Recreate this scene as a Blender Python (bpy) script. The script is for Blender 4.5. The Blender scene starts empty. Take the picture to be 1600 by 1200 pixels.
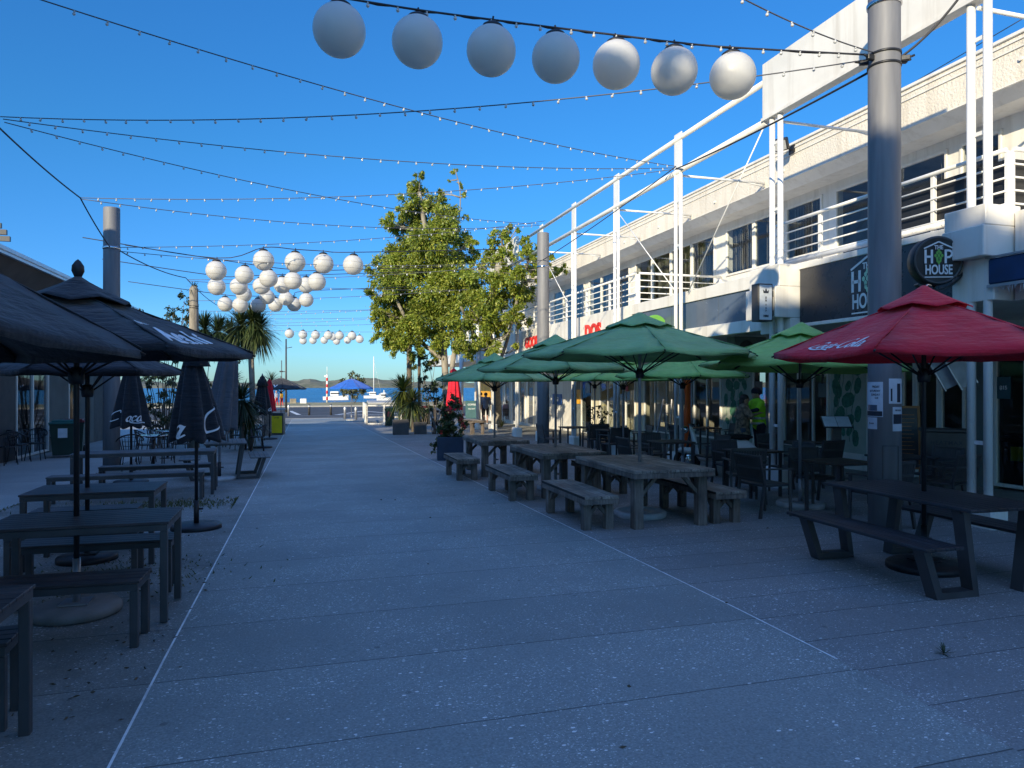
import bpy, math, random
import numpy as np
from mathutils import Vector, Matrix
R = math.radians
PI = math.pi
scene = bpy.context.scene
C = scene.collection
random.seed(7)
rng = np.random.default_rng(7)

# ------------------------------------------------------------------ camera
YAW = R(16.5); SY, CY = math.sin(YAW), math.cos(YAW)
FPX = 1110.0; CAMZ = 1.75
cam_d = bpy.data.cameras.new('camera'); cam = bpy.data.objects.new('camera', cam_d); C.objects.link(cam)
cam.location = (0, 0, CAMZ); cam.rotation_euler = (R(90.10), 0, -YAW)
cam_d.sensor_width = 36; cam_d.lens = 36 * FPX / 1600; cam_d.clip_end = 6000; cam_d.clip_start = .05
scene.camera = cam
# ------------------------------------------------------------------ sky and sun
SUN_EL = R(19.0); SUN_TRAVEL = R(40.0)      # light travels towards +x,+y, 40 deg right of the street axis
world = bpy.data.worlds.new('World'); scene.world = world; world.use_nodes = True
nt = world.node_tree; bg = nt.nodes['Background']
sky = nt.nodes.new('ShaderNodeTexSky'); sky.sky_type = 'NISHITA'; sky.sun_disc = False
sky.sun_elevation = SUN_EL; sky.sun_rotation = SUN_TRAVEL + PI; sky.air_density = 1.0; sky.dust_density = 0.4; sky.ozone_density = 3.0
sky.altitude = 0
hs = nt.nodes.new('ShaderNodeHueSaturation'); hs.inputs['Saturation'].default_value = 1.15; hs.inputs['Hue'].default_value = .512
nt.links.new(sky.outputs[0], hs.inputs['Color']); 
# the clear air near the horizon away from the sun is paler and cooler than the model's low-sun haze
_g = nt.nodes.new('ShaderNodeTexCoord'); _s = nt.nodes.new('ShaderNodeSeparateXYZ'); nt.links.new(_g.outputs['Generated'], _s.inputs[0])
_r = nt.nodes.new('ShaderNodeValToRGB'); nt.links.new(_s.outputs[2], _r.inputs[0])
_e = _r.color_ramp.elements; _e[0].position = 0.0; _e[0].color = (.165, .27, .405, 1); _e[1].position = .80; _e[1].color = (1, 1, 1, 1)
for _p, _c in ((.135, (.112, .26, .40)), (.30, (.116, .318, .39)), (.48, (.13, .36, .445))): _m = _e.new(_p); _m.color = (*_c, 1)
_x = nt.nodes.new('ShaderNodeMix'); _x.data_type = 'RGBA'; _x.blend_type = 'MULTIPLY'; _x.inputs[0].default_value = 1
nt.links.new(hs.outputs[0], _x.inputs[6]); nt.links.new(_r.outputs[0], _x.inputs[7])
nt.links.new(_x.outputs[2], bg.inputs[0]); bg.inputs[1].default_value = 0.15
sun_d = bpy.data.lights.new('sun', 'SUN'); sun_d.energy = 2.05; sun_d.angle = R(.55); sun_d.color = (1, .87, .62)
sun = bpy.data.objects.new('sun', sun_d); C.objects.link(sun)
_d = Vector((math.sin(SUN_TRAVEL) * math.cos(SUN_EL), math.cos(SUN_TRAVEL) * math.cos(SUN_EL), -math.sin(SUN_EL)))
sun.rotation_euler = _d.to_track_quat('-Z', 'Y').to_euler()
vs = scene.view_settings
vs.view_transform = 'Standard'; vs.look = 'None'; vs.exposure = 1.62; vs.gamma = 1; vs.use_curve_mapping = False
scene.cycles.max_bounces = 8; scene.cycles.diffuse_bounces = 5; scene.cycles.glossy_bounces = 3
scene.cycles.transparent_max_bounces = 12; scene.cycles.transmission_bounces = 4
scene.cycles.use_denoising = True

# ------------------------------------------------------------------ placing
def zg(y):
    if y < 5: return 0.0
    return -.013 * (min(y, 52) - 5)
def P(px, py, h=0.0):
    "a point of the sloping street seen at a pixel of the 1600x1200 photo, h above the ground"
    z = 0
    for _ in range(12):
        d = FPX * (CAMZ - z - h) / (py - 602)
        u = (px - 800) / FPX * d
        y = d * CY - u * SY
        z = zg(y)
    return Vector((d * SY + u * CY, y, z))
def PD(px, py, d):
    u = (px - 800) / FPX * d
    return Vector((d * SY + u * CY, d * CY - u * SY, CAMZ - (py - 602) / FPX * d))
def YX(px, X):
    "street coordinate y at which the plane x=X is seen at column px"
    t = (px - 800) / FPX
    d = X / (SY + CY * t)
    return d * CY - d * t * SY

# ------------------------------------------------------------------ mesh builder
class MB:
    def __init__(s): s.v = []; s.f = []; s.m = []; s.sm = []
    def add(s, vs_, fs, m=0, smooth=False):
        o = len(s.v); s.v += [tuple(v) for v in vs_]
        for f in fs: s.f.append(tuple(i + o for i in f)); s.m.append(m); s.sm.append(smooth)
        return s
    def box(s, x0, x1, y0, y1, z0, z1, m=0, b=0.0, M=None):
        cx, cy, cz = (x0 + x1) / 2, (y0 + y1) / 2, (z0 + z1) / 2
        hx, hy, hz = abs(x1 - x0) / 2, abs(y1 - y0) / 2, abs(z1 - z0) / 2
        T = Matrix.Translation((cx, cy, cz))
        if M is not None: T = M @ T
        return s.obox(hx, hy, hz, T, m, b)
    def obox(s, hx, hy, hz, T, m=0, b=0.0):
        if b <= 0:
            vs_ = [T @ Vector((sx * hx, sy * hy, sz * hz)) for sx in (-1, 1) for sy in (-1, 1) for sz in (-1, 1)]
            return s.add(vs_, [(0, 1, 3, 2), (4, 6, 7, 5), (0, 4, 5, 1), (2, 3, 7, 6), (0, 2, 6, 4), (1, 5, 7, 3)], m)
        b = min(b, hx * .45, hy * .45, hz * .45)
        vs_ = []; idx = {}
        for sx in (-1, 1):
            for sy in (-1, 1):
                for sz in (-1, 1):
                    for k in range(3):
                        p = [sx * (hx - b), sy * (hy - b), sz * (hz - b)]
                        p[k] = (sx * hx, sy * hy, sz * hz)[k]
                        idx[(sx, sy, sz, k)] = len(vs_); vs_.append(T @ Vector(p))
        fs = []
        I = idx
        for k in range(3):
            for s1 in (-1, 1):
                a, c = [(1, 2), (2, 0), (0, 1)][k]
                q = []
                for (u, w) in ((-1, -1), (1, -1), (1, 1), (-1, 1)):
                    t = [0, 0, 0]; t[k] = s1; t[a] = u; t[c] = w
                    q.append(I[(t[0], t[1], t[2], k)])
                if s1 < 0: q.reverse()
                fs.append(tuple(q))
        for k in range(3):
            a, c = [(1, 2), (2, 0), (0, 1)][k]
            for u in (-1, 1):
                for w in (-1, 1):
                    t = [0, 0, 0]; t[a] = u; t[c] = w
                    t1 = list(t); t1[k] = -1; t2 = list(t); t2[k] = 1
                    q = [I[(*t1, a)], I[(*t2, a)], I[(*t2, c)], I[(*t1, c)]]
                    if u * w > 0: q.reverse()
                    fs.append(tuple(q))
        for sx in (-1, 1):
            for sy in (-1, 1):
                for sz in (-1, 1):
                    q = [I[(sx, sy, sz, k)] for k in range(3)]
                    if sx * sy * sz < 0: q.reverse()
                    fs.append(tuple(q))
        return s.add(vs_, fs, m)
    def bar(s, p, q, w, h, m=0, b=0.0, up=(0, 0, 1)):
        "a rectangular bar from p to q, w across, h along the 'up' side"
        p, q = Vector(p), Vector(q); d = q - p; L = d.length
        z = d.normalized(); u = Vector(up)
        x = u.cross(z)
        if x.length < 1e-4: x = Vector((1, 0, 0)).cross(z)
        x.normalize(); y = z.cross(x)
        T = Matrix(((x.x, y.x, z.x, 0), (x.y, y.y, z.y, 0), (x.z, y.z, z.z, 0), (0, 0, 0, 1)))
        T.translation = (p + q) / 2
        return s.obox(w / 2, h / 2, L / 2, T, m, b)
    def tube(s, pts, r, n=8, m=0, cap=True):
        pts = [Vector(p) for p in pts]
        rs = r if isinstance(r, (list, tuple)) else [r] * len(pts)
        o = len(s.v); prev = None
        for i, p in enumerate(pts):
            d = (pts[min(i + 1, len(pts) - 1)] - pts[max(i - 1, 0)])
            if d.length < 1e-9: d = Vector((0, 0, 1))
            d.normalize()
            if prev is None:
                x = Vector((0, 0, 1)).cross(d)
                if x.length < 1e-3: x = Vector((1, 0, 0))
            else: x = prev - d * prev.dot(d)
            x.normalize(); prev = x; y = d.cross(x)
            for k in range(n):
                a = 2 * PI * k / n
                s.v.append(tuple(p + (x * math.cos(a) + y * math.sin(a)) * rs[i]))
        for i in range(len(pts) - 1):
            for k in range(n):
                a, b = o + i * n + k, o + i * n + (k + 1) % n
                s.f.append((a, b, b + n, a + n)); s.m.append(m); s.sm.append(True)
        if cap:
            s.f.append(tuple(o + k for k in range(n))[::-1]); s.m.append(m); s.sm.append(False)
            e = o + (len(pts) - 1) * n
            s.f.append(tuple(e + k for k in range(n))); s.m.append(m); s.sm.append(False)
        return s
    def lathe(s, prof, n=24, m=0, T=None, smooth=True, flute=None):
        "prof: list of (r, z), bottom to top"
        o = len(s.v)
        for j, (r, z) in enumerate(prof):
            for k in range(n):
                a = 2 * PI * k / n
                rr = r * (flute(a, z) if flute else 1)
                p = Vector((rr * math.cos(a), rr * math.sin(a), z))
                s.v.append(tuple(T @ p if T is not None else p))
        for j in range(len(prof) - 1):
            for k in range(n):
                a, b = o + j * n + k, o + j * n + (k + 1) % n
                s.f.append((a, b, b + n, a + n)); s.m.append(m); s.sm.append(smooth)
        if prof[0][0] > 1e-4: s.f.append(tuple(o + k for k in range(n))[::-1]); s.m.append(m); s.sm.append(False)
        if prof[-1][0] > 1e-4:
            e = o + (len(prof) - 1) * n
            s.f.append(tuple(e + k for k in range(n))); s.m.append(m); s.sm.append(False)
        return s
    def poly(s, pts, m=0): return s.add(pts, [tuple(range(len(pts)))], m)
    def prism(s, pts, ext, m=0):
        "extrude a planar polygon by vector ext"
        n = len(pts); e = Vector(ext); a = [Vector(p) for p in pts]; b = [p + e for p in a]
        nrm = Vector((0, 0, 0))
        for i in range(n): nrm += a[i].cross(a[(i + 1) % n])
        if nrm.dot(e) > 0: a.reverse(); b.reverse()
        fs = [tuple(range(n)), tuple(range(n, 2 * n))[::-1]]
        for i in range(n): fs.append((i, n + i, n + (i + 1) % n, (i + 1) % n)[::-1] if False else ((i + 1) % n, i, n + i, n + (i + 1) % n))
        return s.add(a + b, fs, m)
    def ball(s, c, r, n=16, m=0, sq=(1, 1, 1)):
        prof = []
        k = max(6, n // 2)
        for i in range(k + 1):
            a = -PI / 2 + PI * i / k
            prof.append((max(r * math.cos(a), 1e-5), r * math.sin(a)))
        T = Matrix.Translation(c) @ Matrix.Diagonal((sq[0], sq[1], sq[2], 1))
        return s.lathe(prof, n, m, T)
    def mesh(s, name, mats):
        me = bpy.data.meshes.new(name)
        me.from_pydata(s.v, [], s.f)
        for mt in (mats if isinstance(mats, (list, tuple)) else [mats]): me.materials.append(mt)
        me.polygons.foreach_set('material_index', s.m)
        me.polygons.foreach_set('use_smooth', s.sm)
        me.update()
        return me

def put(name, mesh, parent=None, loc=None, label=None, **kw):
    o = bpy.data.objects.new(name, mesh); C.objects.link(o)
    if parent is not None: o.parent = parent
    if loc is not None: o.location = loc
    if label: o['label'] = label
    for k, v in kw.items(): o[k] = v
    return o
def part(name, mb, mats, parent=None, label=None, loc=None):
    return put(name, mb.mesh(name, mats), parent, loc, label)
def thing(name, label, cat, loc=(0, 0, 0), rz=0, group=None):
    o = bpy.data.objects.new(name, None); C.objects.link(o); o.location = loc; o.rotation_euler = (0, 0, rz)
    o.empty_display_size = .1
    o['label'] = label; o['category'] = cat
    if group: o['group'] = group
    return o
def solo(name, mb, mats, label, cat, loc=None, rz=0, group=None):
    o = part(name, mb, mats, None, label, loc); o['category'] = cat; o.rotation_euler = (0, 0, rz)
    if group: o['group'] = group
    return o
def struct(name, mb, mats, kind='structure'):
    o = part(name, mb, mats); o['kind'] = kind; return o
def kids(o): return CH.get(o.name, [])
CH = {}
def dup(root, label=None, loc=None, rz=None, tree=None, first=[0]):
    "copy a thing with its parts and sub-parts"
    def cp(o, par):
        c = o.copy(); C.objects.link(c)
        if par is not None: c.parent = par
        for ch in [x for x in allobs if x.parent is o]: cp(ch, c)
        return c
    allobs = [x for x in root.children_recursive]
    r = cp(root, None)
    if label: r['label'] = label
    if loc is not None: r.location = loc
    if rz is not None: r.rotation_euler = (0, 0, rz)
    return r

# ------------------------------------------------------------------ materials
def newmat(name):
    m = bpy.data.materials.new(name); m.use_nodes = True
    return m, m.node_tree, m.node_tree.nodes['Principled BSDF']
def N(nt, t, **kw):
    n = nt.nodes.new(t)
    for k, v in kw.items(): setattr(n, k, v)
    return n
def ramp(nt, fac, stops):
    r = N(nt, 'ShaderNodeValToRGB'); nt.links.new(fac, r.inputs[0])
    e = r.color_ramp.elements
    while len(e) < len(stops): e.new(.5)
    for i, (p, c) in enumerate(stops):
        e[i].position = p; e[i].color = (c, c, c, 1) if isinstance(c, (int, float)) else (*c, 1)
    return r.outputs[0]
def noise(nt, vec, scale, detail=4, rough=.55):
    n = N(nt, 'ShaderNodeTexNoise'); n.inputs['Scale'].default_value = scale; n.inputs['Detail'].default_value = detail
    n.inputs['Roughness'].default_value = rough
    if vec is not None: nt.links.new(vec, n.inputs['Vector'])
    return n.outputs['Fac']
def mixc(nt, fac, a, b, mode='MIX'):
    m = N(nt, 'ShaderNodeMix', data_type='RGBA', blend_type=mode)
    if isinstance(fac, (int, float)): m.inputs[0].default_value = fac
    else: nt.links.new(fac, m.inputs[0])
    for i, v in ((6, a), (7, b)):
        if isinstance(v, tuple): m.inputs[i].default_value = (*v, 1)
        else: nt.links.new(v, m.inputs[i])
    return m.outputs[2]
def math_(nt, op, a, b=None, c=None):
    m = N(nt, 'ShaderNodeMath', operation=op)
    for i, v in enumerate((a, b, c)):
        if v is None: continue
        if isinstance(v, (int, float)): m.inputs[i].default_value = v
        else: nt.links.new(v, m.inputs[i])
    return m.outputs[0]
def objco(nt, scale=None):
    t = N(nt, 'ShaderNodeTexCoord').outputs['Object']
    if scale:
        mp = N(nt, 'ShaderNodeMapping'); mp.inputs['Scale'].default_value = scale; nt.links.new(t, mp.inputs[0]); t = mp.outputs[0]
    return t
def bump(nt, bs, h, strength=.3, dist=.01):
    b = N(nt, 'ShaderNodeBump'); b.inputs['Strength'].default_value = strength; b.inputs['Distance'].default_value = dist
    nt.links.new(h, b.inputs['Height']); nt.links.new(b.outputs[0], bs.inputs['Normal'])
def pm(name, col, rough=.6, metal=0.0, var=.25, scale=3.0, bmp=0.0, bscale=60, stretch=None, spec=.5, rvar=.15, dist=.01, grime=0.0):
    m, nt, bs = newmat(name)
    co = objco(nt, stretch)
    n1 = noise(nt, co, scale, 6)
    f = ramp(nt, n1, [(.3, 0.0), (.7, 1.0)])
    lo = tuple(c * (1 - var) for c in col); hi = tuple(min(1, c * (1 + var * .6)) for c in col)
    cc_ = mixc(nt, f, lo, hi)
    if grime:
        gs = ramp(nt, noise(nt, objco(nt, (5, 5, .35)), 1.0, 7, .65), [(.50, 0.0), (.78, grime)])
        cc_ = mixc(nt, gs, cc_, tuple(c * k for c, k in zip(col, (.50, .44, .36))))
    nt.links.new(cc_, bs.inputs['Base Color'])
    r = N(nt, 'ShaderNodeMapRange'); nt.links.new(noise(nt, co, scale * 4, 4), r.inputs[0])
    r.inputs[3].default_value = max(0, rough - rvar); r.inputs[4].default_value = min(1, rough + rvar)
    nt.links.new(r.outputs[0], bs.inputs['Roughness'])
    bs.inputs['Metallic'].default_value = metal; bs.inputs['Specular IOR Level'].default_value = spec
    if bmp: bump(nt, bs, noise(nt, co, bscale, 5), bmp, dist)
    return m
M = {}
M['white'] = pm('white_paint', (.80, .77, .71), .45, var=.10, scale=1.3, bmp=.08, bscale=25, grime=.45)
M['white_steel'] = pm('white_steel_paint', (.80, .79, .76), .32, var=.10, scale=1.7, grime=.35)
M['stucco'] = pm('textured_render', (.78, .72, .62), .8, var=.12, scale=.8, bmp=.9, bscale=22, dist=.02, grime=.5)
M['cream'] = pm('cream_wall', (.68, .62, .45), .7, var=.12, scale=1)
M['steel'] = pm('brushed_steel', (.20, .20, .21), .62, .12, var=.2, scale=2, stretch=(6, 6, .6), bmp=.05, bscale=90)
M['black_steel'] = pm('black_steel', (.020, .021, .024), .42, .2, var=.4, scale=4, bmp=.1)
M['black_plastic'] = pm('black_plastic', (.016, .017, .020), .5, var=.4, scale=5)
M['char'] = pm('charcoal_paint', (.062, .058, .058), .45, var=.3, scale=3)
M['sign_dark'] = pm('dark_sign_panel', (.030, .032, .042), .30, var=.25, scale=1.5)
M['cable'] = pm('black_cable', (.03, .03, .035), .6)
M['string_cable'] = pm('clear_grey_cable', (.10, .10, .11), .5)
M['wire'] = pm('galvanised_wire', (.12, .12, .12), .5, .4)
M['pole'] = pm('aluminium_pole', (.38, .38, .40), .4, .6, var=.2)
M['white_letter'] = pm('white_lettering', (.78, .78, .78), .6, var=.08)
M['red_letter'] = pm('red_lettering', (.72, .03, .02), .4, var=.1)
M['green_emblem'] = pm('green_emblem', (.16, .42, .07), .5, var=.15)
M['mint_emblem'] = pm('mint_emblem', (.42, .66, .46), .5, var=.15)
M['paper'] = pm('paper', (.62, .66, .70), .8, var=.15, scale=6)
M['ink'] = pm('dark_ink', (.03, .035, .05), .7)
M['glow_yellow'] = pm('yellow_plastic', (.85, .68, .01), .5, var=.15)
M['navy'] = pm('navy_paint', (.022, .040, .075), .5, var=.3)
M['blue_sign'] = pm('blue_sign', (.01, .08, .38), .4)
M['awning_navy'] = pm('faded_navy_vinyl', (.010, .045, .14), .55, var=.5, scale=2)
M['orange'] = pm('orange_plastic', (.80, .13, .02), .5)
M['amber'] = pm('amber_sign', (.85, .42, .02), .5)
M['teal'] = pm('teal_board', (.03, .10, .12), .5)
M['concrete'] = pm('concrete', (.22, .21, .20), .85, var=.25, scale=6, bmp=.4, bscale=80)
M['pale_concrete'] = pm('pale_concrete', (.42, .42, .41), .85, var=.25, scale=6, bmp=.3, bscale=60)
M['bark'] = pm('bark', (.17, .14, .11), .9, var=.45, scale=5, stretch=(1, 1, .3), bmp=.9, bscale=20, dist=.02)
M['pale_bark'] = pm('pale_bark', (.30, .27, .22), .9, var=.45, scale=5, stretch=(1, 1, .4), bmp=.8, bscale=20, dist=.02)
M['soil'] = pm('soil', (.04, .03, .022), .95, var=.4, scale=15, bmp=.8)
M['skin'] = pm('skin', (.48, .28, .20), .55, var=.08)
M['hair'] = pm('dark_hair', (.025, .018, .014), .6, var=.4, scale=30)
M['cloth_navy'] = pm('navy_cloth', (.012, .015, .03), .85, bmp=.4, bscale=40)
M['cloth_grey'] = pm('grey_cloth', (.16, .18, .24), .9, bmp=.4, bscale=40)
M['cloth_pink'] = pm('pink_cloth', (.42, .25, .26), .9, bmp=.4, bscale=40)
M['cloth_black'] = pm('black_cloth', (.012, .012, .013), .9, bmp=.4, bscale=40)
M['hivis'] = pm('hi_vis_cloth', (.42, .85, .03), .8, var=.15, scale=12)
M['jeans'] = pm('denim', (.07, .09, .13), .9)
M['reflect'] = pm('silver_tape', (.5, .52, .52), .4)
M['bin_green'] = pm('dark_green_plastic', (.012, .035, .024), .5)
M['lid_green'] = pm('teal_plastic', (.03, .16, .15), .5)
M['lid_red'] = pm('maroon_plastic', (.15, .015, .02), .5)
M['lid_yellow'] = pm('yellow_lid', (.60, .42, .02), .5)
M['label_red'] = pm('red_sticker', (.55, .07, .07), .6)
M['label_yellow'] = pm('yellow_sticker', (.70, .62, .02), .6)
M['rubber'] = pm('rubber', (.015, .015, .015), .8)
M['chrome'] = pm('chrome', (.6, .6, .62), .15, 1.0)
M['wood_frame'] = pm('orange_wood', (.45, .20, .07), .6, var=.3, scale=6, stretch=(6, 6, 1))
M['roof_metal'] = pm('roofing_metal', (.30, .31, .33), .5, .3)
M['dark_wall'] = pm('dark_weatherboard', (.045, .042, .045), .7, var=.3)
M['wall_grey'] = pm('grey_green_wall', (.17, .19, .18), .75, var=.2, scale=1.5)
M['brown_wall'] = pm('brown_soffit', (.10, .075, .06), .7, var=.3, scale=2)
M['red_white'] = pm('red_paint', (.6, .03, .03), .5)
M['grey_sign'] = pm('slate_blue_panel', (.10, .13, .18), .22, var=.25, scale=1.2)
M['rock'] = pm('rock', (.28, .24, .18), .9, var=.4, scale=2, bmp=.8, bscale=10)

def fabric(name, col, rough=.85, trans=.18):
    m, nt, bs = newmat(name)
    co = objco(nt)
    f = ramp(nt, noise(nt, co, 2.2, 6, .65), [(.25, 0.0), (.75, 1.0)])
    c = mixc(nt, f, tuple(x * .78 for x in col), tuple(min(1, x * 1.2) for x in col))
    dust = ramp(nt, noise(nt, co, 9, 8, .7), [(.62, 0.0), (.8, .35)])
    c = mixc(nt, dust, c, tuple(min(1, x * .6 + .12) for x in col))
    nt.links.new(c, bs.inputs['Base Color']); bs.inputs['Roughness'].default_value = rough
    bs.inputs['Sheen Weight'].default_value = .15
    w = math_(nt, 'ADD', noise(nt, objco(nt, (1, 1, 1)), 5, 3), math_(nt, 'MULTIPLY', noise(nt, objco(nt, (1.2, 1.2, 9)), 3, 5), .8))
    bump(nt, bs, w, .8, .04)
    tr = N(nt, 'ShaderNodeBsdfTranslucent'); nt.links.new(c, tr.inputs[0])
    mx = N(nt, 'ShaderNodeMixShader'); mx.inputs[0].default_value = trans
    nt.links.new(bs.outputs[0], mx.inputs[1]); nt.links.new(tr.outputs[0], mx.inputs[2])
    nt.links.new(mx.outputs[0], nt.nodes['Material Output'].inputs[0])
    return m
M['f_green'] = fabric('dark_green_canvas', (.33, .54, .21))
M['f_lime'] = fabric('light_green_canvas', (.38, .64, .17), trans=.22)
M['f_red'] = fabric('red_canvas', (.74, .012, .034), trans=.06)
M['f_black'] = fabric('black_canvas', (.013, .015, .020), trans=.02)
M['f_grey'] = fabric('grey_canvas', (.10, .105, .12), trans=.05)
M['f_blue'] = fabric('blue_canvas', (.01, .13, .55), trans=.1)

def wood(name, col, dark, plank=.14, axis=0, gap=.004, rough=.75, rv=.1):
    "planks side by side across 'axis' in object space, grain along the other"
    m, nt, bs = newmat(name)
    t = N(nt, 'ShaderNodeTexCoord').outputs['Object']
    sp = N(nt, 'ShaderNodeSeparateXYZ'); nt.links.new(t, sp.inputs[0])
    a = sp.outputs[axis]
    cell = math_(nt, 'FLOOR', math_(nt, 'DIVIDE', a, plank))
    fr = math_(nt, 'FRACT', math_(nt, 'DIVIDE', a, plank))
    edge = math_(nt, 'MINIMUM', fr, math_(nt, 'SUBTRACT', 1, fr))
    gapm = math_(nt, 'LESS_THAN', edge, gap / plank)
    wn = N(nt, 'ShaderNodeTexWhiteNoise', noise_dimensions='1D'); nt.links.new(cell, wn.inputs['W'])
    st = {0: (28, 2.0, 28), 1: (2.0, 28, 28), 2: (28, 28, 2.0)}[axis]
    mp = N(nt, 'ShaderNodeMapping'); mp.inputs['Scale'].default_value = st; nt.links.new(t, mp.inputs[0])
    cb = N(nt, 'ShaderNodeCombineXYZ'); nt.links.new(math_(nt, 'MULTIPLY', wn.outputs[0], 30), cb.inputs[2])
    ad = N(nt, 'ShaderNodeVectorMath', operation='ADD'); nt.links.new(mp.outputs[0], ad.inputs[0]); nt.links.new(cb.outputs[0], ad.inputs[1])
    g = noise(nt, ad.outputs[0], 1.2, 8, .7)
    f = ramp(nt, g, [(.3, 0.0), (.75, 1.0)])
    c = mixc(nt, f, dark, col)
    patch = ramp(nt, noise(nt, t, 3, 5), [(.35, .55), (.7, 1.15)])
    c = mixc(nt, 1.0, c, patch, 'MULTIPLY')
    tone = math_(nt, 'ADD', math_(nt, 'MULTIPLY', wn.outputs[0], .45), .75)
    cc = N(nt, 'ShaderNodeCombineColor')
    for i in range(3): nt.links.new(tone, cc.inputs[i])
    c = mixc(nt, 1.0, c, cc.outputs[0], 'MULTIPLY')
    c = mixc(nt, gapm, c, tuple(x * .15 for x in dark))
    nt.links.new(c, bs.inputs['Base Color'])
    bs.inputs['Roughness'].default_value = rough
    h = math_(nt, 'SUBTRACT', math_(nt, 'MULTIPLY', g, .3), gapm)
    bump(nt, bs, h, .6, .006)
    return m
M['timber'] = wood('weathered_timber', (.56, .47, .38), (.18, .14, .11), .115, 0, .003)
M['timber_leg'] = wood('weathered_timber_posts', (.32, .26, .21), (.09, .07, .058), 9.0, 2, .001)
M['slat_x'] = wood('dark_slats_across', (.12, .085, .08), (.040, .032, .034), .075, 1, .003, .5)
M['slat_y'] = wood('dark_slats_along', (.055, .055, .062), (.022, .023, .028), .09, 0, .003, .45)
M['slat_pale'] = wood('pale_slats', (.20, .20, .20), (.09, .09, .09), .11, 1, .003, .6)
M['cafe_top'] = wood('brown_table_top', (.11, .075, .05), (.05, .035, .025), .09, 0, .002, .5)

def glass_mat(name, tint=(.6, .65, .68), refl=.25, fk=.5):
    m, nt, bs = newmat(name)
    nt.nodes.remove(bs)
    tr = N(nt, 'ShaderNodeBsdfTransparent'); tr.inputs[0].default_value = (*tint, 1)
    gl = N(nt, 'ShaderNodeBsdfGlossy'); gl.inputs['Roughness'].default_value = .02; gl.inputs[0].default_value = (.9, .95, 1, 1)
    b = N(nt, 'ShaderNodeBump'); b.inputs['Strength'].default_value = .05; b.inputs['Distance'].default_value = .02
    nt.links.new(noise(nt, objco(nt), .9, 2), b.inputs['Height']); nt.links.new(b.outputs[0], gl.inputs['Normal'])
    fr = N(nt, 'ShaderNodeLayerWeight'); fr.inputs[0].default_value = .5
    k = math_(nt, 'ADD', math_(nt, 'MULTIPLY', math_(nt, 'POWER', fr.outputs['Facing'], 4.0), fk), refl)
    mx = N(nt, 'ShaderNodeMixShader'); nt.links.new(k, mx.inputs[0])
    nt.links.new(tr.outputs[0], mx.inputs[1]); nt.links.new(gl.outputs[0], mx.inputs[2])
    nt.links.new(mx.outputs[0], nt.nodes['Material Output'].inputs[0])
    return m
M['glass'] = glass_mat('window_glass', (.84, .86, .86), .04, .5)
M['glass_dark'] = glass_mat('tinted_glass', (.74, .75, .76), .03, .4)
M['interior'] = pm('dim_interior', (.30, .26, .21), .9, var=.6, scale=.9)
M['blind'] = pm('vertical_blind', (.55, .52, .45), .8, var=.3, scale=1.5, stretch=(8, 8, .3))

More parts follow.
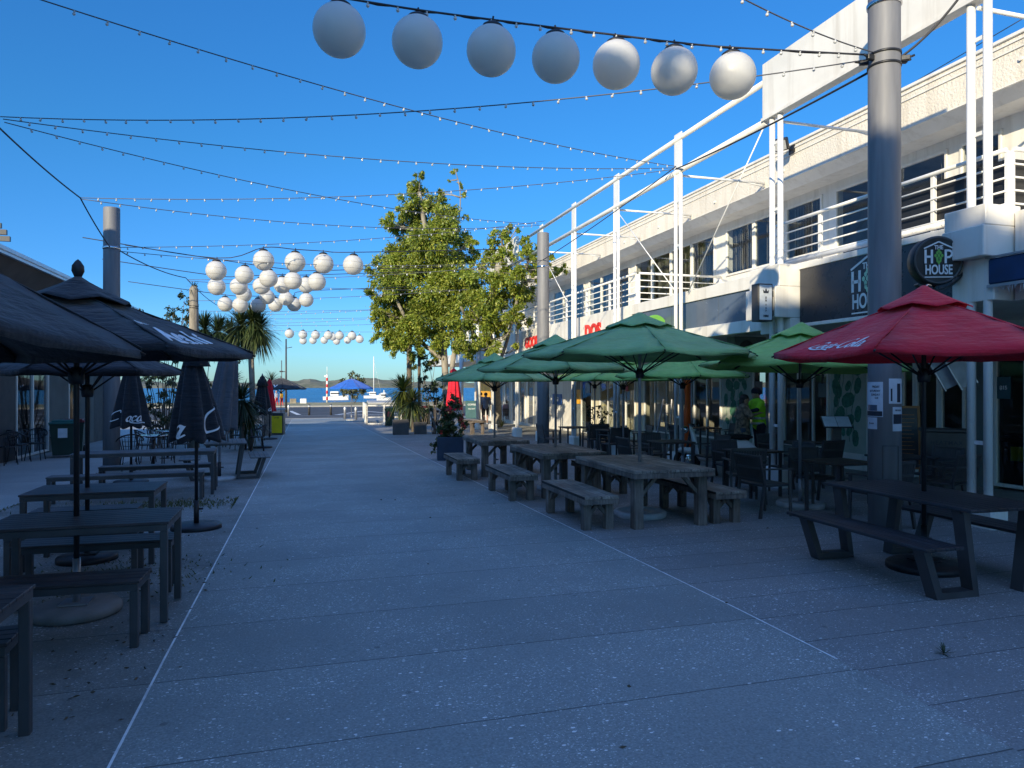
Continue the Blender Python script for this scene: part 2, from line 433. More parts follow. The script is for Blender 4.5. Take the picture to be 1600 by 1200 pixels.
# ================================================================== THE SETTING
def paving_mat(name, base, joint, fleck=1.0, tint=None, jx=0):
    m, nt, bs = newmat(name)
    co = objco(nt)
    big = ramp(nt, noise(nt, co, .55, 5, .6), [(.3, 0.0), (.7, 1.0)])
    c = mixc(nt, big, tuple(x * .78 for x in base), tuple(x * 1.18 for x in base))
    fine = noise(nt, co, 70, 3, .6)
    c = mixc(nt, .55, c, ramp(nt, fine, [(.3, tuple(x * .5 for x in base)), (.7, tuple(x * 1.5 for x in base))]))
    if tint:
        st = ramp(nt, noise(nt, co, 1.3, 7, .7), [(.48, 0.0), (.72, .7)])
        c = mixc(nt, st, c, tint)
    blot = ramp(nt, noise(nt, co, .23, 6, .7), [(.40, 0.0), (.62, 1.0)])
    c = mixc(nt, math_(nt, 'MULTIPLY', blot, .30), c, tuple(x * .62 for x in base))
    drip = ramp(nt, noise(nt, objco(nt, (1.0, .35, 1)), 2.6, 7, .72), [(.60, 0.0), (.72, .38)])
    c = mixc(nt, drip, c, tuple(x * .55 for x in base))
    # dirt spots
    dk = N(nt, 'ShaderNodeTexVoronoi', feature='F1'); dk.inputs['Scale'].default_value = 2.3; nt.links.new(co, dk.inputs['Vector'])
    c = mixc(nt, math_(nt, 'MULTIPLY', math_(nt, 'LESS_THAN', dk.outputs['Distance'], .045), .5), c, tuple(x * .3 for x in base))
    # shell flecks of two sizes, in drifts
    drift = ramp(nt, noise(nt, co, 1.1, 4, .6), [(.40, 0.0), (.66, 1.0)])
    for sc, th, am in ((58, .38, .6), (19, .20, .8), (110, .42, .5)):
        v = N(nt, 'ShaderNodeTexVoronoi', feature='F1', voronoi_dimensions='2D'); v.inputs['Scale'].default_value = sc; v.inputs['Randomness'].default_value = 1
        mp = N(nt, 'ShaderNodeMapping'); mp.inputs['Scale'].default_value = (.8, 1.35, 1); mp.inputs['Rotation'].default_value = (0, 0, sc)
        nt.links.new(co, mp.inputs[0]); nt.links.new(mp.outputs[0], v.inputs['Vector'])
        sp = N(nt, 'ShaderNodeSeparateColor'); nt.links.new(v.outputs['Color'], sp.inputs[0])
        size = math_(nt, 'MULTIPLY', sp.outputs[1], th)
        pick = math_(nt, 'GREATER_THAN', math_(nt, 'ADD', sp.outputs[0], math_(nt, 'MULTIPLY', drift, .22)), 1.14 if sc == 17 else .985)
        mask = math_(nt, 'MULTIPLY', math_(nt, 'LESS_THAN', v.outputs['Distance'], size), math_(nt, 'MULTIPLY', pick, am * fleck))
        c = mixc(nt, mask, c, (.9, .88, .84))
    # sawn joints across the street
    sep = N(nt, 'ShaderNodeSeparateXYZ'); nt.links.new(co, sep.inputs[0])
    wob = math_(nt, 'MULTIPLY', math_(nt, 'SUBTRACT', noise(nt, co, 9, 3), .5), .012)
    y = math_(nt, 'ADD', math_(nt, 'SUBTRACT', sep.outputs[1], .59 if joint == 1 else .07), wob)
    fr = math_(nt, 'FRACT', math_(nt, 'DIVIDE', y, joint))
    e = math_(nt, 'MULTIPLY', math_(nt, 'MINIMUM', fr, math_(nt, 'SUBTRACT', 1, fr)), joint)
    jm = math_(nt, 'LESS_THAN', e, .0048)
    slab = N(nt, 'ShaderNodeTexWhiteNoise', noise_dimensions='1D'); nt.links.new(math_(nt, 'FLOOR', math_(nt, 'DIVIDE', y, joint)), slab.inputs['W'])
    tone = math_(nt, 'ADD', math_(nt, 'MULTIPLY', slab.outputs[0], .14), .94)
    cc = N(nt, 'ShaderNodeCombineColor')
    for i in range(3): nt.links.new(tone, cc.inputs[i])
    c = mixc(nt, 1.0, c, cc.outputs[0], 'MULTIPLY')
    c = mixc(nt, math_(nt, 'MULTIPLY', jm, .75), c, (.02, .02, .02))
    nt.links.new(c, bs.inputs['Base Color'])
    rr = N(nt, 'ShaderNodeMapRange'); nt.links.new(noise(nt, co, 2, 5), rr.inputs[0]); rr.inputs[3].default_value = .55; rr.inputs[4].default_value = .85
    nt.links.new(rr.outputs[0], bs.inputs['Roughness'])
    h = math_(nt, 'SUBTRACT', fine, math_(nt, 'MULTIPLY', jm, 2.0))
    bump(nt, bs, h, .45, .004)
    return m
M['pave_mid'] = paving_mat('exposed_shell_paving', (.255, .272, .255), 1.0)
M['pave_right'] = paving_mat('exposed_shell_paving_side', (.235, .235, .225), .5)
M['pave_left'] = paving_mat('stained_paving', (.21, .21, .19), 1.0, .8, (.09, .082, .068))
M['path_left'] = paving_mat('pale_path', (.34, .34, .32), 2.0, .25)
M['asphalt'] = pm('asphalt', (.05, .052, .058), .85, var=.3, scale=.4, bmp=.5, bscale=40)
M['verge'] = pm('dry_verge', (.30, .26, .13), .95, var=.4, scale=.25, bmp=.6, bscale=8)
M['kerb'] = pm('kerb_concrete', (.36, .35, .33), .85, var=.2)
M['paint_white'] = pm('road_paint', (.62, .62, .60), .6, var=.3, scale=5)
M['line_white'] = pm('paving_trim', (.85, .83, .8), .6, var=.35, scale=8)

mb = MB()
prof = [(-80, 0), (5, 0), (20, zg(20)), (36, zg(36)), (52, zg(52)), (98, zg(52)), (106, -5), (3000, -5)]
for (ya, za), (yb, zb) in zip(prof, prof[1:]):
    mb.poly([(-2500, ya, za), (2500, ya, za), (2500, yb, zb), (-2500, yb, zb)])
m_g = pm('ground_earth', (.14, .13, .115), .9, var=.3, scale=.5, bmp=.5)
struct('ground', mb, m_g)
def sheet(name, x0, x1, y0, y1, mat, lift=.004, fx=None):
    mb = MB(); ys = [y0] + [y for y in (5, 10, 20, 30, 40, 52) if y0 < y < y1] + [y1]
    for a, b in zip(ys, ys[1:]):
        xa0, xa1, xb0, xb1 = x0, x1, x0, x1
        if fx: xa0, xa1 = fx(a); xb0, xb1 = fx(b)
        mb.poly([(xa0, a, zg(a) + lift), (xa1, a, zg(a) + lift), (xb1, b, zg(b) + lift), (xb0, b, zg(b) + lift)])
    return struct(name, mb, mat)
XL = lambda y: -.86 + .0045 * min(y, 50)
XR = lambda y: 3.30 - .008 * min(y, 50)
sheet('street_paving', 0, 0, -12, 52.5, M['pave_mid'], .004, lambda y: (XL(y), XR(y)))
sheet('pavement_right', 0, 0, -12, 52.5, M['pave_right'], .004, lambda y: (XR(y), 14.5))
sheet('pavement_left', 0, 0, -12, 52.5, M['pave_left'], .004, lambda y: (-4.25, XL(y)))
sheet('path_left', 0, 0, -12, 52.5, M['path_left'], .004, lambda y: (-9.0, -4.25))
mb = MB()
for fx in (XL, XR):
    ys = [(-3 if fx is XL else 3.75) + i * 1.0 for i in range(54 if fx is XL else 48)]
    for a, b in zip(ys, ys[1:]):
        w = .007
        mb.poly([(fx(a) - w, a, zg(a) + .008), (fx(a) + w, a, zg(a) + .008), (fx(b) + w, b, zg(b) + .008), (fx(b) - w, b, zg(b) + .008)])
struct('paving_line', mb, M['line_white'])
# the road across the end, verge, sea, far shore
ZR = zg(60)
mb = MB(); mb.poly([(-250, 52.5, ZR + .006), (250, 52.5, ZR + .006), (250, 80, ZR + .006), (-250, 80, ZR + .006)]); struct('road', mb, M['asphalt'])
mb = MB(); mb.box(-250, 250, 80, 80.25, ZR - .05, ZR + .14); mb.box(-250, 250, 52.45, 52.6, ZR - .03, ZR + .016); struct('kerb', mb, M['kerb'])
mb = MB()
xs = np.linspace(-250, 250, 120)
for a, b in zip(xs, xs[1:]):
    for (ya, za), (yb, zb) in zip([(80.25, .13), (84, .22), (92, .25), (97, .1), (98.6, -1.2)], [(84, .22), (92, .25), (97, .1), (98.6, -1.2)]):
        f = lambda x, y, z: (x, y + 1.2 * math.sin(x * .13 + y), ZR + z + .05 * math.sin(x * .9 + y)) if y > 81 else (x, y, ZR + z)
        mb.poly([f(a, ya, za), f(b, ya, za), f(b, yb, zb), f(a, yb, zb)])
struct('verge', mb, M['verge'])
mb = MB()
def mark(pts, w=.12):
    for a, b in zip(pts, pts[1:]):
        a, b = Vector(a), Vector(b); d = (b - a).normalized(); n = Vector((-d.y, d.x, 0)) * w / 2
        mb.poly([a + n, a - n, b - n, b + n][::-1])
zz = ZR + .011
mark([(1.9, 55.5, zz), (8.5, 55.5, zz)], .15); mark([(2.6, 58, zz), (5.4, 66, zz), (7.8, 58, zz), (2.6, 58, zz)], .35)
mark([(-.2, 59, zz), (-1.0, 68, zz)], .35); mark([(-.2, 57.5, zz), (2.2, 57.5, zz)], .15)
mark([(-60, 78.5, zz), (60, 78.5, zz)], .15); mark([(-40, 72, zz), (-20, 72, zz)], .15)
struct('road_marking', mb, M['paint_white'])
m, nt, bs = newmat('sea_water')
co = objco(nt)
c = mixc(nt, ramp(nt, noise(nt, objco(nt, (.02, .07, 1)), 1, 5), [(.35, 0.0), (.65, 1.0)]), (.012, .10, .24), (.02, .17, .36))
nt.links.new(c, bs.inputs['Base Color']); bs.inputs['Roughness'].default_value = .28; bs.inputs['IOR'].default_value = 1.33
wv = noise(nt, objco(nt, (.6, 1.6, 1)), 1.0, 8, .7)
bump(nt, bs, wv, 1.0, .8)
M['water'] = m
mb = MB(); mb.poly([(-2500, 96, -1.35), (2500, 96, -1.35), (2500, 2600, -1.35), (-2500, 2600, -1.35)]); struct('water', mb, m)
m, nt, bs = newmat('far_shore'); co = objco(nt)
f = ramp(nt, noise(nt, co, .05, 8, .75), [(.35, 0.0), (.65, 1.0)])
nt.links.new(mixc(nt, f, (.09, .11, .06), (.24, .21, .14)), bs.inputs['Base Color']); bs.inputs['Roughness'].default_value = 1
mb = MB()
nx, ny = 260, 8
def hillz(x, k):
    r = 6.5 + 2.2 * math.sin(x * .006 + 1) + 1.6 * math.sin(x * .021) + 1.3 * math.sin(x * .063 + 2) + 1.2 * math.sin(x * .17) + random.uniform(-.9, 1.1)
    return max(2, r) * math.sin(PI / 2 * min(1, (k + .4) / 5)) - 1.5
vs_ = []
for j in range(ny):
    for i in range(nx):
        x = -900 + 1900 * i / (nx - 1)
        vs_.append((x, 820 + j * 22 + 15 * math.sin(x * .01), hillz(x, j) if j else -2))
mb.add(vs_, [(j * nx + i, j * nx + i + 1, (j + 1) * nx + i + 1, (j + 1) * nx + i) for j in range(ny - 1) for i in range(nx - 1)])
struct('hills', mb, m)

# ================================================================== THE SHOP BUILDING ON THE RIGHT
class Bld:
    def __init__(s, name, label, cat, base): s.base = Vector(base); s.root = thing(name, label, cat, base)
    def part(s, name, mb, mats, label=None, parent=None):
        o = part(name, mb, mats, parent or s.root, label)
        if parent is None: o.location = -s.base
        return o
def facade_window(B, X, y0, y1, z0, z1, blind=0, n=1, glass='glass', frame='white', fw=.055, name='window'):
    "window in a wall whose face is x=X, looking towards -x"
    mb = MB(); d0, d1 = X - .035, X + .045
    mb.box(d0, d1, y0, y0 + fw, z0, z1, b=.006); mb.box(d0, d1, y1 - fw, y1, z0, z1, b=.006)
    mb.box(d0, d1, y0 + fw, y1 - fw, z0, z0 + fw, b=.006); mb.box(d0, d1, y0 + fw, y1 - fw, z1 - fw, z1, b=.006)
    for i in range(1, n):
        yc = y0 + (y1 - y0) * i / n
        mb.box(d0 + .004, d1 - .004, yc - fw / 2, yc + fw / 2, z0 + fw, z1 - fw, b=.006)
    w = B.part(name, mb, M[frame])
    g = MB(); g.box(X + .002, X + .010, y0 + fw, y1 - fw, z0 + fw, z1 - fw)
    part('pane', g, M[glass], w)
    if blind:
        b = MB(); y = y0 + fw + .03
        lim = y0 + (y1 - y0) * blind
        while y < lim - .05:
            a = random.uniform(.5, .9)
            T = Matrix.Translation((X + .16, y, (z0 + z1) / 2)) @ Matrix.Rotation(a, 4, 'Z')
            b.obox(.04, .0012, (z1 - z0) / 2 - .06, T); y += .095
        part('blind', b, M['blind'], w)
    return w

B = Bld('shop_building', 'long white two storey shop building with rough parapet, balconies and dark sign fascia', 'building', (11.6, 17, 0))
XW, XP, XF, XG = 11.3, 10.5, 8.45, 11.6
Y0, Y1 = -3.0, 34.0
# upper wall
mb = MB()
openings = [(9.1, 9.9, 3.95), (10.15, 13.0, 3.95), (13.4, 17.2, 4.75), (17.75, 22.8, 3.95), (23.25, 27.0, 3.95), (27.5, 31.2, 3.95)]
cur = Y0
for a, b, zs in openings:
    mb.box(XW, XW + .2, cur, a, 3.86, 6.38)
    mb.box(XW, XW + .2, a, b, 3.86, zs); mb.box(XW, XW + .2, a, b, 6.07, 6.38)
    cur = b
mb.box(XW, XW + .2, cur, Y1, 3.86, 6.38)
mb.box(XW + .2, 19, Y1 - .25, Y1, 0, 7.1); mb.box(XW + .2, 19, Y0, Y0 + .25, 0, 7.1)
B.part('wall', mb, M['white'])
mb = MB(); mb.box(13.5, 13.6, Y0 + .3, Y1 - .3, 3.86, 6.38); mb.box(XW + .2, 13.5, Y0 + .3, Y1 - .3, 3.865, 3.88)
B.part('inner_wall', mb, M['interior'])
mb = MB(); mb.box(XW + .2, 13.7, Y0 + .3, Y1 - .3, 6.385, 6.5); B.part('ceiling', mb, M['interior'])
k = 0
for a, b, zs in openings:
    n = max(1, round((b - a) / 1.15))
    for i in range(n):
        ya = a + (b - a) * i / n; yb = a + (b - a) * (i + 1) / n
        bl = [0, .25, 0, 1, .8, 1, 1, .6, 1, .5, 0, 1, 0, .6, .3, 1, 0][k % 17]; k += 1
        facade_window(B, XW, ya + .003, yb - .003, zs + .01, 6.06, bl)
# parapet, flashings, soffit, roof
mb = MB(); mb.box(XP, XP + .15, Y0, Y1, 6.40, 7.10); B.part('parapet', mb, M['stucco'])
mb = MB()
mb.box(XP - .035, XP + .20, Y0, Y1, 7.103, 7.16, b=.006); mb.box(XP - .02, XP - .002, Y0, Y1, 7.02, 7.045); mb.box(XP - .02, XP - .002, Y0, Y1, 6.90, 6.915)
B.part('parapet_flashing', mb, M['white'])
mb = MB(); mb.box(XP - .02, XW + .2, Y0, Y1, 6.383, 6.398)
y = Y0
while y < Y1: mb.box(XP + .0, XW, y, y + .02, 6.374, 6.382); y += 1.2
B.part('soffit', mb, M['white'])
mb = MB(); mb.poly([(XP + .005, Y0, 6.40), (XP + .27, Y0, 6.235), (XP + .27, Y1, 6.235), (XP + .005, Y1, 6.40)][::-1]); mb.poly([(XP + .27, Y0, 6.235), (XW, Y0, 6.235), (XW, Y1, 6.235), (XP + .27, Y1, 6.235)][::-1])
B.part('apron', mb, M['white'])
mb = MB()
for y, z in [(5.9, 6.66), (8.15, 6.72), (10.6, 6.62), (13.7, 6.62), (16.5, 6.6), (19.6, 6.6), (22, 6.6)]:
    mb.tube([(XP + .01, y, z), (XP - .035, y, z)], .035, 10)
B.part('overflow_cap', mb, M['white'])
mb = MB(); mb.box(XP + .16, 19, Y0 + .3, Y1 - .3, 6.95, 7.0); B.part('roof', mb, M['roof_metal'])
# floor slab and fascia band
mb = MB(); mb.box(XF + .15, 14.8, Y0, Y1, 2.92, 3.855); B.part('floor_slab', mb, M['white'])
mb = MB()
def fas(y0, y1, z0, z1, x=XF): mb.box(x, XF + .147, y0, y1, z0, z1, b=.006)
fas(7.3, 10.62, 3.80, 3.90); fas(7.3, 10.62, 2.78, 2.84)
fas(Y0, 6.65, 3.34, 3.90); fas(Y0, 6.65, 2.80, 3.337)
fas(11.55, 17.3, 3.64, 3.90); fas(11.55, 17.3, 2.80, 3.04); fas(17.3, Y1, 3.30, 3.90); fas(17.3, Y1, 2.80, 3.297)
B.part('fascia', mb, M['white'])
mb = MB()
# boxed column casings
mb.box(7.98, XF + .14, 10.65, 11.52, 2.95, 3.50, b=.01); mb.box(8.06, XF + .14, 10.65, 11.52, 3.503, 3.90, b=.01); mb.box(8.30, XF + .14, 10.65, 11.52, 2.70, 2.947, b=.01)
B.part('column_casing', mb, M['white']); mb = MB()
mb.box(7.98, XF + .14, 6.68, 7.27, 3.34, 3.72, b=.01); mb.box(8.02, XF + .14, 6.68, 7.27, 3.723, 3.98, b=.01); mb.box(8.15, XF + .14, 6.68, 7.27, 2.80, 3.337, b=.01)
B.part('column_casing', mb, M['white'])
mb = MB()
for a, b in ((11.56, 13.2), (13.22, 15.2), (15.22, 17.28)): mb.box(XF + .04, XF + .14, a, b, 3.043, 3.637)
B.part('fascia_panel', mb, M['grey_sign'], 'slate blue glossy sign panel without lettering')
mb = MB(); mb.box(XF + .02, XF + .14, 7.3, 10.62, 2.843, 3.797); B.part('fascia_sign', mb, M['sign_dark'], 'charcoal sign panel along the fascia')
mb = MB(); mb.box(XF + .16, XG - .01, Y0, Y1, 2.86, 2.915); B.part('veranda_ceiling', mb, M['white'])
# ground floor facade
gw = MB(); cr = MB(); dk = MB(); mur = MB()
def gz(y): return zg(y) - .05
def pier(m, a, b, z0=None, z1=2.86, x=XG):
    if m is dk and z0 is None and z1 > 2:
        q = MB(); q.box(x, x + .2, a, b, gz((a + b) / 2), z1); B.part('dark_pier', q, M['wall_grey']); return
    m.box(x, x + .2, a, b, gz((a + b) / 2) if z0 is None else z0, z1)
gmat = 'glass_dark'
wins = []
pier(gw, Y0, 5.0); wins.append((5.0, 8.7, .5, 2.5, 3))
pier(gw, 5.0, 8.7, None, .5); pier(gw, 5.0, 8.7, 2.5)
pier(gw, 8.7, 8.9); wins.append((8.9, 9.5, .05, 2.35, 1)); pier(gw, 8.9, 9.5, 2.35)
pier(dk, 9.5, 10.05)
pier(dk, 10.05, 10.6, None, .95); wins.append((10.05, 10.6, .96, 2.35, 1)); pier(gw, 10.05, 10.6, 2.35)
wins.append((10.6, 11.15, .02, 2.35, 1)); pier(gw, 10.6, 11.15, 2.35)
wins.append((11.15, 11.75, .02, 2.35, 2)); pier(gw, 11.15, 11.75, 2.35)
pier(dk, 11.75, 12.4); 
pier(gw, 12.4, 13.55, None, 2.86)
wins.append((13.55, 15.65, .38, 2.35, 4)); pier(dk, 13.55, 15.65, None, .38); pier(gw, 13.55, 15.65, 2.35)
wins.append((15.65, 16.4, .02, 2.35, 1)); pier(gw, 15.65, 16.4, 2.35)
pier(gw, 16.4, 17.9, None, 2.86)
wins.append((17.9, 19.4, .35, 2.5, 2)); pier(dk, 17.9, 19.4, None, .35); pier(gw, 17.9, 19.4, 2.5)
pier(dk, 19.4, 20.3)
wins.append((20.3, 22.7, .35, 2.5, 3)); pier(dk, 20.3, 22.7, None, .35); pier(gw, 20.3, 22.7, 2.5)
pier(cr, 22.7, 23.4)
wins.append((23.4, 26.6, .1, 2.5, 4)); pier(cr, 23.4, 26.6, None, .1); pier(cr, 23.4, 26.6, 2.5)
pier(cr, 26.6, 27.4); wins.append((27.4, 28.6, .0, 2.4, 1)); pier(gw, 27.4, 28.6, 2.4)
pier(dk, 28.6, 29.8)
pier(gw, 29.8, 34.0)
B.part('shop_wall', gw, M['white']); B.part('cream_pier', cr, M['cream']); B.part('stall_riser', dk, M['wall_grey'])
for a, b, z0, z1, n in wins: facade_window(B, XG, a + .003, b - .003, z0 + zg(a), z1, 0, n, 'glass_dark' if b < 20 else 'glass', fw=.06 if b < 20 else .045, name='shop_window')
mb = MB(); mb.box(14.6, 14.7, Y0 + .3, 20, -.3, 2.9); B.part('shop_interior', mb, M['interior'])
mb = MB(); mb.box(13.0, 13.1, 20, Y1 - .3, -.5, 2.9); mb.box(XG + .21, 13.0, 20.0, 20.1, -.4, 2.9); mb.box(XG + .21, 13.0, 26.7, 26.8, -.4, 2.9)
B.part('cream_interior', mb, M['cream'])
mb = MB()
for z in (.55, 1.05, 1.55): mb.box(12.7, 12.98, 20.4, 22.6, z, z + .03)
for y in (20.4, 21.1, 21.8, 22.57): mb.box(12.7, 12.98, y, y + .03, .2, 2.0)
B.part('shelving', mb, M['wood_frame'])

# mural leaves on two piers
def leafshape(c, r, ang, X):
    pts = []
    for i in range(14):
        a = 2 * PI * i / 14
        rr = r * (1 - .25 * math.cos(2 * a)) * (1.15 if i == 0 else 1)
        pts.append((X, c[0] + rr * math.cos(a + ang) * .8, c[1] + rr * math.sin(a + ang)))
    return pts
M['mural_g'] = pm('mural_green', (.07, .22, .15), .8, var=.5, scale=12)
M['mural_bg'] = pm('mural_ground', (.46, .50, .42), .8, var=.15)
for (a, b) in ((12.44, 13.5), (16.45, 17.85)):
    mb = MB(); mb.box(XG - .012, XG - .002, a, b, .36 + zg(a), 2.8)
    w = B.part('mural_panel', mb, M['mural_bg'])
    g = MB(); random.seed(int(a * 10)); pl = []
    for _ in range(400):
        c = (random.uniform(a + .18, b - .18), random.uniform(.55, 2.6)); r = random.choice((.20, .15, .11))
        if all((c[0] - q[0]) ** 2 + (c[1] - q[1]) ** 2 > (r + q[2]) ** 2 * .8 for q in pl):
            pl.append((*c, r)); g.poly(leafshape(c, r, random.uniform(0, 6), XG - .0145 - .0003 * len(pl))[::-1])
    for q in range(6):
        y = random.uniform(a + .2, b - .2); g.tube([(XG - .014, y, .5), (XG - .014, y + .1, 1.2), (XG - .014, y - .1, 1.9), (XG - .014, y + .05, 2.7)], .006, 4)
    part('leaf_motif', g, M['mural_g'], w)
random.seed(11)

# balcony railings (parts: post, rail, screen)
def railing(pts, post_step=1.35, screen=False, ztop=4.78, skip_first=False):
    for a, b in zip(pts, pts[1:]):
        a, b = Vector(a), Vector(b); L = (b - a).length; n = max(1, round(L / post_step))
        for i in range(n + 1):
            p = a.lerp(b, i / n)
            mb = MB(); mb.box(p.x - .03, p.x + .03, p.y - .03, p.y + .03, 3.90, ztop - .02, b=.004); B.part('railing_post', mb, M['white_steel'])
        mb = MB()
        for z, r in ((ztop, .032), (ztop - .19, .014), (ztop - .36, .014), (ztop - .53, .014), (ztop - .70, .014)):
            mb.tube([(a.x - .035, a.y, z), (b.x - .035, b.y, z)] if abs(a.x - b.x) < .1 else [(a.x, a.y - .035, z), (b.x, b.y - .035, z)], r, 8)
        B.part('railing', mb, M['white_steel'])
        if screen:
            mb = MB()
            if abs(a.x - b.x) < .1: mb.box(a.x + .035, a.x + .045, a.y, b.y, 4.0, ztop - .10)
            else: mb.box(a.x + .05, b.x, a.y + .035, a.y + .045, 4.0, ztop - .10)
            B.part('balcony_screen', mb, M['black_plastic'], 'black fabric screen tied behind the rails')
railing([(8.72, 6.95, 0), (8.72, 9.2, 0)], screen=True)
railing([(8.72, 9.2, 0), (8.72, 11.6, 0)])
railing([(8.75, 6.93, 0), (11.28, 6.93, 0)], screen=True)
railing([(8.72, 17.5, 0), (8.72, 33.5, 0)], 1.7)
railing([(8.75, 17.46, 0), (11.28, 17.46, 0)], 1.3)
mb = MB()
for i in range(10):
    y = 7.0 + i * .25
    mb.tube([(8.66, y, 4.04), (8.62, y + .08, 3.98), (8.66, y + .16, 4.05)], .006, 4)
mb.tube([(8.68, 6.95, 4.02), (8.68, 11.5, 4.02)], .045, 10)
B.part('rolled_blind', mb, M['white_steel'])

# ------------------------------------------------------------------ the white steel frame standing along the building
S = Bld('steel_pergola', 'white tubular steel frame of paired columns and high rails before the shop fronts', 'steel frame', (8.2, 17, 0))
colY = [7.03, 11.03, 14.5, 17.8, 20.95, 24.1, 27.1, 30.8]
for i, y in enumerate(colY):
    mb = MB()
    zt = 6.6 if i < 2 else 6.66
    r = .052 if i < 2 else .042
    mb.tube([(8.2, y, zg(y) - .02), (8.2, y, zt)], r, 14); mb.tube([(8.2, y - .23, zg(y) - .02), (8.2, y - .23, zt)], r, 14)
    for z in (1.0, 2.6, 4.9, 6.1): mb.box(8.19, 8.21, y - .2, y - .03, z, z + .05)
    c = S.part('column', mb, M['white_steel'])
    if i >= 2:
        q = MB(); q.box(8.185, 8.215, y - .27, y + .05, 5.9, 7.47, b=.004); part('top_plate', q, M['white_steel'], c)
    q = MB(); q.box(8.06, 8.34, y - .40, y + .17, zg(y) - .02, zg(y) + .36, b=.03); part('concrete_footing', q, M['white'], c)
    # horizontal strut back to the parapet
    if i > 0 or True:
        q = MB(); q.tube([(8.2, y - .1, 6.52), (XP, y - .1, 6.52)], .028, 8); q.tube([(XP - .55, y - .1, 6.52), (XP, y - .1, 6.44)], .02, 6); S.part('strut', q, M['white_steel'])
mb = MB(); mb.tube([(8.2, 11.2, 6.60), (8.2, 27.3, 6.60)], .062, 14); S.part('lower_rail', mb, M['white_steel'])
mb = MB(); mb.tube([(8.2, 11.25, 7.34), (8.2, 27.3, 7.34)], .055, 14); S.part('upper_rail', mb, M['white_steel'])
for a, b in ((6.78, 11.24), (26.9, 31.0)):
    mb = MB(); mb.box(8.14, 8.26, a, b, 6.66, 7.66, b=.008); mb.box(8.11, 8.29, a, b, 6.60, 6.657); S.part('high_panel', mb, M['white'])
for p, q in (((8.2, 17.75, 6.55), (8.40, 14.75, 3.85)), ((8.2, 11.3, 6.5), (8.40, 14.3, 3.85)), ((8.2, 24.0, 6.5), (8.4, 21.2, 3.9))):
    mb = MB(); mb.tube([p, q], .014, 6); S.part('tie_rod', mb, M['white_steel'])

# ------------------------------------------------------------------ floodlight on the parapet
t = thing('floodlight', 'black floodlight with pale glass face fixed to the parapet edge', 'floodlight', (XP, 13.4, 7.0))
mb = MB(); T = Matrix.Translation((-.38, -.1, .05)) @ Matrix.Rotation(R(35), 4, 'Z') @ Matrix.Rotation(R(-32), 4, 'Y')
mb.obox(.07, .15, .13, T, 0, .02); part('lamp_housing', mb, M['black_plastic'], t)
mb = MB(); mb.obox(.004, .12, .10, T @ Matrix.Translation((-.076, 0, 0))); part('lamp_glass', mb, M['pale_concrete'], t)  # plain pale lamp face without emission
mb = MB(); mb.bar((-.36, -.1, .05), (-.02, 0, -.02), .03, .03); mb.box(-.045, -.003, -.08, .08, -.1, .08); part('bracket', mb, M['black_steel'], t)

# ------------------------------------------------------------------ further shops on the right
F = Bld('far_shop', 'white shop row beyond the street tree with striped windows and veranda', 'building', (11.6, 40, ZR))
mb = MB(); mb.box(11.5, 22, 34.1, 48, -.6, 3.2); F.part('wall', mb, M['white'])
mb = MB(); mb.box(8.3, 11.6, 34.1, 48, 3.0, 3.5); F.part('veranda_roof', mb, M['white'])
mb = MB(); mb.box(10.6, 22, 34.1, 48, 3.51, 6.4); F.part('upper_wall', mb, M['white'])
for i in range(9):
    y = 34.8 + i * 1.45
    facade_window(F, 11.48, y, y + .95, .2 - .5, 2.3, 0, 1, 'glass_dark', name='shop_window')
    facade_window(F, 10.58, y, y + 1.0, 4.2, 5.7, 0, 1, 'glass_dark')
mb = MB(); mb.box(11.35, 11.44, 42.0, 47.0, .9, 2.0); F.part('yellow_hoarding', mb, M['amber'])
for i, (px, Yc) in enumerate(((747, 33.4), (723, 37.2))):
    t = thing('veranda_post', ['round white veranda post with flared foot left of the street tree', 'slim white veranda post beside the yellow hoarding'][i], 'post', (8.2, Yc, zg(Yc)))
    mb = MB(); mb.tube([(0, 0, .2), (0, 0, 3.6)], .11, 16); part('shaft', mb, M['white_steel'], t)
    mb = MB(); mb.lathe([(.3, -.02), (.30, .06), (.22, .16), (.14, .3), (.115, .36)], 20); part('flared_foot', mb, M['white'], t)

# ------------------------------------------------------------------ left building
L = Bld('low_cafe_building', 'low dark cafe building with metal eave and grey green shop front on the left', 'building', (-7.2, 24, 0))
XLW = -7.2
mb = MB()
def lw(m, a, b, z0=-.4, z1=3.3, x=XLW): m.box(x - .2, x, a, b, z0, z1)
gy = MB(); dw = MB()
lw(dw, 14, 21.6, -.3, 3.3); lw(gy, 24.2, 26.0, -.4, 2.45); lw(gy, 27.1, 28.9); lw(dw, 28.9, 31, -.4, 3.3); lw(dw, 21.6, 28.9, 2.5, 3.3) if False else None
lw(dw, 21.6, 24.2, 2.45, 3.3); lw(dw, 24.2, 26.0, 2.453, 3.3); lw(dw, 26.0, 27.1, 2.45, 3.3)
dw.box(-16, XLW - .2, 30.8, 31, -.5, 3.3); dw.box(-16, XLW - .2, 14, 14.2, -.5, 3.3)
L.part('dark_wall', dw, M['dark_wall']); L.part('front_panel', gy, pm('dull_green_grey', (.10, .115, .11), .75, var=.3, scale=1.5))
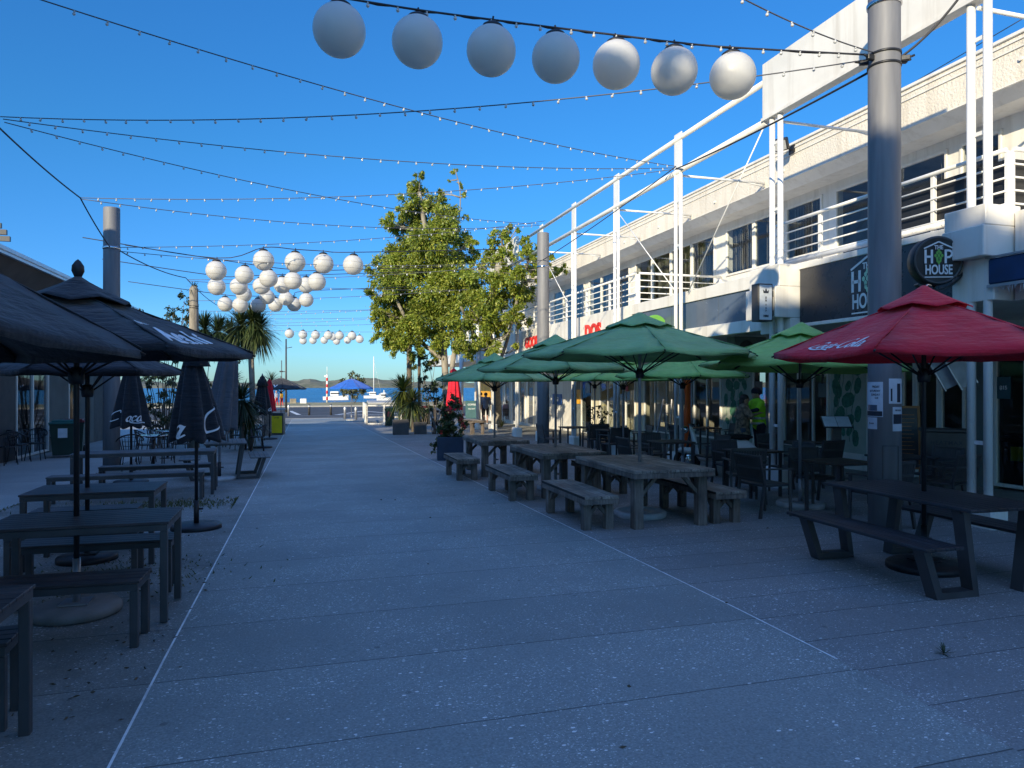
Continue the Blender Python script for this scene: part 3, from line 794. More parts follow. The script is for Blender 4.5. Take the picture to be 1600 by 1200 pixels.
def left_window(y0, y1, z0, z1, n=1):
    mb = MB(); X = XLW - .05; fw = .06
    mb.box(X - .04, X + .06, y0, y0 + fw, z0, z1); mb.box(X - .04, X + .06, y1 - fw, y1, z0, z1)
    mb.box(X - .04, X + .06, y0 + fw, y1 - fw, z0, z0 + fw); mb.box(X - .04, X + .06, y0 + fw, y1 - fw, z1 - fw, z1)
    for i in range(1, n): yc = y0 + (y1 - y0) * i / n; mb.box(X - .03, X + .05, yc - .03, yc + .03, z0 + fw, z1 - fw)
    w = L.part('shop_door', mb, M['white']); g = MB(); g.box(X - .005, X + .005, y0 + fw, y1 - fw, z0 + fw, z1 - fw); part('pane', g, M['glass_dark'], w)
left_window(21.65, 24.15, -.2, 2.4, 2); left_window(26.05, 27.05, -.25, 2.4, 1)
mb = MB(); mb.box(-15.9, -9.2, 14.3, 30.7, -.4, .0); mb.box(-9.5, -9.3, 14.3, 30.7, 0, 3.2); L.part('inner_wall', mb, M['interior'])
mb = MB(); mb.poly([(-6.3, 14, 4.62), (-6.3, 31.4, 4.62), (-7.2, 31.4, 3.32), (-7.2, 14, 3.32)]); mb.box(-7.3, -7.2, 14, 31.4, 3.303, 3.5)
L.part('raked_soffit', mb, M['brown_wall'])
mb = MB()
mb.box(-6.34, -6.22, 14, 31.4, 4.62, 4.68); mb.box(-6.40, -6.20, 14, 31.4, 4.683, 4.80, b=.02)
L.part('gutter', mb, M['white_steel'])
mb = MB(); mb.box(-16, -6.4, 14, 31.4, 4.70, 4.82); L.part('roof', mb, M['roof_metal'])
mb = MB(); mb.tube([(-6.5, 25.2, 4.45), (-6.55, 25.2, 4.12), (-6.9, 24.6, 3.95), (-7.2, 24.2, 3.9)], .05, 8); L.part('downpipe', mb, M['white_steel'])
mb = MB(); mb.box(-7.18, -7.10, 22.0, 23.2, 2.50, 2.80, b=.01); sgn = L.part('fascia_sign', mb, M['pale_concrete'], 'small yellow and grey sign above the door')
# roof louvre
t = thing('rooftop_louvre', 'three stacked dark metal louvre blades on the roof at the left edge', 'louvre', (-10.05, 28.0, 4.8))
for k, (z, w) in enumerate(((1.92, .0), (2.14, -.10), (2.36, -.26))):
    mb = MB(); mb.box(-2.5, .55 + w, -.06, .06, z - .085, z + .085); part('blade', mb, M['char'], t)
mb = MB(); mb.box(-1.9, -1.8, -.12, -.063, 0, 2.4); mb.box(-.9, -.8, .063, .12, 0, 2.3); part('support', mb, M['char'], t)

# ------------------------------------------------------------------ unseen buildings behind the camera's left: stepped to shade the street, pale for fill
def back_block(name, label, x0, x1, y0, y1, h, base):
    Q = Bld(name, label, 'building', base)
    mb = MB(); mb.box(x0, x1, y0, y1, -.3, h); Q.part('wall', mb, M['stucco'])
    mb = MB(); mb.box(x0 - .3, x1 + .25, y0 - .2, y1 + .2, h + .003, h + .3, b=.03); Q.part('roof', mb, M['roof_metal'])
    y = y0 + 1
    while y < y1 - 2.4:
        for z in [.6] + ([4.2] if h > 6 else []):
            mb = MB(); mb.box(x1 - .02, x1 + .06, y, y + 2, z, z + 1.9); w = Q.part('window', mb, M['white'])
            g = MB(); g.box(x1 + .063, x1 + .07, y + .08, y + 1.92, z + .08, z + 1.82); part('pane', g, M['glass_dark'], w)
        y += 3.1
back_block('corner_building', 'unseen tall pale building on the left behind the camera', -20, -8, -26, -9.7, 12.0, (-8, -16, 0))
back_block('corner_building', 'unseen middle pale building stepping down on the left behind the camera', -19, -8, -9.2, -.9, 10.95, (-8, -5, 0))
back_block('side_building', 'unseen pale two storey building on the left beside the camera', -19, -8, -.4, 5.3, 9.5, (-8, 3, 0))
back_block('side_building', 'unseen lower pale building between the left cafe and the two storey one', -19, -8, 5.8, 13.6, 7.1, (-8, 10, 0))

# ================================================================== LETTERING
def text_mesh(s, size=1.0, sx=1.0, shear=0.0, bold=0.0, align='CENTER', depth=.002, space=1.0):
    cu = bpy.data.curves.new('lettering', 'FONT'); cu.body = s; cu.size = size; cu.shear = shear; cu.offset = bold
    cu.align_x = align; cu.align_y = 'BOTTOM_BASELINE' if False else 'CENTER'; cu.extrude = depth; cu.resolution_u = 4; cu.space_character = space
    o = bpy.data.objects.new('tmp', cu); C.objects.link(o)
    dg = bpy.context.evaluated_depsgraph_get(); dg.update()
    me = bpy.data.meshes.new_from_object(o.evaluated_get(dg))
    bpy.data.objects.remove(o)
    if sx != 1.0: me.transform(Matrix.Diagonal((sx, 1, 1, 1)))
    me.materials.clear()
    return me
def mesh_to_mb(me, mb, T=None, m=0, fn=None):
    vs_ = []
    for v in me.vertices:
        p = v.co.copy()
        if fn: p = fn(p)
        if T is not None: p = T @ p
        vs_.append(p)
    mb.add(vs_, [tuple(p.vertices) for p in me.polygons], m)
    return mb
def facing(origin, xdir, ydir):
    x = Vector(xdir).normalized(); y = Vector(ydir); y = (y - x * y.dot(x)).normalized(); z = x.cross(y)
    T = Matrix(((x.x, y.x, z.x, 0), (x.y, y.y, z.y, 0), (x.z, y.z, z.z, 0), (0, 0, 0, 1))); T.translation = Vector(origin); return T
def catmull(pts, k=6):
    P_ = [Vector((*p, 0)) if len(p) == 2 else Vector(p) for p in pts]
    P_ = [P_[0] * 2 - P_[1]] + P_ + [P_[-1] * 2 - P_[-2]]
    out = []
    for i in range(1, len(P_) - 2):
        for j in range(k):
            t = j / k; a, b, c, d = P_[i - 1], P_[i], P_[i + 1], P_[i + 2]
            out.append(.5 * ((2 * b) + (c - a) * t + (2 * a - 5 * b + 4 * c - d) * t * t + (3 * b - a - 3 * c + d) * t ** 3))
    out.append(P_[-2]); return out
def ribbon(mb, pts, w0, T=None, fn=None, m=0, nib=R(35)):
    "pen stroke of varying width in the xy plane"
    pts = catmull(pts); L = []
    for i, p in enumerate(pts):
        d = (pts[min(i + 1, len(pts) - 1)] - pts[max(i - 1, 0)]).normalized()
        n = Vector((-d.y, d.x, 0)); ang = math.atan2(d.y, d.x)
        w = w0 * (.45 + .75 * abs(math.sin(ang - nib)))
        L.append((p + n * w / 2, p - n * w / 2))
    vs_ = [];
    for a, b in L: vs_ += [a, b]
    if fn: vs_ = [fn(v) for v in vs_]
    if T is not None: vs_ = [T @ v for v in vs_]
    mb.add(vs_, [(2 * i + 1, 2 * i + 3, 2 * i + 2, 2 * i) for i in range(len(L) - 1)], m)
SCRIPT = {
 'C': (1.35, [[(1.35, 1.55), (1.28, 1.85), (.95, 1.95), (.5, 1.6), (.2, .95), (.2, .35), (.5, .02), (.95, .12), (1.4, .5)]]),
 'o': (.85, [[(.5, .95), (.22, .75), (.12, .35), (.32, .02), (.6, .2), (.68, .65), (.5, .95), (.62, .8), (.9, .75)]]),
 'c': (.75, [[(.68, .78), (.5, .96), (.22, .72), (.14, .3), (.36, .0), (.85, .35)]]),
 'a': (.95, [[(.68, .85), (.42, .95), (.16, .6), (.16, .15), (.38, .02), (.62, .4), (.72, .95), (.66, .3), (.76, .02), (1.0, .25)]]),
 'l': (.6, [[(.05, .3), (.42, 1.1), (.5, 1.75), (.34, 1.9), (.22, 1.4), (.22, .3), (.38, .0), (.65, .3)]]),
 '-': (.6, [[(.05, .5), (.5, .56)]]),
}
def script_word(mb, word, height, T=None, fn=None, w=.2, swash=True, m=0):
    s = height / 2.0; x = 0; W = sum(SCRIPT[c][0] for c in word)
    sh = .28
    def tr(p): return Vector(((p[0] + sh * p[1] - W / 2) * s, (p[1] - 1.0) * s, 0))
    for c in word:
        adv, strokes = SCRIPT[c]
        for st in strokes: ribbon(mb, [tuple(tr((x + a, b)))[:2] for a, b in st], w * s, T, fn, m)
        x += adv
    if swash: ribbon(mb, [tuple(tr(p))[:2] for p in ((.6, .03), (.95, -.22), (1.8, -.32), (2.8, -.22), (3.6, -.34))], w * s * .8, T, fn, m)
    return mb

# ================================================================== UMBRELLAS
def open_umbrella(label, mat, R_, rim, peak, loc, group, name='market_umbrella', n=8, rot=0, tilt=(0, 0), pole_mat='black_steel', pole_r=.022,
                  base='disc', base_mat='concrete', vent=True, hook=False, base_r=.33, fin=False, low=None):
    t = thing(name, label, 'umbrella', loc, 0, group)
    Tl = Matrix.Translation((0, 0, rim)) @ Matrix.Rotation(tilt[0], 4, 'X') @ Matrix.Rotation(tilt[1], 4, 'Y') @ Matrix.Translation((0, 0, -rim))
    H = peak - rim
    def prof(r): return rim + H * (1 - r) ** 1.0 * (1 + .10 * math.sin(PI * r))
    def pt(k, a, r):
        "k panel, a in 0..1 across the panel, r 0..1 outwards"
        th0 = rot + 2 * PI * k / n; th1 = th0 + 2 * PI / n
        p0 = Vector((math.cos(th0), math.sin(th0))); p1 = Vector((math.cos(th1), math.sin(th1)))
        q = p0.lerp(p1, a) * r * R_ * (1 - .035 * 4 * a * (1 - a) * r)
        z = prof(r) - .030 * 4 * a * (1 - a) * r * (1 - .3 * r) * R_
        return Vector((q.x, q.y, z))
    mb = MB(); nr, na = 9, 6
    for k in range(n):
        vs_ = []
        for j in range(nr):
            r = .06 + .94 * j / (nr - 1)
            for i in range(na): vs_.append(Tl @ (pt(k, i / (na - 1), r) + Vector((0, 0, .010 * math.sin(7 * r * 3 + k * 2 + i)))))
        # hem turned down
        for i in range(na): vs_.append(Tl @ (pt(k, i / (na - 1), 1.0) + Vector((0, 0, -.045 - .008 * math.sin(i * 1.7 + k)))))
        mb.add(vs_, [(j * na + i, (j + 1) * na + i, (j + 1) * na + i + 1, j * na + i + 1) for j in range(nr) for i in range(na - 1)], 0, True)
    can = part('canopy', mb, mat, t)
    sol = can.modifiers.new('thick', 'SOLIDIFY'); sol.thickness = .004; sol.offset = -1
    mb = MB()
    for k in range(n):   # piped seams over the ribs
        mb.tube([Tl @ (pt(k, 0, r) + Vector((0, 0, .004))) for r in (.08, .3, .6, 1.0)], .006, 5)
    part('seam', mb, mat, can)
    if vent:
        mb = MB(); rv = .26
        vs_ = []; m_ = 7; na2 = n * 4
        for j in range(m_):
            r = j / (m_ - 1)
            for i in range(na2):
                a = rot + 2 * PI * i / na2
                w = 1 + .10 * abs(math.sin((a - rot) * n / 2)) * r
                rr = (.015 + rv * r * w) * R_
                z = peak + .115 - .115 * r ** .8 - H * rv * r * .75 + .022 * r * math.cos(n * (a - rot)) + .015
                vs_.append(Tl @ Vector((rr * math.cos(a), rr * math.sin(a), z)))
        mb.add(vs_, [(j * na2 + i, (j + 1) * na2 + i, (j + 1) * na2 + (i + 1) % na2, j * na2 + (i + 1) % na2) for j in range(m_ - 1) for i in range(na2)], 0, True)
        vc = part('vent_cap', mb, mat, t); sol = vc.modifiers.new('thick', 'SOLIDIFY'); sol.thickness = .004; sol.offset = -1
    # ribs and struts
    hub = rim - .16 - (.1 if R_ > 1.4 else .05)
    for k in range(n):
        mb = MB(); mb.tube([Tl @ (pt(k, 0, r) - Vector((0, 0, .022))) for r in (.03, .35, .7, 1.015)], .0095, 6)
        part('rib', mb, M['black_steel'], t)
        mb = MB(); th = rot + 2 * PI * k / n
        mb.tube([Tl @ Vector((.05 * math.cos(th), .05 * math.sin(th), hub)), Tl @ (pt(k, 0, .55) - Vector((0, 0, .03)))], .009, 6); part('strut', mb, M['black_steel'], t)
    mb = MB(); mb.lathe([(.05, hub - .07), (.058, hub - .03), (.058, hub + .02), (.035, hub + .06)], 14, 0, Tl); part('hub', mb, M['black_plastic'], t)
    top = Tl @ Vector((0, 0, peak + .08))
    mb = MB(); mb.tube([(0, 0, .03), Tl @ Vector((0, 0, hub)), top], pole_r, 12); part('pole', mb, M[pole_mat], t)
    if hook:
        mb = MB(); mb.tube([top, top + Vector((.01, 0, .04)), top + Vector((.05, 0, .06)), top + Vector((.09, 0, .05))], .008, 6); part('hook', mb, M['chrome'], t)
    if fin:
        mb = MB(); mb.lathe([(.018, 0), (.03, .015), (.018, .035), (.028, .05), (.045, .09), (.042, .13), (.02, .165), (.004, .18)], 14, 0, Matrix.Translation(top)); part('finial', mb, M['wood_frame'] if False else M['black_plastic'], t)
    mb = MB()
    if base == 'disc': mb.lathe([(base_r, 0), (base_r, .045), (base_r * .96, .06), (base_r * .3, .075), (.05, .08)], 32)
    elif base == 'notched': mb.lathe([(base_r * .97, 0), (base_r, .03), (base_r, .07), (base_r * .95, .085), (base_r * .8, .09), (base_r * .78, .075), (.06, .075)], 32, flute=lambda a, z: 1 - (.05 if math.cos(4 * a) > .93 else 0))
    b_ = part('base', mb, M[base_mat], t)
    mb = MB(); mb.tube([(0, 0, .05), (0, 0, .42)], pole_r + .008, 10); mb.box(-.1, .1, -.1, .1, .078, .09)
    mb.tube([(pole_r, 0, .28), (pole_r + .06, 0, .28)], .014, 8); part('sleeve', mb, M['pole'] if base_mat != 'black_plastic' else M['black_steel'], b_)
    t_ = t; t_['_R'] = R_
    def panel_T(k, up=.22, off=.012):
        a = pt(k, 0, .995); b = pt(k, 1, .995); mid = (a + b) / 2; pk = Vector((0, 0, prof(.06)))
        y = (pk - mid).normalized(); x = (b - a).normalized()
        if x.cross(y).z < 0: x = -x
        T0 = facing(mid, x, y); z = Vector((T0[0][2], T0[1][2], T0[2][2]))
        return Tl @ facing(mid + y * up + z * off, x, y)
    def panel_fn(k, up, off=.006):
        "maps (x across, y up the slope) onto the panel so that lettering hugs the cloth"
        w = 2 * R_ * math.sin(PI / n); ln = R_ * math.cos(PI / n)
        def f(p):
            s = (up + p.y) / (Vector((ln, H)).length); r = 1 - s
            a = .5 + p.x / (w * max(r, .1))
            return Tl @ (pt(k, min(.99, max(.01, a)), r) + Vector((0, 0, off + .010 * math.sin(7 * r * 3 + k * 2 + a * 5))))
        return f
    return t, panel_T, panel_fn

def prepare(o):
    if '_R' in o: del o['_R']
def closed_umbrella(label, mat, loc, group, zt, zb, rb, pole_mat='black_steel', base_mat='black_plastic', base_r=.3, words=None, seed=0, lean=0, name='closed_umbrella', rt=.05, two=False, hood=0.0):
    t = thing(name, label, 'umbrella', loc, 0, group)
    rs = random.Random(seed); ph = rs.uniform(0, 6)
    def flute(a, z):
        f = (zt - z) / (zt - zb)
        return 1 + (.10 + .07 * f) * math.cos(8 * a + ph) + .06 * math.sin(3 * a + ph * 2) * f
    H = zt - zb
    prof = [(.015, zt)] + [(rt + (rb - rt) * (f ** .8), zt - H * f) for f in (.06, .12, .25, .4, .55, .7, .82, .92, .97)] + [(rb * .98, zb), (rb * .9, zb + .01)]
    def radius(z):
        f = min(1, max(0.0, (zt - z) / H)); return rt + (rb - rt) * f ** .8
    mb = MB(); n = 64
    o0 = len(mb.v); prof2 = prof[::-1]
    for (r, z) in prof2:
        for k in range(n):
            a = 2 * PI * k / n; zz_ = z - (.05 * (1 + math.cos(8 * a + ph)) * .5 if z < zb + .1 else 0)
            rr = r * flute(a, z); mb.v.append((rr * math.cos(a) + lean * (z - zb), rr * math.sin(a), zz_))
    for j in range(len(prof2) - 1):
        for k in range(n):
            a, b = j * n + k, j * n + (k + 1) % n
            mb.f.append((a, b, b + n, a + n)); mb.m.append(0); mb.sm.append(True)
    can = part('folded_canopy', mb, mat, t)
    if hood:
        mb = MB(); z1 = zt + .02; mb.lathe([(radius(zt - hood) * 1.25 + .02, zt - hood), (radius(zt - hood * .5) * 1.2 + .015, zt - hood * .5), (.03, zt - .02), (.006, z1 + .03)], 32, flute=lambda a, z: 1 + .08 * math.cos(8 * a + ph)); part('vent_cap', mb, mat, t)
    mb = MB(); mb.tube([(0, 0, .03), (0, 0, zt + .03)], .022, 12)
    if two: mb.tube([(.16, 0, zb - .25), (.12, 0, zb + .2)], .015, 8)
    part('pole', mb, M[pole_mat], t)
    mb = MB()
    for k in range(8):
        a = 2 * PI * k / 8 + ph / 8; r = rb * .55; mb.tube([(.03 * math.cos(a), .03 * math.sin(a), zt - .4), (r * math.cos(a) + lean * .02, r * math.sin(a), zb - .04)], .009, 5)
    part('rib', mb, M['black_steel'], t)
    mb = MB(); mb.lathe([(base_r, 0), (base_r, .045), (base_r * .95, .06), (.06, .075)], 32); b = part('base', mb, M[base_mat], t)
    mb = MB(); mb.tube([(0, 0, .05), (0, 0, .36)], .032, 10); mb.tube([(.03, 0, .25), (.08, 0, .25)], .013, 8); part('sleeve', mb, M['black_steel'], b)
    for (word, ang, z, h) in (words or []):
        mb = MB()
        def fn(p, ang=ang, z=z):
            zz_ = z + p.y; r = radius(zz_); a = ang + p.x / (rb * .95)
            rr = r * flute(a, zz_) + .008; return Vector((rr * math.cos(a) + lean * (zz_ - zb), rr * math.sin(a), zz_))
        script_word(mb, word, h, None, fn, .24, swash=len(word) > 2)
        part('lettering', mb, M['white_letter'], can)
    return t

GU = 'green umbrellas over the timber tables'; GL = 'light green umbrellas over the cafe tables'
gl = P(1000, 797)
u1 = open_umbrella('large dark green umbrella over the nearest timber table', M['f_green'], 1.60, 2.23, 2.67, (4.45, 8.85, zg(8.85)), GU, rot=YAW * -1 + PI / 2, pole_mat='pole', base='notched', base_mat='pale_concrete', base_r=.36)
u2 = open_umbrella('dark green umbrella over the middle timber table', M['f_green'], 1.37, 2.13, 2.60, (4.28, 11.75, zg(11.75)), GU, rot=YAW * -1 + PI / 2 + .1, pole_mat='pole', base='notched', base_mat='pale_concrete')
u3 = open_umbrella('dark green umbrella over the farthest timber table beside the tree trunk', M['f_green'], 1.30, 2.02, 2.44, (3.98, 14.75, zg(14.75)), GU, rot=YAW * -1 + PI / 2 - .15, pole_mat='pole', base='notched', base_mat='pale_concrete')
u4 = open_umbrella('light green umbrella partly hidden behind the large dark green one', M['f_lime'], 1.36, 2.06, 2.50, (7.45, 12.9, zg(12.9)), GL, rot=.5, pole_mat='pole', base='notched', base_mat='pale_concrete')
u5 = open_umbrella('light green umbrella left of the red one, under the dark fascia sign', M['f_lime'], 1.45, 2.09, 2.60, (7.06, 8.85, zg(8.85)), GL, rot=.1, tilt=(0, R(2)), pole_mat='pole', base='notched', base_mat='pale_concrete', base_r=.34)
u6 = open_umbrella('far light green umbrella with a sunlit patch, left of its twin', M['f_lime'], 1.30, 2.12, 2.55, (8.25, 19.3, zg(19.3)), GL, rot=.3, pole_mat='pole', base='notched', base_mat='pale_concrete')
u7 = open_umbrella('far light green umbrella right of its twin, behind the timber tables', M['f_lime'], 1.30, 2.06, 2.5, (7.55, 15.9, zg(15.9)), GL, rot=.6, pole_mat='pole', base='notched', base_mat='pale_concrete')
u8 = open_umbrella('dark red umbrella with white soft drink script over the black picnic table', M['f_red'], 1.35, 2.06, 2.57, (5.69, 5.38, 0), 'red umbrellas', n=6, rot=R(-31.5), base_mat='black_plastic', base='disc', base_r=.33, hook=True)
k1 = open_umbrella('open black umbrella with finial and white beer lettering over the middle slatted table', M['f_black'], 1.28, 2.04, 2.46, (-1.66, 6.20, 0), 'open black umbrellas on the left', name='black_umbrella', n=6, rot=R(8.5), tilt=(R(0), R(.8)), fin=True, base_mat='concrete', base_r=.31, pole_r=.021)
k0 = open_umbrella('nearest open black umbrella, cut off by the left edge', M['f_black'], 1.26, 2.02, 2.58, (-2.03, 3.85, 0), 'open black umbrellas on the left', name='black_umbrella', n=6, rot=R(14), tilt=(R(-3), R(3)), base_mat='concrete', base_r=.31, pole_r=.021)
k2 = open_umbrella('open black umbrella hidden behind the one with the finial', M['f_black'], 0.88, 1.95, 2.28, (-2.10, 8.2, zg(8.2)), 'open black umbrellas on the left', name='black_umbrella', n=6, rot=.2, base_mat='black_plastic', base_r=.28)
pb = P(549, 657)
ub = open_umbrella('bright blue umbrella at the far end of the street', M['f_blue'], 1.5, 2.12, 2.75, tuple(pb), 'far umbrellas', rot=.3, vent=False, pole_mat='pole', base_mat='pale_concrete')
pk = P(441, 668); 
k5 = open_umbrella('far open black umbrella behind the yellow bin', M['f_black'], 1.35, 2.0, 2.6, tuple(PD(439, 640, 39).xy) + (zg(38),), 'far umbrellas', name='black_umbrella', rot=.1, vent=False)
# lettering on canopies
def nearest_panel(u, R_, n, rot, target):
    "index of the panel whose outward direction points most at the target direction (xy)"
    best = max(range(n), key=lambda k: math.cos(rot + 2 * PI * (k + .5) / n) * target[0] + math.sin(rot + 2 * PI * (k + .5) / n) * target[1]); return best
def child(t, nm): return [c for c in t.children if c.name.split('.')[0] == nm][0]
for tgt in (-181.5, -61.5):
    k = nearest_panel(None, 1.38, 6, R(-31.5), (math.cos(R(tgt)), math.sin(R(tgt)))); mb = MB(); script_word(mb, 'Coca-Cola', .17, None, u8[2](k, .20), .26)
    part('lettering', mb, M['white_letter'], child(u8[0], 'canopy'))
k = nearest_panel(None, 1.3, 6, R(8.5), (math.cos(R(-21.5)), math.sin(R(-21.5)))); fn = k1[2](k, .26, .009); mb = MB()
mesh_to_mb(text_mesh('Asahi', .30, .95, .15, .008), mb, None, 0, lambda p: fn(Vector((p.x, p.y, 0))) + Vector((0, 0, p.z)))
mesh_to_mb(text_mesh('SUPER', .055, 1.0, .1, .001), mb, None, 0, lambda p: fn(Vector((p.x - .20, p.y + .225, 0))) + Vector((0, 0, p.z)))
part('lettering', mb, M['white_letter'], child(k1[0], 'canopy'))
fn = k5[2](nearest_panel(None, 1, 8, .1, (-.2, -1)), .3); mb = MB(); mesh_to_mb(text_mesh('V', .3, 1.2, 0, .01), mb, None, 0, lambda p: fn(Vector((p.x, p.y, 0))) + Vector((0, 0, p.z + .01)))
part('lettering', mb, M['white_letter'], child(k5[0], 'canopy'))
for o in list(C.objects):
    if '_R' in o: del o['_R']

GC = 'folded black umbrellas on the left'
toc = lambda p: math.atan2(-p[1], -p[0])
p = P(205, 712); p = Vector((PD(205, 640, 13.2).x, PD(205, 640, 13.2).y, zg(11)))
closed_umbrella('folded black umbrella with white soft drink script beside the grey steel pole', M['f_black'], tuple(p), GC, 2.3, 1.08, .31, words=[('oca', toc(p) + .12, 1.27, .2), ('C', toc(p) - 1.15, 1.27, .2)], seed=3, hood=.22)
p = P(307, 826)
closed_umbrella('big folded black umbrella with white script letters, nearest of the folded ones', M['f_black'], tuple(p), GC, 2.25, 1.14, .30, words=[('C', toc(p) + .62, 1.38, .31), ('a', toc(p) - .72, 1.32, .30)], seed=5, lean=-.05, hood=.2)
p = P(343, 750)
closed_umbrella('folded grey umbrella on a round pale base behind the picnic table', M['f_grey'], tuple(p), 'folded grey umbrella', 2.45, 1.02, .29, words=[], seed=8, pole_mat='pole', base_mat='pale_concrete', two=True, lean=.12, rt=.16)
p = P(410, 700)
closed_umbrella('small folded black umbrella with pointed top in front of the far cabbage tree', M['f_black'], tuple(p), GC, 2.32, 1.08, .28, words=[('Co', toc(p) - .75, 1.25, .22), ('a', toc(p) + 1.0, 1.28, .2)], seed=12, hood=.35, pole_mat='pole')
p = PD(421, 640, 27)
closed_umbrella('sliver of a folded red umbrella behind the far black one', M['f_red'], (p.x, p.y, zg(p.y)), 'folded red umbrellas', 2.3, 1.1, .22, seed=13)
p = PD(709, 640, 25.5)
closed_umbrella('folded dark red umbrella behind the flowering planter', M['f_red'], (p.x, p.y, zg(p.y)), 'folded red umbrellas', 2.62, 1.15, .27, seed=14, pole_mat='pole', rt=.1)

# ================================================================== TABLES AND BENCHES
def slat_table(label, group, L, W, h, loc, rz, mat='slat_x', leg=.05, kind='table', top=.03, name='slatted_table'):
    t = thing(name, label, kind, loc, rz, group)
    mb = MB(); n = max(3, round(W / .085)); w = W / n
    for i in range(n): mb.box(-L / 2, L / 2, -W / 2 + i * w + .003, -W / 2 + (i + 1) * w - .003, h - .02, h, b=.003)
    part('tabletop' if kind == 'table' else 'seat', mb, M[mat], t)
    mb = MB(); f = .045
    mb.box(-L / 2 + .01, L / 2 - .01, -W / 2 + .01, -W / 2 + .01 + f, h - .022 - f, h - .022); mb.box(-L / 2 + .01, L / 2 - .01, W / 2 - .01 - f, W / 2 - .01, h - .022 - f, h - .022)
    mb.box(-L / 2 + .01, -L / 2 + .01 + f, -W / 2 + .01 + f, W / 2 - .01 - f, h - .022 - f, h - .022); mb.box(L / 2 - .01 - f, L / 2 - .01, -W / 2 + .01 + f, W / 2 - .01 - f, h - .022 - f, h - .022)
    part('frame', mb, M['char'], t)
    for sx in (-1, 1):
        for sy in (-1, 1):
            mb = MB(); x = sx * (L / 2 - .01 - leg / 2); y = sy * (W / 2 - .01 - leg / 2)
            mb.box(x - leg / 2, x + leg / 2, y - leg / 2, y + leg / 2, 0, h - .024 - f, b=.004); part('leg', mb, M['char'], t)
    return t
G = 'dark slatted tables on the left'; GB = 'dark slatted benches on the left'
slat_table('nearest slatted table in the bottom left corner', G, 1.3, .68, .745, (-1.94, 3.80, 0), 0)
slat_table('slatted table with the tall grey umbrella pole through it, second from the front', G, 1.22, .68, .745, (-1.55, 6.08, 0), 0)
slat_table('third slatted table, with a black umbrella pole through it', G, 1.18, .72, .745, (-1.99, 8.15, zg(8)), 0)
slat_table('low bench beside the nearest slatted table, at the left edge', GB, 1.1, .32, .45, (-1.98, 4.28, 0), R(3), kind='bench', name='slatted_bench')
slat_table('bench in front of the second slatted table, above the round concrete base', GB, 1.3, .36, .45, (-1.68, 5.44, 0), R(-2), kind='bench', name='slatted_bench')
slat_table('bench behind the second slatted table', GB, 1.2, .34, .45, (-1.64, 6.75, 0), R(-2), kind='bench', name='slatted_bench')
slat_table('bench in front of the third slatted table, half hidden', GB, 1.1, .34, .45, (-2.02, 7.55, zg(7.5)), 0, kind='bench', name='slatted_bench')
slat_table('bench behind the third slatted table', GB, 1.05, .34, .45, (-2.26, 8.85, zg(9)), 0, kind='bench', name='slatted_bench')
slat_table('long pale slatted table before the steel pole', G, 2.15, .62, .745, (-2.50, 13.25, zg(13)), R(2), mat='slat_pale')
slat_table('long bench in front of the long pale table', GB, 2.2, .32, .45, (-2.62, 12.5, zg(12.5)), R(2), mat='slat_pale', kind='bench', name='slatted_bench')
slat_table('long bench behind the long pale table', GB, 1.9, .32, .45, (-2.42, 13.95, zg(14)), R(2), mat='slat_pale', kind='bench', name='slatted_bench')

def timber_piece(label, group, L, W, h, loc, rz, kind, thick=.10, leg=.125):
    "heavy weathered timber, length along y"
    t = thing('timber_table' if kind == 'table' else 'timber_bench', label, kind, loc, rz, group)
    mb = MB(); n = max(3, round(W / .125)); w = W / n
    for i in range(n):
        e = random.uniform(-.008, .008)
        mb.box(-W / 2 + i * w + .0025, -W / 2 + (i + 1) * w - .0025, -L / 2 + e, L / 2 + e, h - .035 + random.uniform(-.0015, .0015), h + random.uniform(-.002, .002), b=.004)
    part('tabletop' if kind == 'table' else 'seat', mb, M['timber'], t)
    mb = MB(); z0, z1 = h - thick, h - .037
    mb.box(-W / 2, -W / 2 + .045, -L / 2, L / 2, z0, z1, b=.004); mb.box(W / 2 - .045, W / 2, -L / 2, L / 2, z0, z1, b=.004)
    mb.box(-W / 2 + .045, W / 2 - .045, -L / 2, -L / 2 + .045, z0, z1, b=.004); mb.box(-W / 2 + .045, W / 2 - .045, L / 2 - .045, L / 2, z0, z1, b=.004)
    part('apron', mb, M['timber_leg'], t)
    ix = .05 if kind == 'table' else .03; iy = .10
    for sx in (-1, 1):
        for sy in (-1, 1):
            x = sx * (W / 2 - ix - leg / 2); y = sy * (L / 2 - iy - leg / 2)
            mb = MB(); mb.box(x - leg / 2, x + leg / 2, y - leg / 2, y + leg / 2, 0, z0, b=.006); lg = part('leg', mb, M['timber_leg'], t)
            mb = MB(); bl = .20 if kind == 'table' else .11
            mb.bar((x - sx * leg * .4, y, z0 - bl - .02), (x - sx * (leg * .4 + bl), y, z0 - .01), .045, .05, up=(0, 1, 0))
            mb.bar((x, y - sy * leg * .4, z0 - bl - .02), (x, y - sy * (leg * .4 + bl), z0 - .01), .045, .05, up=(1, 0, 0))
            part('corner_brace', mb, M['timber_leg'], lg)
    return t
G = 'heavy timber tables'; GB = 'heavy timber benches'
timber_piece('nearest heavy timber table under the large green umbrella', G, 1.95, 1.12, .75, (4.45, 8.85, zg(8.85)), 0, 'table')
timber_piece('middle heavy timber table with umbrella pole', G, 1.85, 1.10, .75, (4.22, 11.6, zg(11.6)), 0, 'table')
timber_piece('farthest heavy timber table near the planter', G, 1.75, 1.02, .75, (3.98, 14.75, zg(14.75)), 0, 'table')
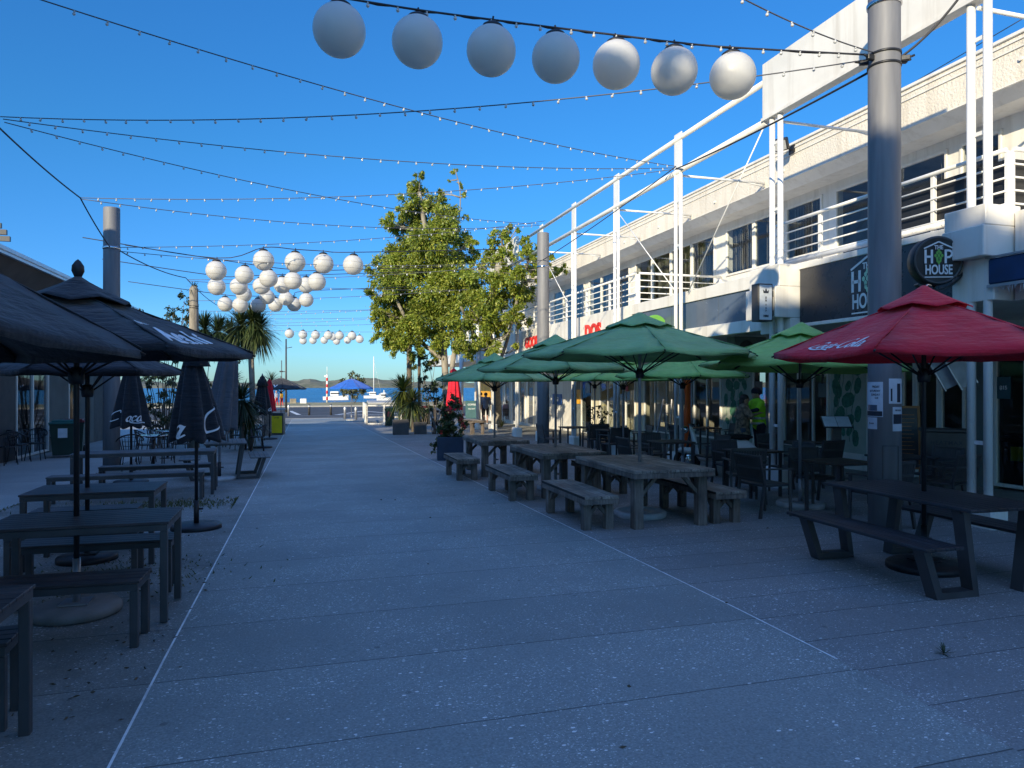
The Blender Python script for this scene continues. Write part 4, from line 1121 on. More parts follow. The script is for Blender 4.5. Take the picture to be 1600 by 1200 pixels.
for lab, x, y, l in (('timber bench on the street side of the nearest timber table', 3.52, 8.82, 1.62), ('timber bench on the shop side of the nearest timber table', 5.28, 8.75, 1.65),
                     ('timber bench on the street side of the middle timber table', 3.33, 11.35, 1.55), ('timber bench on the shop side of the middle timber table', 5.05, 11.6, 1.6),
                     ('timber bench on the street side of the farthest timber table, beside the planter', 3.10, 14.1, 1.35), ('timber bench on the shop side of the farthest timber table', 4.8, 14.9, 1.4)):
    timber_piece(lab, GB, l, .46, .44, (x, y, zg(y)), 0, 'bench', leg=.105)
tb = PD(738, 660, 30); timber_piece('small far timber bench behind the planter', GB, 1.1, .7, .6, (tb.x, tb.y, zg(tb.y)), .3, 'bench', leg=.1)

def picnic(label, loc, rz, L=1.75, W=.86, mat='slat_y', seats=True):
    t = thing('picnic_table', label, 'picnic table', loc, rz, 'black metal picnic tables')
    def slab(nm, x0, x1, z0, z1):
        mb = MB(); n = max(3, round((x1 - x0) / .092)); w = (x1 - x0) / n
        for i in range(n): mb.box(x0 + i * w + .002, x0 + (i + 1) * w - .002, -L / 2, L / 2, z0, z1, b=.004)
        part(nm, mb, M[mat], t)
    slab('tabletop', -W / 2, W / 2, .715, .742); 
    s0, s1 = W / 2 + .06, W / 2 + .44
    slab('seat', -s1, -s0, .425, .452); slab('seat', s0, s1, .425, .452)
    for sy in (-1, 1):
        y = sy * (L / 2 - .16)
        for sx in (-1, 1):
            mb = MB(); w, d = .115, .035
            pts = [(sx * (s1 - .10), y, .424), (sx * (s1 - .24), y, .02), (sx * (W / 2 - .17), y, .02), (sx * (W / 2 - .30 + .1), y, .714)]
            # flat bar trapezoid, mitred
            ins = [(sx * (s1 - .17), y, .424), (sx * (s1 - .285), y, .085), (sx * (W / 2 - .12), y, .085), (sx * (W / 2 - .10), y, .714)]
            ys = (y - w / 2, y + w / 2)
            outer = [(sx * (s1 - .07), .424), (sx * (s1 - .215), 0), (sx * (W / 2 - .20), 0), (sx * (W / 2 - .10), .714)]
            inner = [(sx * (s1 - .14), .424), (sx * (s1 - .262), .058), (sx * (W / 2 - .135), .058), (sx * (W / 2 - .035), .714)]
            vs_ = []
            for yy in ys: vs_ += [(a, yy, b) for a, b in outer] + [(a, yy, b) for a, b in inner]
            fs = []
            for i in range(3):
                a, b, c_, d_ = i, i + 1, 5 + i, 4 + i
                fs.append((a, b, c_, d_)); fs.append((8 + a, 8 + d_, 8 + c_, 8 + b))
                fs.append((a, 8 + a, 8 + b, b)); fs.append((d_, c_, 8 + c_, 8 + d_))
            fs += [(0, 4, 12, 8), (3, 11, 15, 7)]
            if sx * 1 > 0: fs = [f[::-1] for f in fs]
            mb.add(vs_, fs); part('leg_frame', mb, M['char'], t)
        mb = MB(); mb.box(-s1 + .04, s1 - .04, y - .03, y + .03, .39 if False else .690, .713) if False else mb.box(-W / 2 + .03, W / 2 - .03, y - .03, y + .03, .690, .713); part('crossbar', mb, M['char'], t)
    return t
picnic('black metal picnic table with attached benches under the red umbrella', (5.62, 5.30, 0), R(-1.5))
pp = PD(352, 690, 14.6)
picnic('black metal picnic table beside the folded grey umbrella on the left', (pp.x, pp.y, zg(pp.y)), R(6), L=1.3, W=.8, mat='slat_pale')

# ================================================================== CHAIRS
def resin_chair():
    t = thing('resin_armchair', 'x', 'chair', (0, 0, -50), 0, 'dark resin armchairs of the cafe')
    m = M['char']
    mb = MB(); mb.box(-.24, .24, -.22, .24, .42, .45, b=.01); part('seat', mb, m, t)
    mb = MB(); n = 12
    for i in range(n):
        x0 = -.235 + i * .47 / n
        mb.bar((x0 + .47 / n / 2, -.235, .50), (x0 + .47 / n / 2, -.30, .84), .47 / n - .006, .012, up=(0, 1, 0))
    for z, y in ((.50, -.235), (.67, -.268), (.83, -.298)): mb.box(-.25, .25, y - .014, y + .014, z - .02, z + .02, b=.006)
    part('backrest', mb, m, t)
    for sx in (-1, 1):
        mb = MB(); mb.bar((sx * .255, .22, 0), (sx * .25, .21, .64), .035, .035); part('leg', mb, m, t)
        mb = MB(); mb.bar((sx * .255, -.30, 0), (sx * .25, -.22, .45), .035, .035); mb.bar((sx * .25, -.22, .45), (sx * .25, -.30, .85), .03, .03, up=(0, 1, 0)); part('leg', mb, m, t)
        mb = MB(); mb.bar((sx * .255, .26, .655), (sx * .255, -.265, .665), .045, .02); part('armrest', mb, m, t)
    return t
def cafe_table(label, loc, rz=0, mat='cafe_top', L=.7, group='small square cafe tables'):
    t = thing('cafe_table', label, 'table', loc, rz, group)
    mb = MB(); mb.box(-L / 2, L / 2, -L / 2, L / 2, .72, .75, b=.006); part('tabletop', mb, M[mat], t)
    for sx in (-1, 1):
        for sy in (-1, 1):
            mb = MB(); mb.box(sx * (L / 2 - .05) - .02, sx * (L / 2 - .05) + .02, sy * (L / 2 - .05) - .02, sy * (L / 2 - .05) + .02, 0, .718); part('leg', mb, M['char'], t)
    return t
rc = resin_chair(); first = [True]
def chair_at(label, loc, deg):
    if first[0]: rc.location = loc; rc.rotation_euler = (0, 0, R(deg)); rc['label'] = label; first[0] = False; return rc
    return dup(rc, label, loc, R(deg))
def set_of(px, py, h, dz, what, mat='cafe_top', chairs=()):
    c = P(px, py, h); c.z = zg(c.y)
    cafe_table(what[0], tuple(c), dz, mat)
    for (dx, dy, deg, lab) in chairs: chair_at(lab, (c.x + dx, c.y + dy, zg(c.y + dy)), deg)
    return c
# deg: chair faces +y at 0
c = set_of(1312, 720, .75, .0, ['brown cafe table under the nearest light green umbrella'], chairs=[
    (-.15, -.85, 4, 'armchair seen from behind, closest to the black picnic table'), (.25, .75, 180, 'armchair on the far side of the brown table by the steel pole'), (-.95, .35, -85, 'armchair seen from the side, left of the brown table')])
c = set_of(1176, 703, .75, .1, ['cafe table with an olive top right of the timber bench'], 'cafe_top', chairs=[
    (-.55, -.55, -20, 'wide armchair back just behind the timber bench'), (.10, .70, 180, 'armchair behind the olive topped table'), (.80, .10, 92, 'armchair right of the olive topped table')])
c = set_of(1048, 689, .75, .0, ['cafe table behind the nearest timber table'], chairs=[
    (.05, .75, 178, 'armchair behind the cafe table, below the blue panel'), (.85, -.05, 88, 'armchair right of that cafe table near the lone umbrella pole'), (-.80, -.1, -88, 'armchair left of the cafe table behind the nearest timber table')])
c = set_of(958, 671, .75, .1, ['cafe table behind the middle timber table'], chairs=[
    (-.35, -.75, 10, 'dark armchair back just right of the middle timber table'), (.10, .75, 182, 'armchair on the far side, below the cream wall'), (.75, .0, 80, 'armchair beside the potted cafe plant')])
c = set_of(897, 667, .75, .0, ['cafe table nearest the second steel pole'], chairs=[
    (-.75, .0, -90, 'armchair turned sideways next to the second steel pole'), (.3, -.75, 0, 'small dark armchair in front of the far cafe table')])
c = set_of(1250, 690, .75, .0, ['cafe table in front of the folding windows'], chairs=[(-.2, -.8, 8, 'armchair beside the twin white columns'), (.0, .7, 180, 'armchair against the folding windows')])
c = set_of(1100, 668, .75, .0, ['far cafe table near the white scooter'], chairs=[(.65, -.1, 92, 'tall dark armchair between the scooter and the couple'), (-.7, -.1, -90, 'armchair left of the scooter')])
c = set_of(1408, 712, .75, .0, ['dark table behind the big steel pole'], 'slat_y', chairs=[(.1, -.7, 10, 'dark chair between the steel pole and the chalkboard'), (.75, .1, 95, 'dark chair against the grey heater cabinet')])

def bistro_chair():
    t = thing('bistro_chair', 'x', 'chair', (0, 0, -60), 0, 'black bistro chairs on the left')
    m = M['black_plastic']
    mb = MB(); mb.lathe([(.21, .43), (.225, .445), (.21, .46)], 20); part('seat', mb, m, t)
    pts = [(.27 * math.cos(a), .27 * math.sin(a) * .95, .66 + .16 * max(0, -math.sin(a))) for a in [R(20) - R(220) * i / 14 for i in range(15)]]
    mb = MB(); mb.tube(pts, .016, 8); part('armrest', mb, m, t)
    mb = MB()
    for i in range(7):
        a = R(-45 - 90 * i / 6); mb.tube([(.2 * math.cos(a), .2 * math.sin(a), .46), (.27 * math.cos(a), .26 * math.sin(a), .80)], .007, 5)
    for z in (.56, .66, .76): mb.tube([((.22 + .05 * (z - .5)) * math.cos(R(-45 - 90 * i / 6)), (.22 + .08 * (z - .5)) * math.sin(R(-45 - 90 * i / 6)), z) for i in range(7)], .006, 5)
    part('backrest', mb, m, t)
    for a in (45, 135, 225, 315):
        a = R(a); mb = MB(); mb.tube([(.26 * math.cos(a), .26 * math.sin(a), 0), (.19 * math.cos(a), .19 * math.sin(a), .44), (.25 * math.cos(a), .25 * math.sin(a), .68)], .012, 6); part('leg', mb, m, t)
    return t
bc = bistro_chair(); firstb = [True]
def bistro_at(label, loc, deg):
    if firstb[0]: bc.location = loc; bc.rotation_euler = (0, 0, R(deg)); bc['label'] = label; firstb[0] = False; return
    dup(bc, label, loc, R(deg))
for i, (px, py, deg, lab) in enumerate([(8, 727, 60, 'black bistro chair cut by the left edge in front of the cafe'), (55, 719, 180, 'black bistro chair facing the cafe door, in front of the green bin'), (30, 722, -40, 'black bistro chair beside the one at the left edge'),
        (84, 706, 100, 'black bistro chair just left of the green wheelie bin'), (203, 735, 20, 'black bistro chair right behind the steel pole base'), (228, 722, -60, 'black bistro chair left of the bright table top'),
        (255, 732, 150, 'black bistro chair in front of the bright table top'), (282, 720, 200, 'black bistro chair right of the bright table top'), (240, 706, 10, 'black bistro chair behind the bright table top'),
        (372, 702, 120, 'black bistro chair behind the picnic table'), (398, 690, 200, 'black bistro chair below the small folded umbrella'), (385, 697, -30, 'black bistro chair left of the small folded umbrella'), (402, 706, 90, 'black bistro chair by the paving line')]):
    p = P(px, py); bistro_at(lab, tuple(p), deg)
def pedestal(label, p, r=.32, mat='pale_concrete'):
    t = thing('bistro_table', label, 'table', tuple(p), 0, 'bistro tables on the left')
    mb = MB(); mb.lathe([(r, .72), (r + .01, .73), (r, .742)], 28); part('tabletop', mb, M[mat], t)
    mb = MB(); mb.tube([(0, 0, .02), (0, 0, .719)], .03, 10); mb.lathe([(.2, 0), (.2, .012), (.04, .03)], 20); part('pedestal', mb, M['black_steel'], t)
pedestal('bistro table with bright top behind the folded umbrellas', P(240, 728), .34, 'chrome'); pedestal('small bright bistro table behind the first', P(262, 716), .3, 'chrome'); pedestal('bistro table beside the bistro chairs at the far left', P(22, 714), .32, 'slat_pale'); pedestal('far bistro table near the yellow bin', P(384, 702), .3, 'slat_pale')

# ================================================================== STEEL POLES, CABLES, LIGHTS
def steel_pole(label, x, y, top, r, posters=False):
    t = thing('steel_pole', label, 'pole', (x, y, zg(y)), 0, 'tall steel light poles')
    mb = MB(); mb.lathe([(r, -.02), (r, 2.2), (r * .97, top - .02), (r * .95, top)], 32); part('shaft', mb, M['steel'], t)
    mb = MB(); mb.lathe([(r + .004, top * .84), (r + .012, top * .84 + .01), (r + .012, top * .84 + .05), (r + .004, top * .84 + .06)], 32); part('cable_collar', mb, M['chrome'], t)
    mb = MB(); mb.lathe([(r + .04, -.02), (r + .04, .012), (r + .002, .02)], 32); part('base_plate', mb, M['steel'], t)
    return t
p1 = steel_pole('big grey steel pole with posters beside the red umbrella', 6.82, 7.02, 7.6, .185)
p2 = steel_pole('steel pole in front of the white building, behind the green umbrellas', 6.82, 19.8, 6.42, .18)
p3 = steel_pole('steel pole on the left behind the black umbrellas', -4.24, 18.5, 6.05, .18)
p4 = steel_pole('steel pole outside the frame on the left', -4.9, 6.9, 6.6, .18)
# clamp and access door on the nearest pole
mb = MB()
for z in (5.66, 5.80): mb.lathe([(.188, z - .015), (.193, z - .012), (.193, z + .012), (.188, z + .015)], 28)
for a in (150, 185, -35, -15):
    a = R(a); mb.obox(.05, .025, .03, Matrix.Translation((.23 * math.cos(a), .23 * math.sin(a), 5.74)) @ Matrix.Rotation(a, 4, 'Z'), 0, .006)
    mb.tube([(.26 * math.cos(a), .26 * math.sin(a), 5.74), (.33 * math.cos(a), .33 * math.sin(a), 5.76)], .014, 6)
part('cable_clamp', mb, M['black_steel'], p1)
mb = MB(); a = R(-112)
for z0, z1, w in ((.55, 1.05, .09),):
    for s in (-1, 1):
        b = a + s * w / .185
        mb.obox(.003, .002, (z1 - z0) / 2, Matrix.Translation((.188 * math.cos(b), .188 * math.sin(b), (z0 + z1) / 2)) @ Matrix.Rotation(b, 4, 'Z'))
    for z in (z0, z1): mb.tube([(.188 * math.cos(a + q * w / .185), .188 * math.sin(a + q * w / .185), z) for q in (-1, -.5, 0, .5, 1)], .0025, 4)
part('access_door', mb, M['char'], p1)
def wrap_poster(label, ang, z0, z1, w, items, base='paper'):
    "a paper sheet wrapped on the nearest pole; items = (material, u0, u1, v0, v1) rectangles"
    r = .1875
    t = thing('poster', label, 'poster', (6.82, 7.02, z0), 0, 'posters stuck on the steel pole')
    def sheet_(mb, u0, u1, v0, v1, rr):
        n = 8; vs_ = []
        for i in range(n + 1):
            a = ang + (u0 + (u1 - u0) * i / n - .5) * w / r
            for v in (v0, v1): vs_.append((rr * math.cos(a), rr * math.sin(a), v * (z1 - z0)))
        mb.add(vs_, [(2 * i, 2 * i + 2, 2 * i + 3, 2 * i + 1) for i in range(n)])
    mb = MB(); sheet_(mb, 0, 1, 0, 1, r + .0008); part('paper_sheet', mb, M[base], t)
    for k, it in enumerate(items):
        mb = MB()
        if it[0] == 'text':
            _, s, u, v, size = it
            mesh_to_mb(text_mesh(s, size, .8, 0, .001, depth=.0001), mb, None, 0, lambda p: Vector(((r + .0022) * math.cos(ang + (u - .5) * w / r + p.x / r), (r + .0022) * math.sin(ang + (u - .5) * w / r + p.x / r), v * (z1 - z0) + p.y)))
            part('lettering', mb, M['ink'], t)
        else:
            sheet_(mb, *it[1:], r + .0015 + .0002 * k); part('print', mb, M[it[0]], t)
    return t
ang0 = math.atan2(-7.02, -6.82)
wrap_poster('pale poster with dark figure and three bold lines, leftmost on the steel pole', ang0 - .78, 1.37, 1.79, .26,
    [('ink', .03, .97, .02, .16), ('grey_sign', .15, .75, .17, .34), ('text', 'FRIDAY', .68, .86, .035), ('text', 'SATURDAY', .62, .74, .035), ('text', 'SUNDAY', .66, .63, .035), ('text', '5.30', .72, .54, .03)])
wrap_poster('small torn paper note below the poster with the dark figure', ang0 - .86, 1.22, 1.36, .16, [('text', 'live music', .5, .5, .025)])
wrap_poster('torn poster with black and white figure on the right side of the steel pole', ang0 + .78, 1.53, 1.83, .20, [('ink', .5, .8, .05, .8), ('ink', .1, .2, .1, .6)])
wrap_poster('lower right poster on the steel pole with a dark photo in its middle', ang0 + .90, 1.2, 1.49, .16, [('ink', .05, .95, .30, .70), ('text', 'GIG GUIDE', .5, .86, .025)])

bulb_mb = MB(); bulb_mb.tube([(0, 0, 0), (0, 0, -.022)], .011, 8); bulb_mb.ball((0, 0, -.038), .019, 10)
bm, nt, bs = newmat('clear_bulb'); bs.inputs['Base Color'].default_value = (.55, .55, .53, 1); bs.inputs['Roughness'].default_value = .12; bs.inputs['Specular IOR Level'].default_value = .8
BULB = bulb_mb.mesh('bulb', bm)
big_mb = MB(); big_mb.tube([(0, 0, 0), (0, 0, -.03)], .014, 6); big_mb.ball((0, 0, -.05), .024, 8); BULB2 = big_mb.mesh('bulb_far', bm)
def sag(a, b, s, n=24): return [a.lerp(b, i / n) + Vector((0, 0, -4 * s * (i / n) * (1 - i / n))) for i in range(n + 1)]
def festoon(label, a, b, s=.12, bulbs=True, step=.34, r=.008, big=False, cat='string light'):
    a, b = Vector(a), Vector(b)
    t = thing('light_string' if bulbs else 'support_cable', label, cat, tuple(a), 0, 'strings of small bulbs over the street' if bulbs else 'support cables')
    L = (b - a).length; pts = [p - a for p in sag(a, b, s)]
    mb = MB(); mb.tube(pts, r, 5); part('cable', mb, M['string_cable' if bulbs else 'cable'], t)
    if bulbs:
        n = min(int(L / step), 60)
        for i in range(1, n):
            f = i / n; p = (b - a) * f + Vector((0, 0, -4 * s * f * (1 - f)))
            o = put('bulb', BULB2 if big else BULB, t, p); o.rotation_euler = (random.uniform(-.5, .5), random.uniform(-.5, .5), 0)
    return t
A1 = Vector((6.66, 7.0, 5.73)); NL0 = PD(0, 182, 10.6); NL1 = PD(125, 309, 14.3); NLp = Vector((-4.24, 18.35, zg(18) + 5.1)); 
K1 = Vector((8.15, 14.4, 6.72)); K2 = Vector((8.15, 20.9, 6.62)); P2 = Vector((6.75, 19.65, zg(20) + 5.6))
N3 = PD(290, 434, 22.5); N4 = PD(600, 430, 45)
dsc = 'string of small clear bulbs '
festoon(dsc + 'from the top left edge down to the white frame', PD(60, -2, 8.0), K1, .22)
festoon(dsc + 'from the left edge rising to the big steel pole', NL0, A1 + Vector((0, 0, -.02)), .30)
festoon(dsc + 'from the left edge to the white frame, upper one', NL0 + Vector((0, .1, 0)), K1 + Vector((0, .05, -.02)), .25)
festoon(dsc + 'from the left edge down to the second steel pole', NL0 + Vector((0, .15, -.03)), PD(842, 350, 21.6), .30)
festoon(dsc + 'from the cable knot up to the white frame', NL1, K1 + Vector((0, .1, -.04)), .25)
festoon(dsc + 'from the cable knot to the second steel pole', NL1 + Vector((0, .1, 0)), PD(845, 352, 21.8), .30)
festoon(dsc + 'leaving the big steel pole for the upper left', A1 + Vector((0, 0, .05)), PD(1120, -25, 7.2), .06)
festoon(dsc + 'from the left steel pole to the second one, upper', NLp, PD(852, 345, 22), .2)
festoon(dsc + 'from the left steel pole to the second one, lower', NLp + Vector((0, .1, -.05)), P2, .25)
far = [((293, 437), 23, (855, 408), 24), ((293, 439), 23, (860, 450), 30), ((300, 470), 27, (862, 440), 30), ((310, 486), 31, (850, 470), 35), ((330, 497), 35, (800, 486), 38), ((380, 508), 39, (790, 496), 42), ((420, 516), 43, (780, 512), 44), ((430, 505), 41, (780, 478), 40), ((400, 492), 36, (820, 462), 36)]
for i, ((xa, ya), da, (xb, yb), db) in enumerate(far):
    festoon(dsc + 'over the far street, ' + ['highest', 'second highest', 'third highest', 'fourth from above', 'fifth from above', 'third from below', 'lowest of all', 'second lowest', 'fourth from below'][i] + ' of the far strings', PD(xa, ya, da), PD(xb, yb, db), .18, step=.75, big=True, r=.009)
cab = 'black support cable '
festoon(cab + 'from the left edge to the cable knot', PD(-30, 172, 10), NL1, .05, False, cat='cable', r=.014)
festoon(cab + 'from the cable knot to the left steel pole', NL1, NLp, .04, False, cat='cable', r=.014)
festoon(cab + 'from the left steel pole down to the wooden post', NLp + Vector((.1, .1, 0)), N3, .1, False, cat='cable', r=.014)
festoon(cab + 'from the wooden post towards the sea', N3, PD(345, 480, 30), .1, False, cat='cable', r=.012)
festoon(cab + 'from the big steel pole along the white frame', A1 + Vector((.05, .15, -.12)), K1 + Vector((0, 0, -.06)), .05, False, cat='cable', r=.016)
festoon(cab + 'from the white frame down to the second steel pole', K1, P2, .06, False, cat='cable', r=.012)
festoon(cab + 'leaving the big steel pole at the upper right', Vector((7.02, 7.0, 5.76)), PD(1500, -5, 8.4), .06, False, cat='cable', r=.016)
festoon(cab + 'thin, running behind the roof at the right', PD(1600, 28, 17), PD(1180, 268, 26), .05, False, cat='cable', r=.012)

# ------------------------------------------------------------------ white globes
m, nt, bs = newmat('opal_globe'); co = objco(nt)
nt.links.new(mixc(nt, ramp(nt, noise(nt, co, 3, 6), [(.4, 0.0), (.7, 1.0)]), (.84, .82, .78), (.90, .89, .86)), bs.inputs['Base Color'])
bs.inputs['Roughness'].default_value = .38; bs.inputs['Coat Weight'].default_value = .08
tr = N(nt, 'ShaderNodeBsdfTranslucent'); tr.inputs[0].default_value = (.8, .78, .72, 1); mx = N(nt, 'ShaderNodeMixShader'); mx.inputs[0].default_value = .45
nt.links.new(bs.outputs[0], mx.inputs[1]); nt.links.new(tr.outputs[0], mx.inputs[2]); nt.links.new(mx.outputs[0], nt.nodes['Material Output'].inputs[0])
M['globe'] = m
def mk_globe(seg=40):
    mb = MB(); mb.ball((0, 0, 0), .26, seg)
    if seg < 30:
        for q in (.06, -.10): rr_ = math.sqrt(.2603 ** 2 - q * q); mb.tube([(rr_ * math.cos(2 * PI * i / 24), rr_ * math.sin(2 * PI * i / 24), q) for i in range(25)], .0022 if q > 0 else .0016, 4, 1)  # thin dark rings on far globes stand for a seam and the cable's shadow
    cp = MB(); cp.lathe([(.115, .228), (.105, .262), (.07, .285), (.03, .30)], 20); cp.tube([(0, 0, .29), (.02, 0, .33), (0, 0, .36)], .01, 6)
    return mb.mesh('globe', [m, M['wire']]), cp.mesh('cap', M['black_plastic'])
GM, CM = mk_globe(); GM2, CM2 = mk_globe(24)
def globe(label, p, group, far=False, s=1.0):
    t = thing('globe_lantern', label, 'lantern', tuple(p), 0, group)
    put('globe', GM2 if far else GM, t); put('cap', CM2 if far else CM, t)
    t.scale = (s, s, s); t.rotation_euler = (random.uniform(-.06, .06), random.uniform(-.06, .06), random.uniform(0, 6))
    return t
B1 = Vector((-4.75, 7.0, 6.05))
cpts = []
ord7 = ['leftmost', 'second from the left', 'third from the left', 'middle', 'third from the right', 'second from the right', 'rightmost']
gpos = []
for i, (px, py, d) in enumerate([(530, 47, 7.1), (652, 65, 7.3), (767.5, 79, 7.5), (868.5, 90.5, 7.7), (963, 101, 7.86), (1053.5, 111, 8.03), (1145, 118.5, 8.18)]):
    p = PD(px, py, d); gpos.append(p); globe('big near white globe, %s of the seven over the street' % ord7[i], p, 'seven near globes')
# the cable they hang from: through the points above the globes
t = thing('globe_cable', 'black cable carrying the seven near white globes and small bulbs', 'cable', tuple(A1))
ctl = [A1 + Vector((0, 0, .02))] + [p + Vector((0, 0, .33)) for p in gpos[::-1]] + [PD(430, -20, 6.9), PD(200, -60, 6.6)]
mb = MB(); cc = catmull([tuple(p - A1) for p in ctl], 8); mb.tube(cc, .011, 6); mb.tube([p + Vector((0, .01, .012 * math.sin(i * 1.3))) for i, p in enumerate(cc)], .007, 5); part('cable', mb, M['cable'], t)
L = 0; nxt = .25
for a, b in zip(cc, cc[1:]):
    L += (b - a).length
    if L > nxt: put('bulb', BULB, t, b); nxt += .30
mid = [(337.6, 423, 15.6), (338.5, 448, 13.5), (381.7, 429.6, 14.2), (373, 447.6, 13.4), (381, 460, 12), (352, 475.5, 11.6), (375.4, 477, 12), (412, 407, 16), (419.5, 435, 14), (408.4, 447, 13.2), (417.4, 463.8, 11.6), (403.3, 477.6, 11.6), (461, 409.6, 15.8), (441, 445.5, 13.2), (457.6, 438.6, 13.8), (446.8, 466.5, 11.1), (430.3, 476.4, 11.0), (459.4, 475.8, 11), (478.6, 468.6, 11), (478, 445.5, 12.5), (495, 440.4, 13.9), (505.3, 412, 15.6), (551.8, 414, 15.7)]
mid_lab = ['leftmost globe of the middle cluster, upper one of its pair', 'globe directly under the leftmost one', 'globe right of the leftmost pair, in front of two others', 'globe half hidden below left of a nearer one, third column', 'small globe peeping out in the left half of the cluster', 'lowest globe at the far left of the cluster', 'second lowest left globe, over the palm crown', 'top globe of the cluster, left of the four high ones', 'globe just under the top left one', 'globe tucked behind left of the one under the top globe', 'small globe near the cluster centre', 'low globe above the cabbage tree, third of the bottom row', 'second of the four high globes', 'globe at the centre behind the second row', 'globe directly under the second high one', 'small globe below the centre pair', 'fourth globe of the bottom row', 'fifth globe of the bottom row', 'last globe of the bottom row on the right', 'shaded globe peeping left of the right hand one', 'rightmost globe of the second row', 'third of the four high globes', 'lone rightmost high globe near the tree']
rowh = {}
for (px, py, r), lb in zip(mid, mid_lab):
    d = .26 * FPX / r; p = PD(px, py, d); globe(lb, p, 'middle cluster of globes', True)
def row_cable(label, idx, yk):
    pts = sorted([PD(mid[i][0], mid[i][1], .26 * FPX / mid[i][2]) + Vector((0, 0, .33)) for i in idx], key=lambda v: v.x)
    a = pts[0] + Vector((-3.0, -.3, .3)); b = pts[-1] + Vector((4.0, .3, .35))
    t = thing('globe_cable', label, 'cable', tuple(a)); mb = MB(); mb.tube([p - a for p in catmull([tuple(q) for q in [a] + pts + [b]], 5)], .012, 5); part('cable', mb, M['cable'], t)
row_cable('black cable carrying the highest row of globes', [0, 7, 12, 21, 22], 0)
row_cable('black cable carrying the second row of globes', [2, 8, 14, 20], 0)
row_cable('black cable carrying the third row of globes', [1, 3, 9, 13, 19], 0)
row_cable('black cable carrying the lowest row of globes', [5, 6, 11, 16, 17, 18], 0)
fg = [(452.2, 521.4, 7.2), (473.2, 523, 6.8), (473.5, 532.5, 5.8), (493, 523.6, 6.8), (489, 532, 5.8), (512.8, 524, 6.8), (506.5, 531.6, 5.8), (530.5, 524.4, 6.8), (526, 533, 5.8), (550, 525, 6.9), (543, 531.6, 5.8), (562, 530, 6.3), (520, 526.4, 6.0)]
fl = ['lone tiny globe at the left end of the far row', 'second tiny globe of the far front row', 'tiny globe under the second of the far row', 'third tiny globe of the far front row', 'tiny globe under the third of the far row', 'fourth tiny globe of the far front row', 'tiny shaded globe under the fourth', 'fifth tiny globe of the far front row', 'tiny shaded globe under the fifth', 'sixth tiny globe of the far front row', 'tiny shaded globe left under the sixth', 'last tiny globe at the right end of the far row', 'tiny globe wedged between the fourth and fifth']
for (px, py, r), lb in zip(fg, fl): globe(lb, PD(px, py, .26 * FPX / r), 'far row of tiny globes', True)

# ================================================================== SIGNS
def hop_logo(T, parent, s=1.0, green='green_emblem', outline=None):
    "T: frame with x right, y up, z out; s: overall height"
    k = s / 1.18
    mb = MB()
    def bar2(a, b, w): 
        a = Vector((*a, 0)) * k; b = Vector((*b, 0)) * k; d = (b - a).normalized(); n = Vector((-d.y, d.x, 0)) * w * k / 2; e = Vector((0, 0, .004))
        q = [a + n, a - n, b - n, b + n]; vs_ = [T @ (v + e) for v in q] + [T @ v for v in q]
        mb.add(vs_, [(0, 1, 2, 3), (0, 4, 5, 1), (1, 5, 6, 2), (2, 6, 7, 3), (3, 7, 4, 0)])
    bar2((-.47, .44), (.0, .66), .045); bar2((0, .66), (.47, .44), .045); bar2((-.45, -.50), (.45, -.50), .03)
    mesh_to_mb(text_mesh('THE', .19 * k, .8, 0, .004 * k, depth=.003), mb, T @ Matrix.Translation((0, .47 * k, .001)))
    H = lambda x0, x1: [bar2((x0, -.05), (x0, .40), .07), bar2((x1, -.05), (x1, .40), .07), bar2((x0, .17), (x1, .17), .07)]
    H(-.42, -.22)
    bar2((.22, -.05), (.22, .40), .07)
    pts = [(.22, .37), (.34, .37), (.41, .32), (.42, .24), (.36, .16), (.22, .14)]
    for a, b in zip(pts, pts[1:]): bar2(a, b, .07)
    mesh_to_mb(text_mesh('HOUSE', .44 * k, .62, 0, .009 * k, depth=.003), mb, T @ Matrix.Translation((0, -.27 * k, .001)))
    part('lettering', mb, M['white_letter'], parent)
    g = MB()
    rows = [(.36, 1, .075), (.29, 2, .08), (.20, 3, .085), (.11, 2, .085), (.03, 2, .075), (-.04, 1, .07)]
    for y, n, w in rows:
        for i in range(n):
            x = (i - (n - 1) / 2) * w * 1.25
            sh = [(0, .075), (.045, .03), (.04, -.03), (0, -.065), (-.04, -.03), (-.045, .03)]
            g.poly([T @ (Vector(((x + a * w / .075) * k, (y + b * 1.05) * k, .005))) for a, b in [(q[0] * .82, q[1] * .82) for q in sh]][::-1])
    part('hop_emblem', g, M[green], parent)
# the round double sided sign
cx, cy, cz = 7.85, 7.25, 3.35
t = thing('round_sign', 'round black hanging sign with house outline, green hop and white lettering', 'sign', (cx, cy, cz), R(-20))
Td = Matrix.Rotation(R(90), 4, 'X')
mb = MB(); mb.lathe([(.305, -.085), (.315, -.075), (.315, .075), (.305, .085)], 48, 0, Td); part('drum', mb, M['black_plastic'], t)
mb = MB(); mb.lathe([(.275, .0855), (.285, .095), (.30, .095), (.305, .0855)], 48, 0, Td); part('rim', mb, M['char'], t)
hop_logo(facing((0, -.0905, -.02), (1, 0, 0), (0, 0, 1)), t, .46)
mb = MB(); pts = [(.37 * math.cos(a), .02, .37 * math.sin(a)) for a in [R(-128) + R(178) * i / 24 for i in range(25)]]
for a, b in zip(pts, pts[1:]): mb.bar(a, b, .10, .022, up=(-(a[0] + b[0]), 0, -(a[2] + b[2])))
mb.tube([(0, .02, -.31), (0, .02, -.37)], .018, 8); part('hanger_ring', mb, M['black_steel'], t)
t2 = part('bracket', MB().bar((.36, .02, .09), (.56, .05, .09), .03, .03).bar((.30, .02, -.20), (.60, .05, -.20), .035, .05).box(.555, .58, -.02, .12, .0, .19), M['black_steel'], t)
